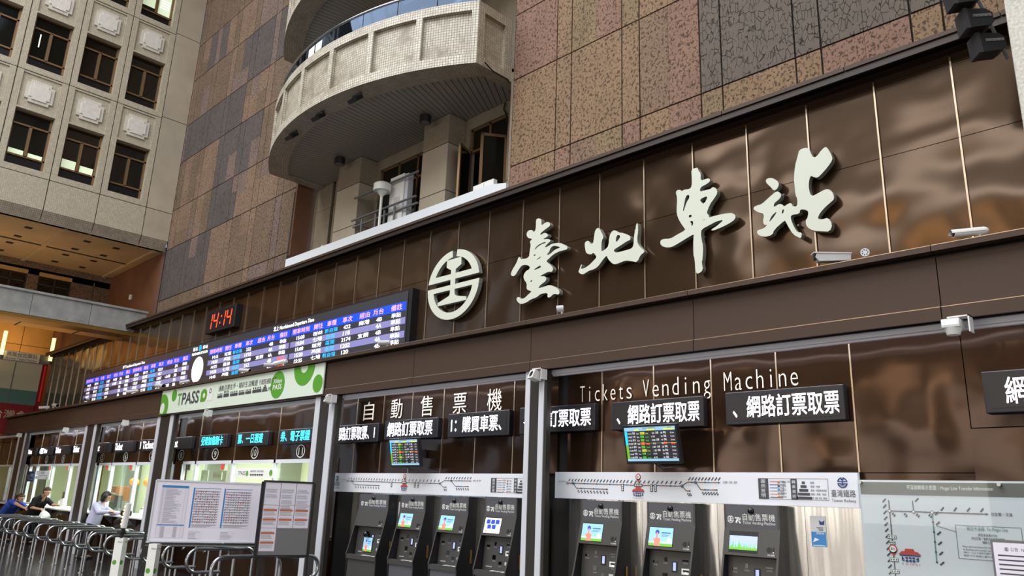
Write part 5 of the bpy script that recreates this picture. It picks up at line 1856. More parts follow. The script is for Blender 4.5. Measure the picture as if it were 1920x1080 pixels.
def route_banner(x0, x1, z0, z1, label, legend=True, logo_left=False):
    t = thing('route_map_banner', ((x0 + x1) / 2, 6.92, z0), label, 'banner', 'white route map banners')
    MB().box(x0, x1, 6.90, 6.948, z0, z1).build('panel', 'banner', t)
    fr = north(6.898)
    W = x1 - x0
    b = MB()
    dk = MB()
    dots = MB()
    X = lambda u: x0 + W * u
    if logo_left:
        ua, ub = .10, .72
    else:
        ua, ub = .055, .62
    U = lambda v: X(ua + (ub - ua) * v)
    zm = z0 + (z1 - z0) * .58
    zu = zm + .025

    def run(a, c, za, zb_, n, up, dirn=1):
        fr.line(dk, (U(a), za), (U(c), zb_), .008, .001)
        for k in range(n):
            v = a + (c - a) * (k + .5) / n
            z = za + (zb_ - za) * (k + .5) / n
            fr.disc(dots, U(v), z, .0085, .002, m=k % 4, seg=8)
            for q in range(2):
                xo, zo = U(v) + .004 + q * .012, z + up * (.028 + q * .014)
                fr.line(dk, (xo - .007, zo - .007), (xo + .007, zo + .007), .011, .001)
    run(0, .44, zm, zm - .01, 19, 1)
    run(.44, .78, zm - .012, zm - .014, 12, 1)
    fr.line(dk, (U(.78), zm - .014), (U(.81), zu), .008, .001)
    run(.81, 1.0, zu, zu, 10, 1)
    fr.line(dk, (U(.045), zm), (U(.07), zm - .055), .008, .001)
    run(.07, .30, zm - .055, zm - .06, 10, -1)
    fr.line(dk, (U(.78), zm - .014), (U(.805), zm - .06), .008, .001)
    run(.805, .83, zm - .06, zm - .06, 2, -1)
    fr.line(dk, (U(.86), zu), (U(.89), zm - .045), .008, .001)
    run(.89, .985, zm - .045, zm - .045, 6, -1)
    for v in (.0, .045, .78, .86):
        fr.ring(dk, U(v), zm if v < .5 else (zu if v > .8 else zm - .014), .010, .016, .003, seg=12)
    for v in (.40, .59, .615):
        fr.rect(dk, U(v) - .016, U(v) + .016, zm - .075, zm, .002)
        for q in range(3):
            fr.disc(dots, U(v), zm - .015 - .022 * q, .009, .003, m=4, seg=8)
    fr.text(dk, '往新竹・臺中・高雄', U(0) - .035, zm + .006, .02, 0, .001, w=.10, align='R')
    fr.text(dk, '往宜蘭・花蓮・臺東', U(1.0) + .03, zu - .008, .022, 0, .001, w=.15)
    fr.rect(dk, U(.505) - .055, U(.505) + .055, zm - .026, zm + .004, .003)
    for q in range(4):
        fr.disc(dots, U(.505) - .036 + q * .024, zm - .011, .009, .004, m=4, seg=8)
    # drop pin
    pz = zm + .075
    fr.disc(b, U(.505), pz, .034, .002, m=0, seg=20)
    fr.poly(b, [(U(.505) - .026, pz - .018), (U(.505), pz - .065), (U(.505) + .026, pz - .018)], .002, 0)
    fr.disc(dots, U(.505), pz, .024, .003, m=4, seg=16)
    fr.text(dk, '臺北', U(.505), pz - .010, .02, 0, .005, w=.034, align='C')
    station_icon(fr, b, U(.505), z0 + .025, .17, .002)
    if legend:
        la, lb = (.735, .925) if not logo_left else (.80, .985)
        la, lb = X(la), X(lb)
        fr.rect(dk, la, la + .10, z0 + .055, z1 - .055, .001)
        mid = la + (lb - la) * .48
        fr.rect(dk, mid, mid + .06, z0 + .055, z1 - .055, .001)
        for (p, q) in (((la, z0 + .055), (lb, z0 + .055)), ((la, z1 - .055), (lb, z1 - .055)), ((lb, z0 + .055), (lb, z1 - .055))):
            fr.line(dk, p, q, .003, .001)
        for k, ch in enumerate('圖例說明'):
            fr.text(b, ch, la + .05, z1 - .10 - k * .042, .036, 2, .003, w=.04, align='C')
        for k, ch in enumerate('轉乘資訊'):
            fr.text(b, ch, mid + .03, z1 - .10 - k * .042, .030, 2, .003, w=.034, align='C')
        for k, s_ in enumerate(('西部幹線／山線', '西部幹線', '平溪線', '宜蘭線', '內灣線', '舊線')):
            z = z1 - .085 - k * .028
            fr.rect(dots, la + .115, la + .20, z, z + .006, .002, m=(4 if False else k % 4))
            fr.text(dk, s_, la + .21, z - .006, .018, 0, .001, w=.018 * len(s_) * .8)
        for k, s_ in enumerate(('一等站', '二等站', '三等站', '簡易站', '招呼站')):
            z = z1 - .09 - k * .032
            fr.disc(dots, mid - .115, z, .011, .002, m=k % 4, seg=10)
            fr.text(dk, s_, mid - .098, z - .008, .018, 0, .001, w=.055)
        for k, s_ in enumerate(('臺鐵', '臺鐵／高鐵', '臺鐵／桃園機場捷運', '臺鐵／高鐵／捷運', '臺鐵／高鐵／捷運／機場線')):
            z = z1 - .09 - k * .033
            w_ = .014 + .014 * k
            fr.rect(dk, mid + .12 - w_, mid + .12 + w_, z - .011, z + .011, .001)
            fr.text(dk, s_, mid + .185, z - .009, .018, 0, .001, w=min(.017 * len(s_), lb - mid - .2))
    lx = X(.962) if not logo_left else X(.038)
    emblem(fr, b, lx, z1 - .085, .045, .002, 1)
    fr.text(dk, '臺灣鐵路', lx, z0 + .085, .06, 0, .001, w=.21 if not logo_left else .15, align='C')
    fr.text(dk, 'Taiwan Railway', lx, z0 + .045, .024, 0, .001, w=.21 if not logo_left else .15, align='C')
    b.build('colour_print', ['red', 'navy', 'banner'], t)
    dk.build('dark_print', 'ink', t)
    dots.build('station_dots', ['orange', 'ink', 'blue', 'ink_grey', 'white'], t)


route_banner(-6.14, -2.67, 1.685, 1.978, 'white railway route map banner above the right-hand ticket machines')
route_banner(-10.90, -6.30, 1.675, 1.957, 'white railway route map banner above the four left-hand ticket machines', logo_left=True)


# ---- ticket vending machines
def tvm(x0, x1, ztop, label, screen='hand', low=False):
    t = thing('ticket_machine', ((x0 + x1) / 2, 6.8, 0), label, 'ticket machine', 'ticket vending machines')
    W = x1 - x0
    # side cheeks, each one solid profile
    prof = [(6.80, ztop), (6.80, ztop - .21), (6.745, ztop - .45), (6.68, ztop - .71), (6.64, ztop - .84), (6.655, ztop - .92), (6.66, 0), (6.96, 0), (6.96, ztop)]
    for xs, nm in ((x0, 'left_side'), (x1 - .018, 'right_side')):
        k = MB()
        k.prism(prof, (xs, 0, 0), (0, 1, 0), (0, 0, 1), (.018, 0, 0), 0)
        so = k.build('side_panel', 'tvm_side', t)
        e = MB()
        for (ya, za), (yb_, zb_) in zip(prof[:5], prof[1:6]):
            e.poly([(xs - .001, ya - .001, za), (xs + .019, ya - .001, za), (xs + .019, yb_ - .001, zb_), (xs - .001, yb_ - .001, zb_)])
        e.build('edge_trim', 'tvm', so)
        if nm == 'right_side':
            MB().cham(x1, x1 + .012, 6.86, 6.885, .86, 1.02, .004).build('lock_handle', 'gold', so)
    xa, xb = x0 + .018, x1 - .018
    # header
    h = MB()
    h.box(xa, xb, 6.80, 6.95, ztop - .21, ztop)
    ho = h.build('header', 'tvm_head', t)
    fr = north(6.798)
    k = MB()
    xc = (xa + xb) / 2
    k.sphere((xc, 6.80, ztop - .055), .032)
    k.build('camera_dome', 'lens', ho, smooth=True)
    k = MB()
    emblem(fr, k, x0 + W * .12, ztop - .135, .033, .001)
    rx = x0 + W * .20
    fr.poly(k, [(rx, ztop - .115), (rx + W * .10, ztop - .115), (rx + W * .095, ztop - .127), (rx, ztop - .127)], .001)
    fr.line(k, (rx + W * .055, ztop - .125), (rx + W * .02, ztop - .165), .018, .001)
    fr.line(k, (rx + W * .10, ztop - .118), (rx + W * .085, ztop - .145), .016, .001)
    fr.line(k, (rx + W * .055, ztop - .145), (rx + W * .09, ztop - .145), .010, .001)
    fr.line(k, (rx + W * .07, ztop - .145), (rx + W * .10, ztop - .168), .015, .001)
    fr.text(k, '自動售票機', x0 + W * .345, ztop - .142, .062, 0, .001, w=W * .58)
    fr.text(k, 'Ticket Vending Machine', x0 + W * .345, ztop - .172, .026, 0, .001, w=W * .58)
    k.build('header_lettering', 'white', ho)
    # sloping screen face
    zA, zB = ztop - .21, ztop - .45
    sl = Vector((0, -.055, -.24)).normalized()
    ff = Frame((xc, 6.80, zA), (1, 0, 0), -sl)
    k = MB()
    L = math.hypot(.055, .24)
    ff.box(k, xa - xc, xb - xc, -L, 0, -.12, 0)
    face = k.build('screen_panel', 'tvm', t)
    hw = .14
    if not low:
        sx = -.10 if screen != 'grass' else -.075
        k = MB()
        ff.box(k, sx - hw - .006, sx + hw + .006, -.222, -.028, -.003, .001)
        bz = k.build('touch_screen', 'black', face)
        sc = MB()
        if screen == 'grass':
            ff.rect(sc, sx - hw, sx + hw, -.195, -.07, .0015, 7)
            for q in range(70):
                xx = sx - hw + 2 * hw * rnd.random()
                hh = .03 + .07 * rnd.random()
                ff.poly(sc, [(max(sx - hw, xx - .004), -.195), (min(sx + hw, xx + .004), -.195), (min(sx + hw - .001, xx + .010 * rnd.uniform(-1, 1)), -.195 + hh)], .002, rnd.choice([1, 1, 2, 2, 5]))
            ff.rect(sc, sx - hw, sx + hw, -.195, -.175, .0022, 2)
        elif screen == 'menu':
            ff.rect(sc, sx - hw, sx + hw, -.215, -.035, .0015, 3)
            for q in range(3):
                ff.rect(sc, sx - .11 + q * .078, sx - .045 + q * .078, -.105, -.055, .002, 4)
            for q in range(2):
                ff.rect(sc, sx - .085 + q * .08, sx - .02 + q * .08, -.165, -.115, .002, 4)
            ff.rect(sc, sx - .11, sx - .085, -.200, -.185, .002, 6)
        else:
            ff.rect(sc, sx - hw, sx + hw, -.215, -.035, .0015, 5)
            hand_print(ff, sc, sx, -.215, hw * 2, .18)
        sc.build('screen_image', ['scr_navy', 'scr_green', 'scr_grass', 'scr_pale', 'scr_navy', 'scr_sky', 'scr_hand', 'scr_lilac'], bz)
    # ticket and card openings on the upper panel
    k = MB()
    ff.disc(k, W * .33, -.18, .026, .001, m=0, seg=18)
    ff.rect(k, W * .39, W * .42, -.20, -.155, .001, 0)
    ff.disc(k, W * .405, -.20, .006, .002, m=1, seg=8)
    ff.text(k, '卡片感應', W * .30, -.233, .016, 1, .001, w=.07)
    k.build('phone_hook', ['black', 'white'], face)
    # recessed keypad panel
    zC = ztop - .84
    k = MB()
    sl2 = Vector((0, .03, .36)).normalized()
    yb = 6.785
    f2 = Frame((xc, yb, zC), (1, 0, 0), sl2)
    L2 = .385
    f2.box(k, -W / 2 + .018, W / 2 - .018, 0, L2, -.10, 0)
    key = k.build('keypad_panel', 'tvm', t)
    pos = [(-.19, .27, .055, .022, 'lens', 'coin_slot'), (-.07, .30, .030, .040, 'lens', 'card_slot'), (.035, .235, .062, .10, 'black', 'pin_display'),
           (.155, .30, .072, .014, 'lens', 'ticket_slot'), (.165, .20, .10, .055, 'white', 'banknote_slot'), (-.075, .145, .056, .05, 'lens', 'code_reader'),
           (.035, .085, .05, .035, 'lens', 'receipt_slot'), (.155, .085, .08, .035, 'grey_light', 'coin_return')]
    sc_ = W / .56
    for px_, pz, w_, h_, mt, nm in pos:
        if low and px_ * sc_ < -.04 and pz < .28:
            continue
        px_ *= sc_
        k = MB()
        f2.box(k, px_ - w_ / 2, px_ + w_ / 2, pz - h_ / 2, pz + h_ / 2, 0, .004)
        po = k.build(nm, mt, key)
    k = MB()
    for px_, pz, w_, h_, mt, nm in pos:
        if nm in ('pin_display',) or (low and px_ < -.04 and pz < .28):
            continue
        f2.text(k, '說明區', px_ * sc_, pz - h_ / 2 - .026, .015, 0, .001, w=.05, align='C')
    f2.rect(k, -.21 * sc_, -.10 * sc_, .03, .042, .001)
    k.build('panel_text', 'ink_grey', key)
    k = MB()
    f2.rect(k, .035 * sc_ - .016, .035 * sc_ + .016, .20, .275, .005, 0)
    k.build('pin_screen', 'scr_lilac', key)
    k = MB()
    f2.rect(k, .165 * sc_ - .034, .165 * sc_ + .034, .196, .214, .005, 0)
    f2.poly(k, [(.165 * sc_ - .016, .180), (.165 * sc_ + .016, .180), (.165 * sc_, .197)], .0055, 1)
    k.build('note_mouth', ['black', 'scr_pale'], key)
    if low:
        k = MB()
        f2.box(k, -.17, .06, .035, .245, 0, .006)
        bz = k.build('touch_screen', 'black', key)
        sc = MB()
        f2.rect(sc, -.16, .05, .045, .235, .0065, 5)
        hand_print(f2, sc, -.055, .045, .21, .19, .007)
        sc.build('screen_image', ['scr_navy', 'scr_green', 'scr_grass', 'scr_pale', 'scr_navy', 'scr_sky', 'scr_hand'], bz)
        k = MB().sphere((xc - .07, 6.765, ztop - .56), .045)
        k.build('camera_ball', 'lens', t, smooth=True)
    # ledge with trays
    k = MB()
    k.box(xa, xb, 6.645, 6.80, zC - .06, zC)
    lg = k.build('ledge', 'tvm', t)
    k = MB()
    k.box(xa + .03, xa + W * .36, 6.665, 6.76, zC, zC + .004, 0)
    for q in range(3):
        k.box(xa + W * (.45 + q * .16), xa + W * (.56 + q * .16), 6.665, 6.72, zC, zC + .004, 1 if q != 1 else 2)
    k.build('tray', ['chrome', 'white', 'grey_light'], lg)
    k = MB()
    k.box(xa, xb, 6.668, 6.90, 0, zC - .06)
    k.build('base_cabinet', 'tvm_low' if not low else 'tvm', t)
    return t


def hand_print(ff, sc, cx, y0, w_, h_, d=.002):
    """touch prompt: sky, field, train and a pointing hand"""
    x0, x1 = cx - w_ / 2, cx + w_ / 2
    ff.rect(sc, x0, x1, y0, y0 + h_ * .14, d, 2)
    ff.rect(sc, x0, x1, y0 + h_ * .17, y0 + h_ * .23, d, 3)
    ff.disc(sc, cx + w_ * .36, y0 + h_ * .32, w_ * .09, d - .0002, 3, 14)
    hx_ = cx - w_ * .16
    ff.rect(sc, hx_ - w_ * .035, hx_ + w_ * .035, y0 + h_ * .40, y0 + h_ * .72, d + .0006, 6)
    ff.poly(sc, [(hx_ - w_ * .10, y0), (hx_ + w_ * .13, y0), (hx_ + w_ * .16, y0 + h_ * .28), (hx_ + w_ * .14, y0 + h_ * .42), (hx_ - w_ * .06, y0 + h_ * .45), (hx_ - w_ * .10, y0 + h_ * .26)], d + .0004, 6)
    ff.poly(sc, [(hx_ - w_ * .10, y0 + h_ * .24), (hx_ - w_ * .17, y0 + h_ * .40), (hx_ - w_ * .14, y0 + h_ * .42), (hx_ - w_ * .06, y0 + h_ * .34)], d + .0004, 6)
    ff.disc(sc, hx_, y0 + h_ * .74, w_ * .085, d + .0002, 0, 16)
    ff.rect(sc, cx + w_ * .02, cx + w_ * .40, y0 + h_ * .70, y0 + h_ * .75, d, 0)
    ff.rect(sc, cx + w_ * .02, cx + w_ * .36, y0 + h_ * .60, y0 + h_ * .62, d, 4)
    ff.rect(sc, cx + w_ * .02, cx + w_ * .30, y0 + h_ * .54, y0 + h_ * .56, d, 4)


tvm(-9.93, -9.20, 1.655, 'dark ticket machine beside the left steel cladding, its touch screen set low', low=True)
tvm(-8.93, -8.37, 1.658, 'dark ticket machine with hand picture on its screen, second of the left four')
tvm(-8.06, -7.51, 1.662, 'dark ticket machine with hand picture on its screen, third of the left four')
tvm(-7.21, -6.65, 1.668, 'dark ticket machine with blue menu buttons on its screen', 'menu')
tvm(-5.66, -5.10, 1.672, 'dark ticket machine with hand picture, first right of the bay post')
tvm(-4.78, -4.22, 1.675, 'dark ticket machine with hand picture, under the station hall pictogram')
tvm(-3.90, -3.35, 1.68, 'dark ticket machine showing a green grass picture on its screen', 'grass')

# leaflet on the steel wall
t = thing('leaflet', (-3.06, 6.945, 1.34), 'narrow grey and blue leaflet taped to the steel cladding', 'leaflet')
fr = north(6.946)
b = MB()
fr.rect(b, -3.135, -2.995, 1.345, 1.605, 0, 0)
fr.rect(b, -3.13, -3.0, 1.345, 1.47, .001, 1)
fr.poly(b, [(-3.05, 1.53), (-3.01, 1.53), (-3.005, 1.57), (-3.03, 1.555), (-3.055, 1.57)], .001, 2)
for q in range(3):
    fr.rect(b, -3.08 + q * .01, -3.02, 1.505 - q * .012, 1.510 - q * .012, .001, 3)
fr.text(b, '需要幫', -3.085, 1.448, .018, 4, .002, w=.07)
fr.poly(b, [(-3.12, 1.38), (-3.06, 1.405), (-3.10, 1.42)], .002, 4)
fr.rect(b, -3.12, -3.01, 1.352, 1.358, .002, 4)
b.build('sheet', ['grey_light', 'blue', 'navy', 'ink', 'white'], t)
t = thing('leaflet', (-9.08, 6.945, 1.25), 'coloured narrow leaflet on the steel strip between the two leftmost machines', 'leaflet')
b = MB()
fr.rect(b, -9.155, -9.02, 1.25, 1.56, 0, 0)
fr.rect(b, -9.15, -9.03, 1.27, 1.37, .001, 1)
fr.disc(b, -9.09, 1.44, .035, .001, m=2, seg=14)
b.build('sheet', ['grey_light', 'blue', 'gold'], t)

# ---- transfer map board with its acrylic cover
t = thing('map_board', (-1.3, 6.9, .8), 'large pale transfer map board under clear acrylic at the right edge', 'map board')
fr = north(6.868)
MB().box(-2.655, -.40, 6.87, 6.93, .6, 1.915).build('panel', 'map_paper', t)
b = MB()
fr.rect(b, -2.64, -.42, 1.80, 1.90, .001)
b.build('header', 'map_head', t)
b = MB()
dk = MB()
fr.text(b, '平溪線轉乘示意圖｜Pingxi Line Transfer Information', -2.27, 1.84, .036, 2, .003, w=.62)
zt = 1.67
XV, XM, XR = -2.42, -2.235, -2.097
fr.line(dk, (XV, zt), (-1.72, zt), .007, .002)
fr.poly(dk, [(-1.72, zt - .010), (-1.70, zt), (-1.72, zt + .010)], .002)
for k in range(8):
    xx = XV + .0925 * k
    if k not in (0, 2):
        fr.disc(b, xx, zt, .007, .003, m=4, seg=8)
    for q in range(2):
        up = 1 if k > 3 else -1
        fr.line(dk, (xx + .018 + q * .011, zt + up * (.022 + q * .013) - .008), (xx + .030 + q * .011, zt + up * (.022 + q * .013) + .008), .010, .002)
for xx in (XV, XM, XR):
    fr.disc(b, xx, zt, .014, .0035, m=4, seg=14)
    fr.disc(b, xx, zt, .009, .004, m=2, seg=12)
fr.text(dk, '往宜蘭・花蓮', -1.685, zt - .012, .024, 0, .002, w=.14)
fr.line(dk, (XV, 1.75), (XV, .7), .007, .002)
for k in range(22):
    z = 1.75 - .047 * k
    fr.disc(b, XV, z, .006, .003, m=4, seg=8)
    for q in range(2):
        fr.line(dk, (XV - .050 + q * .014, z - .012 + q * .014), (XV - .036 + q * .014, z + .002 + q * .014), .010, .002)
fr.line(dk, (XM, 1.755), (XM, zt), .006, .002)
for q in range(2):
    fr.line(dk, (XM + .02 + q * .013, 1.75 + q * .012), (XM + .034 + q * .013, 1.764 + q * .012), .010, .002)
fr.line(b, (XR, zt), (XR - .004, 1.295), .008, .002, 5)
for k in range(6):
    z = zt - .075 * k
    fr.disc(dk, XR - .0006 * k, z, .008, .003, seg=8)
    for q in range(2):
        fr.line(dk, (XR + .020 + q * .014, z - .020 + q * .012), (XR + .034 + q * .014, z - .006 + q * .012), .011, .002)
for z in (1.465, 1.42, 1.29, 1.20):
    w_ = .034 if z > 1.43 or z < 1.3 else .022
    fr.rect(dk, XV - w_, XV + w_, z - .014, z + .014, .003)
    fr.rect(b, XV - w_ + .003, XV + w_ - .003, z - .011, z + .011, .0035, 2)
    for q in range(3):
        fr.disc(b, XV - w_ * .6 + q * w_ * .6, z, .007, .004, m=4, seg=8)
fr.disc(b, XV, 1.372, .034, .004, m=0, seg=20)
fr.poly(b, [(XV - .028, 1.355), (XV, 1.315), (XV + .028, 1.355)], .004, 0)
fr.disc(b, XV, 1.372, .025, .005, m=2, seg=16)
fr.text(dk, '臺北', XV, 1.364, .018, 0, .006, w=.034, align='C')
station_icon(fr, b, -2.295, 1.262, .175, .003)
fr.text(b, '前往平溪線  To Pingxi Line', -1.862, 1.545, .032, 5, .003, w=.275)
for p, q in (((-1.94, 1.58), (-1.50, 1.58)), ((-1.94, 1.335), (-1.50, 1.335)), ((-1.94, 1.335), (-1.94, 1.58)), ((-1.50, 1.335), (-1.50, 1.58)), ((XR + .02, 1.57), (-1.94, 1.53))):
    fr.line(dk, p, q, .003, .002)
for k, s_ in enumerate(('請至本站第4月台', '前往花蓮／臺東方向至瑞芳轉乘', '轉乘三貂嶺')):
    fr.text(dk, s_, -1.725, 1.505 - k * .027, .020, 0, .002, w=.019 * len(s_) * .85, align='C')
for k in range(4):
    fr.text(dk, ('Please take trains bound for Hualien', 'to Ruifang and transfer here', '4番ホームより瑞芳方面行きへ', '瑞芳で平溪線に乗り換え')[k], -1.905, 1.420 - k * .022, .013, 0, .002, w=.22 if k != 1 else .2)
dk.build('dark_print', 'ink', t)
b.build('colour_print', ['red', 'navy', 'white', 'blue', 'grey_mid', 'teal'], t)
MB().box(-2.66, -.39, 6.845, 6.850, .6, 1.92).build('acrylic_cover', 'acrylic', t)
k = MB()
for xx, zz in ((-2.63, 1.895), (-1.60, 1.89), (-.6, 1.89)):
    k.cyl((xx, 6.83, zz), (xx, 6.87, zz), .014, .014, 12)
k.build('bolt', 'chrome', t, smooth=True)
t = thing('notice_frame', (-1.3, 6.83, 1.0), 'framed printed notice fixed over the lower right of the map board', 'notice')
MB().box(-1.70, -1.1, 6.815, 6.84, .9, 1.49).build('frame', 'grey_mid', t)
fr = north(6.813)
b = MB()
fr.rect(b, -1.685, -1.115, .915, 1.47, .0005, 0)
emblem(fr, b, -1.60, 1.425, .014, .001, 1)
fr.text(b, '公告  Notice', -1.575, 1.412, .026, 1, .001, w=.14)
for k in range(13):
    fr.rect(b, -1.66, -1.16 - .05 * rnd.random(), 1.375 - k * .032, 1.385 - k * .032, .001, 1)
b.build('sheet', ['paper', 'ink'], t)

# ================================================================== TICKET OFFICE
b = MB()
b.box(-33, -11.0, 10.5, 10.6, 0, 3.2, 0)
b.box(-33, -11.0, 7.1, 10.6, 3.0, 3.1, 2)
b.box(-11.15, -11.0, 7.1, 10.5, 0, 3.0, 0)
b.box(-33.1, -33.0, 7.1, 10.5, 0, 3.0, 0)
b.box(-33, -11.0, 7.1, 10.5, .0, .02, 1)
for xx in (-29.0, -25.2, -22.4, -18.2, -15.6):
    b.box(xx, xx + .18, 9.9, 10.5, 0, 3.0, 1)
structure(b, 'wall_office_back', ['office_wall', 'office_grey', 'white'])
FR = [(-33.0, -28.9), (-28.6, -22.3), (-22.15, -17.35), (-16.9, -11.1)]
cnt = [0]
for a, c in FR:
    ns = [n for n in range(-2, 12) if nx(n) + .83 > a + .2 and nx(n) - .83 < c - .2]
    for n in ns:
        xa, xb = max(a, nx(n) - .83), min(c, nx(n) + .83)
        k = MB()
        k.box(xa, xa + .035, 6.97, 7.05, 1.0, 2.19)
        k.box(xb - .035, xb, 6.97, 7.05, 1.0, 2.19)
        k.box(xa, xb, 6.97, 7.05, 2.13, 2.19)
        k.box(xa, xb, 6.985, 7.04, 1.0, 1.03)
        fo = structure(k, 'window_%d' % wn, 'alu')
        wn += 1
        MB().box(xa + .035, xb - .035, 7.0, 7.006, 1.03, 2.13).build('pane', 'glass', fo)
    cnt[0] += 1
    t = thing('ticket_counter', ((a + c) / 2, 6.85, .93), 'white counter shelf under the ticket windows, %s' % (
        'left of the leftmost post', 'of windows one to four', 'of windows five to seven', 'of windows eight to eleven')[cnt[0] - 1], 'counter', 'white counter shelves')
    MB().cham(a, c, 6.70, 7.10, .935, .975, .008).build('shelf', 'counter', t)
    k = MB()
    for q in range(int((c - a) / 1.6) + 1):
        k.prism([(6.95, .935), (6.74, .935), (6.95, .75)], (a + .1 + q * 1.55, 0, 0), (0, 1, 0), (0, 0, 1), (.03, 0, 0))
    k.build('bracket', 'grey_mid', t)

# circled window numbers
fr = north(6.99)
for n in list(range(1, 12)):
    if n == 4:
        continue
    t = thing('window_number', (nx(n), 6.99, 2.22), 'white circled number %d on the brown panel over its ticket window' % n, 'number', 'circled window numbers')
    b = MB()
    b.ring(fr.p(nx(n), 2.325, .001), fr.u * 1.28, fr.w, .094, .115, 0, 28)
    fr.text(b, str(n), nx(n), 2.265, .12, 0, .001, align='C', bold=.01, w=(.10 if n < 10 else .145) * (0.6 if n == 1 else 1))
    b.build('numeral', 'white', t)
# small red service indicators behind the glass
for n in (2, 3, 5, 6, 8, 9):
    t = thing('service_indicator', (nx(n) + .12, 7.08, 2.0), 'small indicator box with %s display at the top of ticket window %d' % ('black' if n == 8 else 'red', n), 'indicator', 'small indicator boxes')
    xx = nx(n) + (.30 if n == 8 else .25)
    MB().cham(xx - .09, xx + .09, 7.06, 7.13, 2.0, 2.14, .006).build('case', 'grey_light', t)
    MB().box(xx - .045, xx + .045, 7.056, 7.06, 2.02, 2.12).build('display', 'black' if n == 8 else 'red_lamp', t)


def plate(x0, x1, z0, z1, y, base, parts, label, cat='sign', grp=None):
    t = thing('hanging_sign', ((x0 + x1) / 2, y, z0), label, cat, grp)
    MB().box(x0, x1, y, y + .02, z0, z1).build('plate', base, t)
    f = north(y - .001)
    for s_, x, z, h, w_, m_ in parts:
        k = MB()
        f.text(k, s_, x, z, h, 0, .001, w=w_)
        k.build('lettering', m_, t)
    return t, f


plate(-28.55, -27.86, 1.66, 1.97, 6.94, 'navy', [('VG', -28.52, 1.72, .14, .22, 'white'), ('通信費繳納', -28.25, 1.80, .10, .36, 'white'), ('請至本窗口', -28.25, 1.70, .06, .34, 'white')], 'navy sign with white lettering hanging in ticket window one')
plate(-27.62, -26.25, 1.86, 1.99, 6.94, 'banner', [('售票', -27.1, 1.885, .075, .34, 'ink')], 'long white sign, upper of two in ticket window two')
plate(-27.62, -26.25, 1.74, 1.84, 6.94, 'banner', [('臺鐵', -26.55, 1.76, .04, .16, 'ink')], 'long white sign, lower of two in ticket window two')
t, f = plate(-14.32, -12.82, 1.865, 2.04, 6.93, 'white', [('PASS', -14.12, 1.915, .075, .24, 'ink'), ('通勤月票在手・精彩生活暢遊', -13.70, 1.965, .035, .5, 'ink')], 'white TPASS strip hanging in ticket window ten')
k = MB()
f.text(k, 'T', -14.19, 1.915, .075, 0, .001, w=.06)
f.poly(k, [(-13.86, 1.90), (-13.80, 1.90), (-13.77, 1.93), (-13.78, 1.98), (-13.82, 1.995), (-13.86, 1.98)], .001)
f.disc(k, -12.93, 1.955, .055, .001, seg=18)
k.build('green_print', 'lime', t)
k = MB()
for q in range(6):
    f.rect(k, -13.70 + q * .085, -13.635 + q * .085, 1.905, 1.935, .001)
k.build('vehicle_print', 'ink', t)
plate(-15.95, -15.55, 1.83, 1.98, 7.25, 'office_wall', [('悠遊卡加值', -15.92, 1.87, .06, .33, 'ink_grey')], 'pale paper sign behind the glass of ticket window nine')
plate(-15.25, -14.95, 1.80, 1.93, 7.25, 'white', [('一日券', -15.22, 1.83, .06, .24, 'ink_grey')], 'small white paper sign behind the glass, right in ticket window nine')
plate(-16.62, -16.3, 1.80, 2.02, 7.3, 'office_wall', [('←', -16.58, 1.88, .07, .2, 'white')], 'pale board with an arrow behind the glass of ticket window eight')
plate(-20.75, -18.6, 1.33, 1.55, 8.9, 'scr_sky', [('退票・換票・加值', -20.6, 1.39, .09, 1.6, 'blue')], 'pale blue lit strip sign deep inside the ticket office')

# things seen inside the office
for x, lab in ((-25.1, 'brown cardboard box on shelf inside the office, near window three'),):
    t = thing('cardboard_box', (x, 8.6, 1.2), lab, 'box')
    MB().cham(x - .3, x + .3, 8.4, 8.8, 1.2, 1.62, .01).build('carton', 'cardboard', t)
    MB().box(x - .3, x + .3, 8.398, 8.40, 1.38, 1.43).build('tape', 'grey_light', t)
    t = thing('office_shelf', (x, 8.6, 0), 'grey shelf carrying the cardboard box inside the ticket office', 'shelf')
    MB().box(x - .6, x + .6, 8.35, 8.85, 1.16, 1.2).box(x - .6, x - .56, 8.35, 8.85, 0.02, 1.16).box(x + .56, x + .6, 8.35, 8.85, 0.02, 1.16).build('frame', 'office_grey', t)
for i, (x, lab) in enumerate(((-26.1, 'dark desk monitor seen from behind in ticket window three'), (-24.3, 'dark desk monitor seen from behind beside the second post'), (-21.7, 'dark desk monitor seen from behind in ticket window five'),
                              (-18.9, 'dark desk monitor seen from behind right of the customer in pale blue'))):
    t = thing('desk_monitor', (x, 7.45, .975), lab, 'monitor', 'desk monitors behind the counters')
    MB().cham(x - .24, x + .24, 7.42, 7.46, 1.08, 1.40, .01).build('screen_back', 'grey_dark', t)
    MB().box(x - .03, x + .03, 7.44, 7.47, .98, 1.12).box(x - .12, x + .12, 7.38, 7.52, .976, .99).build('stand', 'black', t)
b = MB().box(-28.6, -11.2, 7.10, 7.75, .93, .975)
tag(b.build('office_desk', 'counter'), 'long white desk behind the glass, inside the ticket office', 'desk')
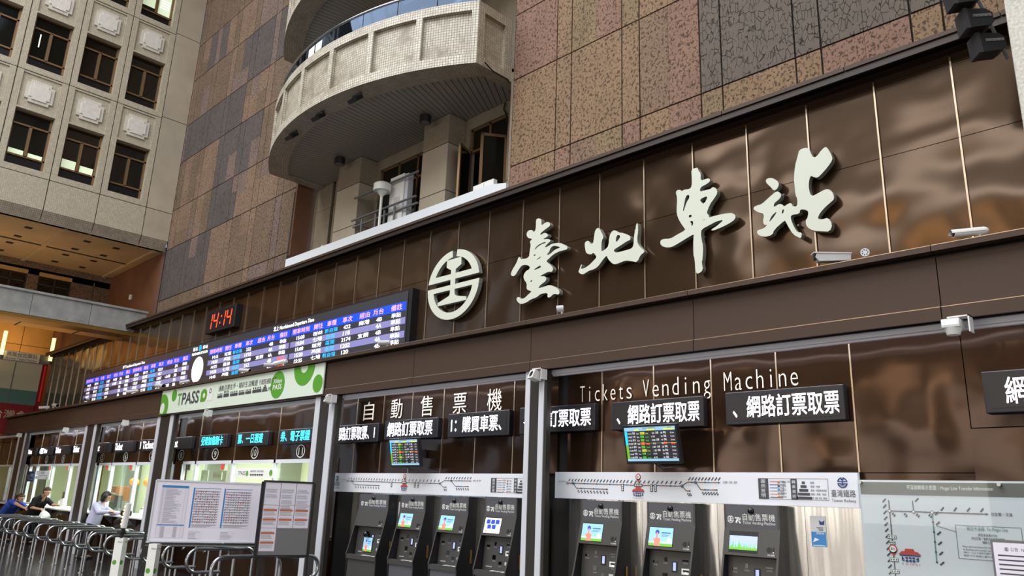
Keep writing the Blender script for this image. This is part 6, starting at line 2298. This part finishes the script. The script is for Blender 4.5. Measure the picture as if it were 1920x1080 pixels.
for x, z, h, m_, lab in ((-18.35, .975, .20, 'white', 'white bottle on the counter beside the customer in pale blue'), (-18.1, .975, .14, 'cloth_blue', 'dark blue pen cup on the counter right of the white bottle'),
                         (-25.6, .975, .22, 'white', 'white bottle on the counter beside the plastic bag'), (-25.25, .975, .16, 'white', 'white cup on the counter at window three')):
    t = thing('bottle' if h > .15 else 'pen_cup', (x, 6.82, z), lab, 'bottle' if h > .15 else 'cup')
    MB().cyl((x, 6.82, z), (x, 6.82, z + h * .7), .045, .045, 14).cyl((x, 6.82, z + h * .7), (x, 6.82, z + h * .85), .045, .016, 14).build('body', m_, t, smooth=True)
    MB().cyl((x, 6.82, z + h * .85), (x, 6.82, z + h), .018, .018, 10).build('cap', 'grey_mid', t, smooth=True)
for x, lab in ((-22.9, 'round orange lantern standing for a reflection in the glass, left of window five'), (-21.9, 'round orange lantern standing for a reflection in the glass, right one of the pair')):  # lanterns put in for orange reflections on the window glass
    t = thing('reflected_lantern', (x, 8.2, 1.62), lab, 'lantern', 'orange lantern reflections')
    MB().sphere((x, 8.2, 1.75), .13, sc=(1, 1, .85)).build('shade', mat('lantern_reflection', '#f0a050', .6, emit=.7, emit_col='#f0a050'), t, smooth=True)
    MB().cyl((x, 8.2, 1.86), (x, 8.2, 3.0), .006, .006, 6).build('cord', 'black', t)
b = MB().box(-33, -28.9, 7.6, 7.62, 0, 2.6)
tag(b.build('partition', 'office_wall'), 'plain pale green partition behind the leftmost ticket window', 'partition')
t = thing('service_screen', (-31.4, 6.9, .9), 'dark grey standing board at the left edge of the picture', 'board')
MB().cham(-32.4, -30.75, 6.55, 6.62, .55, 1.66, .02).build('panel', 'board_grey', t)
MB().box(-32.2, -32.1, 6.53, 6.64, 0, .6).box(-31.1, -31.0, 6.53, 6.64, 0, .6).build('stand', 'black', t)

# ================================================================== QUEUE RAILINGS
RG = 'steel queue railings in front of the ticket windows'


def arc3(c, r, a0, a1, n, X):
    return [(X, c[0] + r * math.cos(a0 + (a1 - a0) * i / n), c[1] + r * math.sin(a0 + (a1 - a0) * i / n)) for i in range(n + 1)]


R0 = .026
labs_l = {-3: 'leftmost looped queue rail, mostly outside the picture', 12: 'looped queue rail nearest the camera, under the whiteboard',
          11: 'second looped queue rail from the right, under the whiteboard', 10: 'looped queue rail just right of the TPASS column with the light stick',
          9: 'looped queue rail partly behind the TPASS column with the light stick'}
ORD = ['second', 'third', 'fourth', 'fifth', 'sixth', 'seventh', 'eighth', 'ninth', 'tenth', 'eleventh', 'twelfth']
for k in range(-3, 13):
    X = -22.1 + .867 * k
    lab = labs_l.get(k, '%s looped steel queue rail from the left' % (ORD[k + 2] if k + 2 < len(ORD) else ORD[-1]))
    t = thing('queue_rail', (X, 5.7, 0), lab, 'railing', RG)
    path = [(X, 6.12, .60)] + arc3((6.0, .62), .16, -.1, PI / 2, 6, X) + arc3((5.26, .615), .165, PI / 2, PI * 1.5, 16, X) + [(X, 5.62, .45)]
    MB().tube(path, R0, 10).build('handrail', 'chrome', t, smooth=True)
    for yy, zt_ in ((5.32, .45), (5.60, .78)):
        MB().cyl((X, yy, 0.0), (X, yy, zt_), .021, .021, 10).cyl((X, yy, 0), (X, yy, .014), .045, .045, 14).build('leg', 'chrome', t, smooth=True)
for q, X in enumerate((-26.8, -24.27, -22.53, -20.80, -19.07, -17.33, -15.60, -13.87)):
    t = thing('guard_rail', (X, 5.95, 0), ['leftmost plain curved rail between the looped rails', 'second plain curved rail between the looped rails from the left', 'third plain curved rail between the looped rails from the left', 'fourth plain curved rail between the looped rails from the left',
                                        'fifth plain curved rail, in front of the customer in pale blue', 'sixth plain curved rail between the looped rails from the left', 'plain curved rail left of the TPASS column with the light stick', 'plain curved rail behind the TPASS column with the light stick'][q], 'railing', 'plain curved rails between the looped ones')
    path = [(X, 5.50, .0), (X, 5.50, .50)] + arc3((5.66, .60), .16, PI, PI / 2, 8, X) + arc3((6.26, .60), .16, PI / 2, 0, 8, X) + [(X, 6.42, .50), (X, 6.42, 0)]
    MB().tube(path, R0 * .9, 10).build('handrail', 'chrome', t, smooth=True)
    MB().cyl((X, 5.5, 0), (X, 5.5, .014), .045, .045, 14).cyl((X, 6.42, 0), (X, 6.42, .014), .045, .045, 14).build('foot_plate', 'chrome', t, smooth=True)
X = -10.65
t = thing('guard_rail', (X, 5.5, 0), 'curved steel rail directly under the two notice boards', 'railing')
path = [(X, 5.0, 0), (X, 5.0, .52)] + arc3((5.16, .585), .16, PI, PI / 2, 8, X) + arc3((5.86, .585), .16, PI / 2, 0, 8, X) + [(X, 6.02, .5), (X, 6.02, 0)]
MB().tube(path, .028, 12).build('handrail', 'chrome', t, smooth=True)
for yy in (5.3, 5.58):
    MB().cyl((X, yy, 0), (X, yy, .74), .022, .022, 10).build('leg', 'chrome', t, smooth=True)
t = thing('queue_rail', (-10.1, 6.2, 0), 'looped end of a steel rail below the grey notice board, beside the post', 'railing', RG)
X = -10.2
MB().tube([(X, 6.0, .47), (X, 6.24, .47)] + arc3((6.22, .62), .15, -PI / 2, PI / 2, 12, X) + [(X, 6.0, .77), (X, 5.7, .77)], .026, 10).build('handrail', 'chrome', t, smooth=True)
MB().cyl((X, 6.02, 0), (X, 6.02, .47), .022, .022, 10).build('leg', 'chrome', t, smooth=True)
MB().cyl((X, 5.72, 0), (X, 5.72, .77), .022, .022, 10).build('leg', 'chrome', t, smooth=True)


# ---- notice boards
def vframe(a, b_, za, zb_):
    """plane through two floor points, facing the camera side"""
    a, b_ = Vector((a[0], a[1], 0)), Vector((b_[0], b_[1], 0))
    u = (b_ - a).normalized()
    return Frame(a + Vector((0, 0, za)), u, (0, 0, 1)), (b_ - a).length, zb_ - za


fr, W, H_ = vframe((-12.05, 4.63), (-11.48, 6.09), .875, 1.745)
t = thing('whiteboard', (-11.77, 5.36, 0), 'wide whiteboard on black legs covered with printed timetables', 'notice board')
b = MB()
fr.box(b, .0, W, 0, H_, -.025, 0)
b.build('panel', 'whiteboard', t)
b = MB()
for p in ((0, W, -.012, .012), (0, W, H_ - .012, H_ + .012)):
    fr.box(b, p[0], p[1], p[2], p[3], -.03, .008)
for p in ((-.012, .012), (W - .012, W + .012)):
    fr.box(b, p[0], p[1], 0, H_, -.03, .008)
b.build('frame', 'alu', t)
b = MB()
for xx in (-.04, W + .03):
    fr.box(b, xx - .018, xx + .018, -.875, H_ * .55, -.03, .006)
    fr.box(b, xx - .03, xx + .03, -.875, -.84, -.28, .28)
fr.box(b, -.04, W + .03, -.045, -.018, -.02, .01)
b.build('stand', 'black', t)
b = MB()
fr.box(b, -.02, W, -.062, -.046, -.02, .03)
b.build('tray', 'grey_mid', t)


def schedule(fr, x0, x1, y0, y1, par, seed, nm='timetable_sheet'):
    r = random.Random(seed)
    k = MB()
    fr.rect(k, x0, x1, y0, y1, .0015, 0)
    fr.rect(k, x0, x0 + .022, y0, y1, .0025, 1)
    fr.rect(k, x0 + .03, x1, y1 - .012, y1 - .004, .0025, 1)
    n = 13
    for i in range(n):
        z = y1 - .04 - (y1 - y0 - .10) * i / n
        fr.rect(k, x0 + .03, x1 - .01, z - .018, z - .004, .0025, 2)
        for q in range(10):
            if r.random() < .72:
                xx = x0 + .035 + (x1 - x0 - .05) * q / 10
                fr.rect(k, xx, xx + .012, z - .030, z - .020, .0027, 4)
            if r.random() < .33:
                xx = x0 + .035 + (x1 - x0 - .05) * q / 10
                fr.rect(k, xx, xx + .016, z - .018, z - .006, .0030, 3)
    fr.rect(k, x0 + .03, x1 - .01, y0 + .038, y0 + .044, .0025, 4)
    for i in range(3):
        fr.rect(k, x0 + .04, x0 + .04 + (x1 - x0) * (.5 + .3 * r.random()), y0 + .008 + i * .009, y0 + .012 + i * .009, .0025, 2)
    k.build(nm, ['paper', 'blue', 'ink_grey', 'red', 'ink'], par)


k = MB()
fr.rect(k, .08, .47, .05, .80, .0015, 0)
fr.rect(k, .09, .46, .765, .80, .0025, 1)
fr.rect(k, .09, .46, .225, .24, .0025, 1)
for i in range(38):
    z = .745 - i * .0135
    if i < 37:
        fr.rect(k, .15, .15 + .24 * (.4 + .6 * rnd.random()), z, z + .005, .0025, 2)
        fr.rect(k, .10, .125, z, z + .004, .0025, 2)
for i in range(15):
    z = .205 - i * .0105
    fr.rect(k, .15, .20, z, z + .005, .0025, 2)
    fr.rect(k, .32, .37, z, z + .005, .0025, 2)
for xx in (.09, .14, .42, .46):
    fr.rect(k, xx, xx + .002, .05, .765, .0025, 2)
k.build('timetable_sheet', ['paper', 'blue', 'ink_grey'], t)
schedule(fr, .53, .92, .20, .78, t, 3)
schedule(fr, .97, 1.38, .20, .78, t, 5)
for xx in (.53, .98):
    k = MB()
    fr.rect(k, xx, xx + .2, .03, .16, .0015, 0)
    for i in range(6):
        fr.rect(k, xx + .01, xx + .1 + .08 * rnd.random(), .045 + i * .018, .050 + i * .018, .0025, 1)
    k.build('small_note', ['paper', 'ink_grey'], t)

fr, W, H_ = vframe((-10.2, 5.40), (-10.02, 6.05), .80, 1.77)
t = thing('display_board', (-10.1, 5.7, 0), 'narrow dark framed notice board with white sheets and orange tables', 'notice board')
b = MB()
fr.box(b, 0, W, 0, H_, -.02, 0)
b.build('panel', 'board_grey', t)
b = MB()
for p in ((-.015, W + .015, -.02, .0), (-.015, W + .015, H_, H_ + .02)):
    fr.box(b, p[0], p[1], p[2], p[3], -.03, .01)
for p in ((-.02, .0), (W, W + .025)):
    fr.box(b, p[0], p[1], 0, H_, -.03, .01)
b.build('frame', 'black', t)
b = MB()
for xx in (-.03, W + .03):
    fr.box(b, xx - .012, xx + .012, -.80, H_, -.03, -.005)
    fr.box(b, xx - .02, xx + .02, -.80, -.775, -.2, .2)
b.build('stand', 'black', t)
rr = random.Random(11)
sh = [(0, .66), (0, .355), (0, .05)], [(1, .66), (1, .355)], [(2, .66), (2, .355)]
for col in sh:
    for c, z in col:
        k = MB()
        x0 = .012 + c * (W - .02) / 3
        x1 = x0 + (W - .02) / 3 - .008
        top = z + .30
        fr.rect(k, x0, x1, z, top, .0015, 0)
        for q in range(2 if z < .6 else (2 if c == 0 else 4)):
            zz = top - .05 - q * (.125 if z < .6 else .075)
            if z < .6:
                fr.rect(k, x0 + .01, x1 - .02, zz - .028, zz, .0025, 1)
                fr.rect(k, x0 + .03, x1 - .05, zz + .008, zz + .012, .0025, 2)
            for i in range(4):
                fr.rect(k, x0 + .015, x1 - .025 - .04 * rr.random(), zz - .042 - i * .014, zz - .037 - i * .014, .0025, 2)
        k.build('notice_sheet', ['paper', 'orange', 'ink_grey'], t)


# ---- white columns with green circles
def column(x, y, h, w_, label, rz=0.0):
    t = local_thing('cardboard_column', (x, y, 0), label, 'column', 'white green-dotted columns at the rails', rz)
    a = w_ / 2
    MB().prism([(-a, -a * .8), (a, -a * .8), (a, a * .8), (-a, a * .8)], (0, 0, 0), (1, 0, 0), (0, 1, 0), (0, 0, h)).build('shell', 'white', t)
    for f_ in (Frame((0, -a * .8 - .001, 0), (1, 0, 0), (0, 0, 1)), Frame((a + .001, 0, 0), (0, 1, 0), (0, 0, 1))):
        k = MB()

        def cring(cx, cz, r0, r1, lim, n=30):
            for i in range(n):
                a0, a1 = 2 * PI * i / n, 2 * PI * (i + 1) / n
                pts = [(min(max(cx + r * math.cos(g_), -lim), lim), cz + r * math.sin(g_)) for r, g_ in ((r0, a0), (r1, a0), (r1, a1), (r0, a1))]
                if max(p[0] for p in pts) - min(p[0] for p in pts) > 1e-4:
                    f_.poly(k, pts, .001)
        lim = a if f_.u.x > .5 else a * .8
        cring(-.02, h - .36, 0.0, .035, lim)
        cring(.12, h - .52, 0.0, .05, lim)
        cring(.03, h - .78, .085, .16, lim)
        k.build('green_print', 'lime', t)
        k = MB()
        f_.text(k, 'TPASS', -.02, h - .075, .022, 0, .001, w=.08)
        k.build('dark_print', 'ink', t)
    return t


column(-13.05, 4.62, .87, .14, 'white column with green circles carrying the light stick', math.radians(35))
column(-13.95, 5.5, .98, .14, 'white column behind the one with the light stick, half hidden', math.radians(35))
column(-11.72, 4.62, .86, .13, 'white column with green circles under the left end of the whiteboard', math.radians(35))
t = thing('light_stick', (-12.97, 4.55, .9), 'clear tube light stick clamped on top of a white column', 'lamp')
MB().cyl((-12.99, 4.6, 1.02), (-12.93, 4.6, 1.38), .045, .045, 14).build('tube', mat('stick_tube', '#d8d4d4', .15, emit=.12, emit_col='#ffffff'), t, smooth=True)
k = MB()
for q in range(6):
    k.cyl((-12.985 + .009 * q, 4.556, 1.06 + .052 * q), (-12.98 + .009 * q, 4.556, 1.085 + .052 * q), .012, .012, 6)
k.build('led_bead', 'warm_tube', t)
MB().cyl((-13.01, 4.6, .87), (-12.99, 4.6, 1.02), .028, .028, 12).box(-13.12, -12.97, 4.56, 4.64, .92, .96).build('clamp', 'black', t)

# ================================================================== LEFT GALLERY SIGN AND LAMPS
SX = -31.3
t = thing('shop_sign', (SX, 6.6, 3.4), 'tall red framed light box sign at the left edge beyond the brown wall', 'sign')
MB().box(SX - .12, SX, 5.2, 7.45, 4.25, 5.72).build('light_panel', 'frost', t)
MB().box(SX - .1, SX + .004, 5.2, 7.42, 4.25, 4.75).build('lower_panel', 'teal', t)
MB().box(SX - .1, SX + .006, 6.55, 6.58, 4.25, 5.70).build('panel_joint', 'grey_mid', t)
k = MB()
k.box(SX - .14, SX + .03, 7.40, 7.56, 3.2, 5.75)
k.box(SX - .14, SX + .03, 5.0, 7.42, 3.2, 4.25)
k.box(SX - .14, SX + .03, 5.0, 5.9, 4.25, 5.9)
k.build('frame', 'red_frame', t)
k = MB()
k.box(SX - .14, SX + .05, 5.85, 7.52, 5.72, 6.06, 0)
k.box(SX + .05, SX + .06, 6.15, 7.25, 5.74, 6.05, 1)
k.build('name_board', ['grey_mid', 'white'], t)
f = west(SX + .062)
k = MB()
f.text(k, '微風台北車站', 6.22, 5.87, .15, 0, .001, w=.95)
f.text(k, 'Breeze Taipei Station', 6.22, 5.765, .075, 0, .001, w=.95)
k.build('name_lettering', 'ink', t)
f = west(SX + .032)
k = MB()
f.text(k, '微風台灣食', 5.45, 3.72, .30, 0, .001, w=1.75)
k.build('sign_lettering', 'frost', t)
MB().cyl((SX + .05, 7.50, 4.4), (SX + .05, 7.50, 5.68), .035, .035, 10).build('red_light', mat('red_tube', '#a01018', .4, emit=.12, emit_col='#ff1010'), t)
for y, lab in ((6.05, 'glowing yellow light tube at the very left edge'), (7.57, 'glowing yellow light tube on top of the red sign post')):
    t = thing('tube_lamp', (SX, y, 5.7), lab, 'lamp', 'yellow light tubes over the shop sign')
    MB().cyl((SX + .14, y, 5.86), (SX + .14, y, 6.70), .06, .06, 14).build('tube', 'warm_tube', t, smooth=True)
    MB().cyl((SX + .14, y, 5.74), (SX + .14, y, 5.86), .065, .065, 14).build('base', 'grey_mid', t, smooth=True)
b = MB().sphere((-30.9, 7.75, 6.1), .12)
tag(b.build('ball_lamp', 'black', smooth=True), 'small black ball lamp at the far end of the brown wall top', 'lamp')
t = thing('wall_sensor', (-25.08, 7.95, 7.28), 'tiny white sensor on the rusty stone wall under the overhang', 'sensor')
MB().cham(-25.14, -25.02, 7.93, 8.0, 7.28, 7.44, .015).build('body', 'white', t)

# ================================================================== PEOPLE


def capsules(caps, voxel):
    """union of tapered limbs -> one continuous skin"""
    mb = MB()
    for p, q, r0, r1 in caps:
        p, q = Vector(p), Vector(q)
        mb.sphere(p, r0, 0, 12, 8)
        mb.sphere(q, r1, 0, 12, 8)
        if (q - p).length > 1e-4:
            mb.cyl(p, q, r0, r1, 12)
    me = bpy.data.meshes.new('tmp')
    me.from_pydata(mb.v, [], mb.f)
    o = bpy.data.objects.new('tmp', me)
    COL.objects.link(o)
    md = o.modifiers.new('r', 'REMESH')
    md.mode = 'VOXEL'
    md.voxel_size = voxel
    ms = o.modifiers.new('s', 'SMOOTH')
    ms.factor = .5
    ms.iterations = 3
    dg = bpy.context.evaluated_depsgraph_get()
    em = bpy.data.meshes.new_from_object(o.evaluated_get(dg))
    out = ([v.co[:] for v in em.vertices], [tuple(p.vertices) for p in em.polygons])
    bpy.data.objects.remove(o)
    bpy.data.meshes.remove(me)
    bpy.data.meshes.remove(em)
    return out


def part_from(geo, name, m_, par, label=None):
    k = MB()
    k.raw(geo[0], geo[1])
    o = k.build(name, m_, par, smooth=False, label=label, fix=False)
    o.data.polygons.foreach_set('use_smooth', [True] * len(o.data.polygons))
    return o


def hand(w_, d, side, up, curl=.5):
    """palm + four unequal fingers + thumb from wrist w_ along d"""
    w_, d, side, up = Vector(w_), Vector(d).normalized(), Vector(side).normalized(), Vector(up).normalized()
    caps = [(w_, w_ + d * .075, .026, .033)]
    for i, (o_, L) in enumerate(((-.028, .068), (-.009, .078), (.010, .072), (.028, .056))):
        p0 = w_ + d * .08 + side * o_
        p1 = p0 + (d * math.cos(curl) - up * math.sin(curl)) * L * .5
        p2 = p1 + (d * math.cos(curl * 2) - up * math.sin(curl * 2)) * L * .5
        caps += [(p0, p1, .010, .009), (p1, p2, .009, .008)]
    t0 = w_ + d * .03 - side * .028
    t1 = t0 + (d * .6 - side * .8).normalized() * .04
    caps += [(t0, t1, .012, .010), (t1, t1 + (d * .9 - side * .2).normalized() * .03, .010, .009)]
    return caps


def person(label, J, cloth, hair_m, hair_style, extras=None, sleeves=1.0, group=None):
    """J: joints in world space"""
    base = (J['hip'][0], J['hip'][1], 0)
    t = thing('person', base, label, 'person')
    V = {k: Vector(v) for k, v in J.items()}
    hd, nk, ch, hp = V['head'], V['neck'], V['chest'], V['hip']
    look = V['look'].normalized()
    sh = V['side'].normalized()          # towards the person's left
    upv = look.cross(sh) * -1
    if upv.z < 0:
        upv = -upv
    caps = [(hd + upv * .025, hd + upv * .02, .088, .088), (hd - upv * .055 + look * .025, hd - upv * .03 + look * .02, .058, .066),
            (hd - upv * .06 - look * .02, nk, .052, .056), (nk, ch + sh * .09, .06, .10), (nk, ch - sh * .09, .06, .10),
            (ch + sh * .07, hp + sh * .06, .115, .115), (ch - sh * .07, hp - sh * .06, .115, .115)]
    # nose, brow, ears
    caps += [(hd + look * .085 + upv * .012, hd + look * .105 - upv * .022, .010, .014), (hd + look * .078 + upv * .035 + sh * .03, hd + look * .078 + upv * .035 - sh * .03, .012, .012),
             (hd + sh * .088 - upv * .01, hd + sh * .088 + upv * .025, .012, .014), (hd - sh * .088 - upv * .01, hd - sh * .088 + upv * .025, .012, .014),
             (hd + look * .075 - upv * .055 + sh * .018, hd + look * .075 - upv * .055 - sh * .018, .012, .012)]
    for s_, e, w_, hdv in (('L', 'elbowL', 'wristL', 'handL'), ('R', 'elbowR', 'wristR', 'handR')):
        sg = 1 if s_ == 'L' else -1
        so = V.get('shoulder' + s_, ch + sh * sg * .185 + (nk - ch) * .35)
        caps += [(so, V[e], .052, .042), (V[e], V[w_], .042, .028)]
        d = V[hdv] - V[w_]
        sd = d.cross(Vector((0, 0, 1)))
        if sd.length < .01:
            sd = Vector((1, 0, 0))
        caps += hand(V[w_], d, sd * sg, Vector((0, 0, 1)), .5)
    for s_ in ('L', 'R'):
        sg = 1 if s_ == 'L' else -1
        ho = hp + sh * sg * .085
        caps += [(ho, V['knee' + s_], .088, .058), (V['knee' + s_], V['ankle' + s_], .058, .038),
                 (V['ankle' + s_] + Vector((0, 0, -.03)), V['ankle' + s_] + Vector((V['look'].x, V['look'].y, 0)).normalized() * .14 + Vector((0, 0, -.045)), .042, .032)]
    body = part_from(capsules(caps, .0095), 'body', 'skin', t)
    # eyes
    k = MB()
    for sg in (1, -1):
        k.sphere(hd + look * .078 + upv * .012 + sh * sg * .032, .011, 0, 8, 6)
    k.build('eye', 'hair', body)
    k = MB()
    k.sphere(hd + look * .083 - upv * .052, .014, 0, 8, 6, (1, 1, .5))
    k.build('mouth', mat('lips', '#a05a50', .6), body)
    # hair
    hc = [(hd + upv * .045 - look * .015, hd + upv * .04 - look * .02, .094, .096), (hd - look * .035 + upv * .01, hd - look * .04, .090, .086)]
    if hair_style == 'bob':
        for a in (-1, -.5, 0, .5, 1):
            p = hd + sh * a * .075 - look * (.05 - .03 * abs(a)) + upv * .02
            hc.append((p, p - upv * .10, .062, .052))
        hc.append((hd + look * .05 + upv * .085 - sh * .03, hd + look * .05 + upv * .085 + sh * .03, .035, .035))
    elif hair_style == 'tail':
        p = hd - look * .12 + upv * .02
        hc += [(p, p - look * .06 - upv * .03, .03, .032), (p - look * .06 - upv * .03, p - look * .07 - upv * .13, .032, .016)]
    part_from(capsules(hc, .011), 'hair', hair_m, t)
    # shirt and trousers
    tc = [(nk + (ch - nk) * .22 + sh * .05, ch + sh * .10, .068, .122), (nk + (ch - nk) * .22 - sh * .05, ch - sh * .10, .068, .122),
          (ch + sh * .08, hp + sh * .07, .132, .136), (ch - sh * .08, hp - sh * .07, .132, .136)]
    for s_, e, w_ in (('L', 'elbowL', 'wristL'), ('R', 'elbowR', 'wristR')):
        sg = 1 if s_ == 'L' else -1
        so = V.get('shoulder' + s_, ch + sh * sg * .185 + (nk - ch) * .35)
        tc += [(so, V[e], .072, .060)]
        if sleeves > 1:
            tc += [(V[e], V[e] + (V[w_] - V[e]) * .85, .060, .045)]
        else:
            tc[-1] = (so, so + (V[e] - so) * .75, .072, .064)
    part_from(capsules(tc, .013), 'shirt', cloth, t)
    pc = []
    for s_ in ('L', 'R'):
        sg = 1 if s_ == 'L' else -1
        pc += [(hp + sh * sg * .085, V['knee' + s_], .118, .078), (V['knee' + s_], V['ankle' + s_] + Vector((0, 0, .02)), .078, .062)]
    part_from(capsules(pc, .014), 'trousers', 'trouser', t)
    for s_ in ('L', 'R'):
        fw = Vector((V['look'].x, V['look'].y, 0)).normalized()
        a_ = V['ankle' + s_]
        part_from(capsules([(a_ + Vector((0, 0, -.03)), a_ + Vector((0, 0, .02)), .052, .05), (a_ + Vector((0, 0, -.038)) - fw * .03, a_ + fw * .16 + Vector((0, 0, -.05)), .042, .036)], .012), 'shoe', 'black', t)
    return t


# customer in pale lilac at window five/six, forearm on the counter
person('person with a black bob in a pale lilac-blue shirt leaning an arm on the counter',
       dict(head=(-19.62, 6.46, 1.375), neck=(-19.73, 6.42, 1.255), chest=(-19.80, 6.39, 1.11), hip=(-19.85, 6.34, .80), look=(.55, .72, -.32), side=(-.82, .57, 0),
            elbowL=(-19.72, 6.66, 1.03), wristL=(-19.47, 6.76, 1.02), handL=(-19.37, 6.80, 1.02),
            elbowR=(-19.47, 6.30, 1.04), wristR=(-19.26, 6.46, 1.06), handR=(-19.19, 6.56, 1.06), shoulderR=(-19.66, 6.27, 1.19),
            kneeL=(-19.92, 6.36, .46), ankleL=(-19.95, 6.30, .085), kneeR=(-19.76, 6.22, .46), ankleR=(-19.78, 6.16, .085)), 'cloth_lilac', 'hair', 'bob', sleeves=2)
t = thing('handbag', (-19.1, 6.74, .975), 'black handbag on the counter under the arm of the pale lilac customer', 'bag')
MB().cham(-19.3, -18.92, 6.70, 6.84, .976, 1.10, .03).build('body', 'cloth_black', t, smooth=True)
MB().tube([(-19.22, 6.77, 1.09), (-19.16, 6.77, 1.15), (-19.06, 6.77, 1.15), (-19.0, 6.77, 1.09)], .010, 8).build('handle', 'black', t, smooth=True)

# man in black with a white plastic bag
person('person in a black top with cropped hair holding a white plastic bag at the counter',
       dict(head=(-24.30, 6.46, 1.40), neck=(-24.50, 6.44, 1.28), chest=(-24.68, 6.42, 1.14), hip=(-24.95, 6.36, .82), look=(.85, .35, -.42), side=(-.38, .92, 0),
            elbowL=(-24.50, 6.72, 1.05), wristL=(-24.12, 6.76, 1.06), handL=(-24.02, 6.78, 1.06),
            elbowR=(-24.55, 6.22, .98), wristR=(-24.18, 6.32, .95), handR=(-24.08, 6.36, .95),
            kneeL=(-24.92, 6.44, .46), ankleL=(-25.0, 6.44, .085), kneeR=(-24.86, 6.28, .46), ankleR=(-24.92, 6.24, .085)), 'cloth_black', 'hair_brown', 'short')
t = thing('plastic_bag', (-23.98, 6.42, .62), 'crumpled white plastic bag hanging from the hand of the person in black', 'bag')
part_from(capsules([((-24.0, 6.40, .82), (-23.98, 6.42, .74), .10, .15), ((-23.98, 6.42, .74), (-23.95, 6.44, .68), .15, .11)], .016), 'bag_body', 'bag_white', t)
MB().tube([(-24.03, 6.38, .88), (-24.04, 6.37, .96), (-23.98, 6.38, .97), (-23.96, 6.40, .88)], .012, 8).build('handle', 'bag_white', t, smooth=True)
b = MB().obox((-23.92, 6.78, 1.13), (.06, .02, .02), (-.01, .03, 0), (-.04, 0, .10))
tag(b.build('paper_slip', 'white'), 'white sheet of paper held up by the person in black', 'paper')

# woman in blue bending beside him
person('person in a bright blue top with a ponytail bending over beside the person in black',
       dict(head=(-25.35, 6.12, 1.20), neck=(-25.58, 6.10, 1.14), chest=(-25.85, 6.08, 1.02), hip=(-26.25, 6.05, .78), look=(.80, .45, -.40), side=(-.48, .87, 0),
            elbowL=(-25.50, 6.34, .92), wristL=(-25.20, 6.40, .98), handL=(-25.10, 6.42, 1.0),
            elbowR=(-25.15, 5.98, 1.05), wristR=(-24.72, 6.08, .96), handR=(-24.62, 6.12, .95), shoulderR=(-25.55, 5.93, 1.10),
            kneeL=(-26.12, 6.14, .44), ankleL=(-26.2, 6.14, .085), kneeR=(-26.10, 5.98, .44), ankleR=(-26.2, 5.94, .085)), 'cloth_blue', 'hair_brown', 'tail')
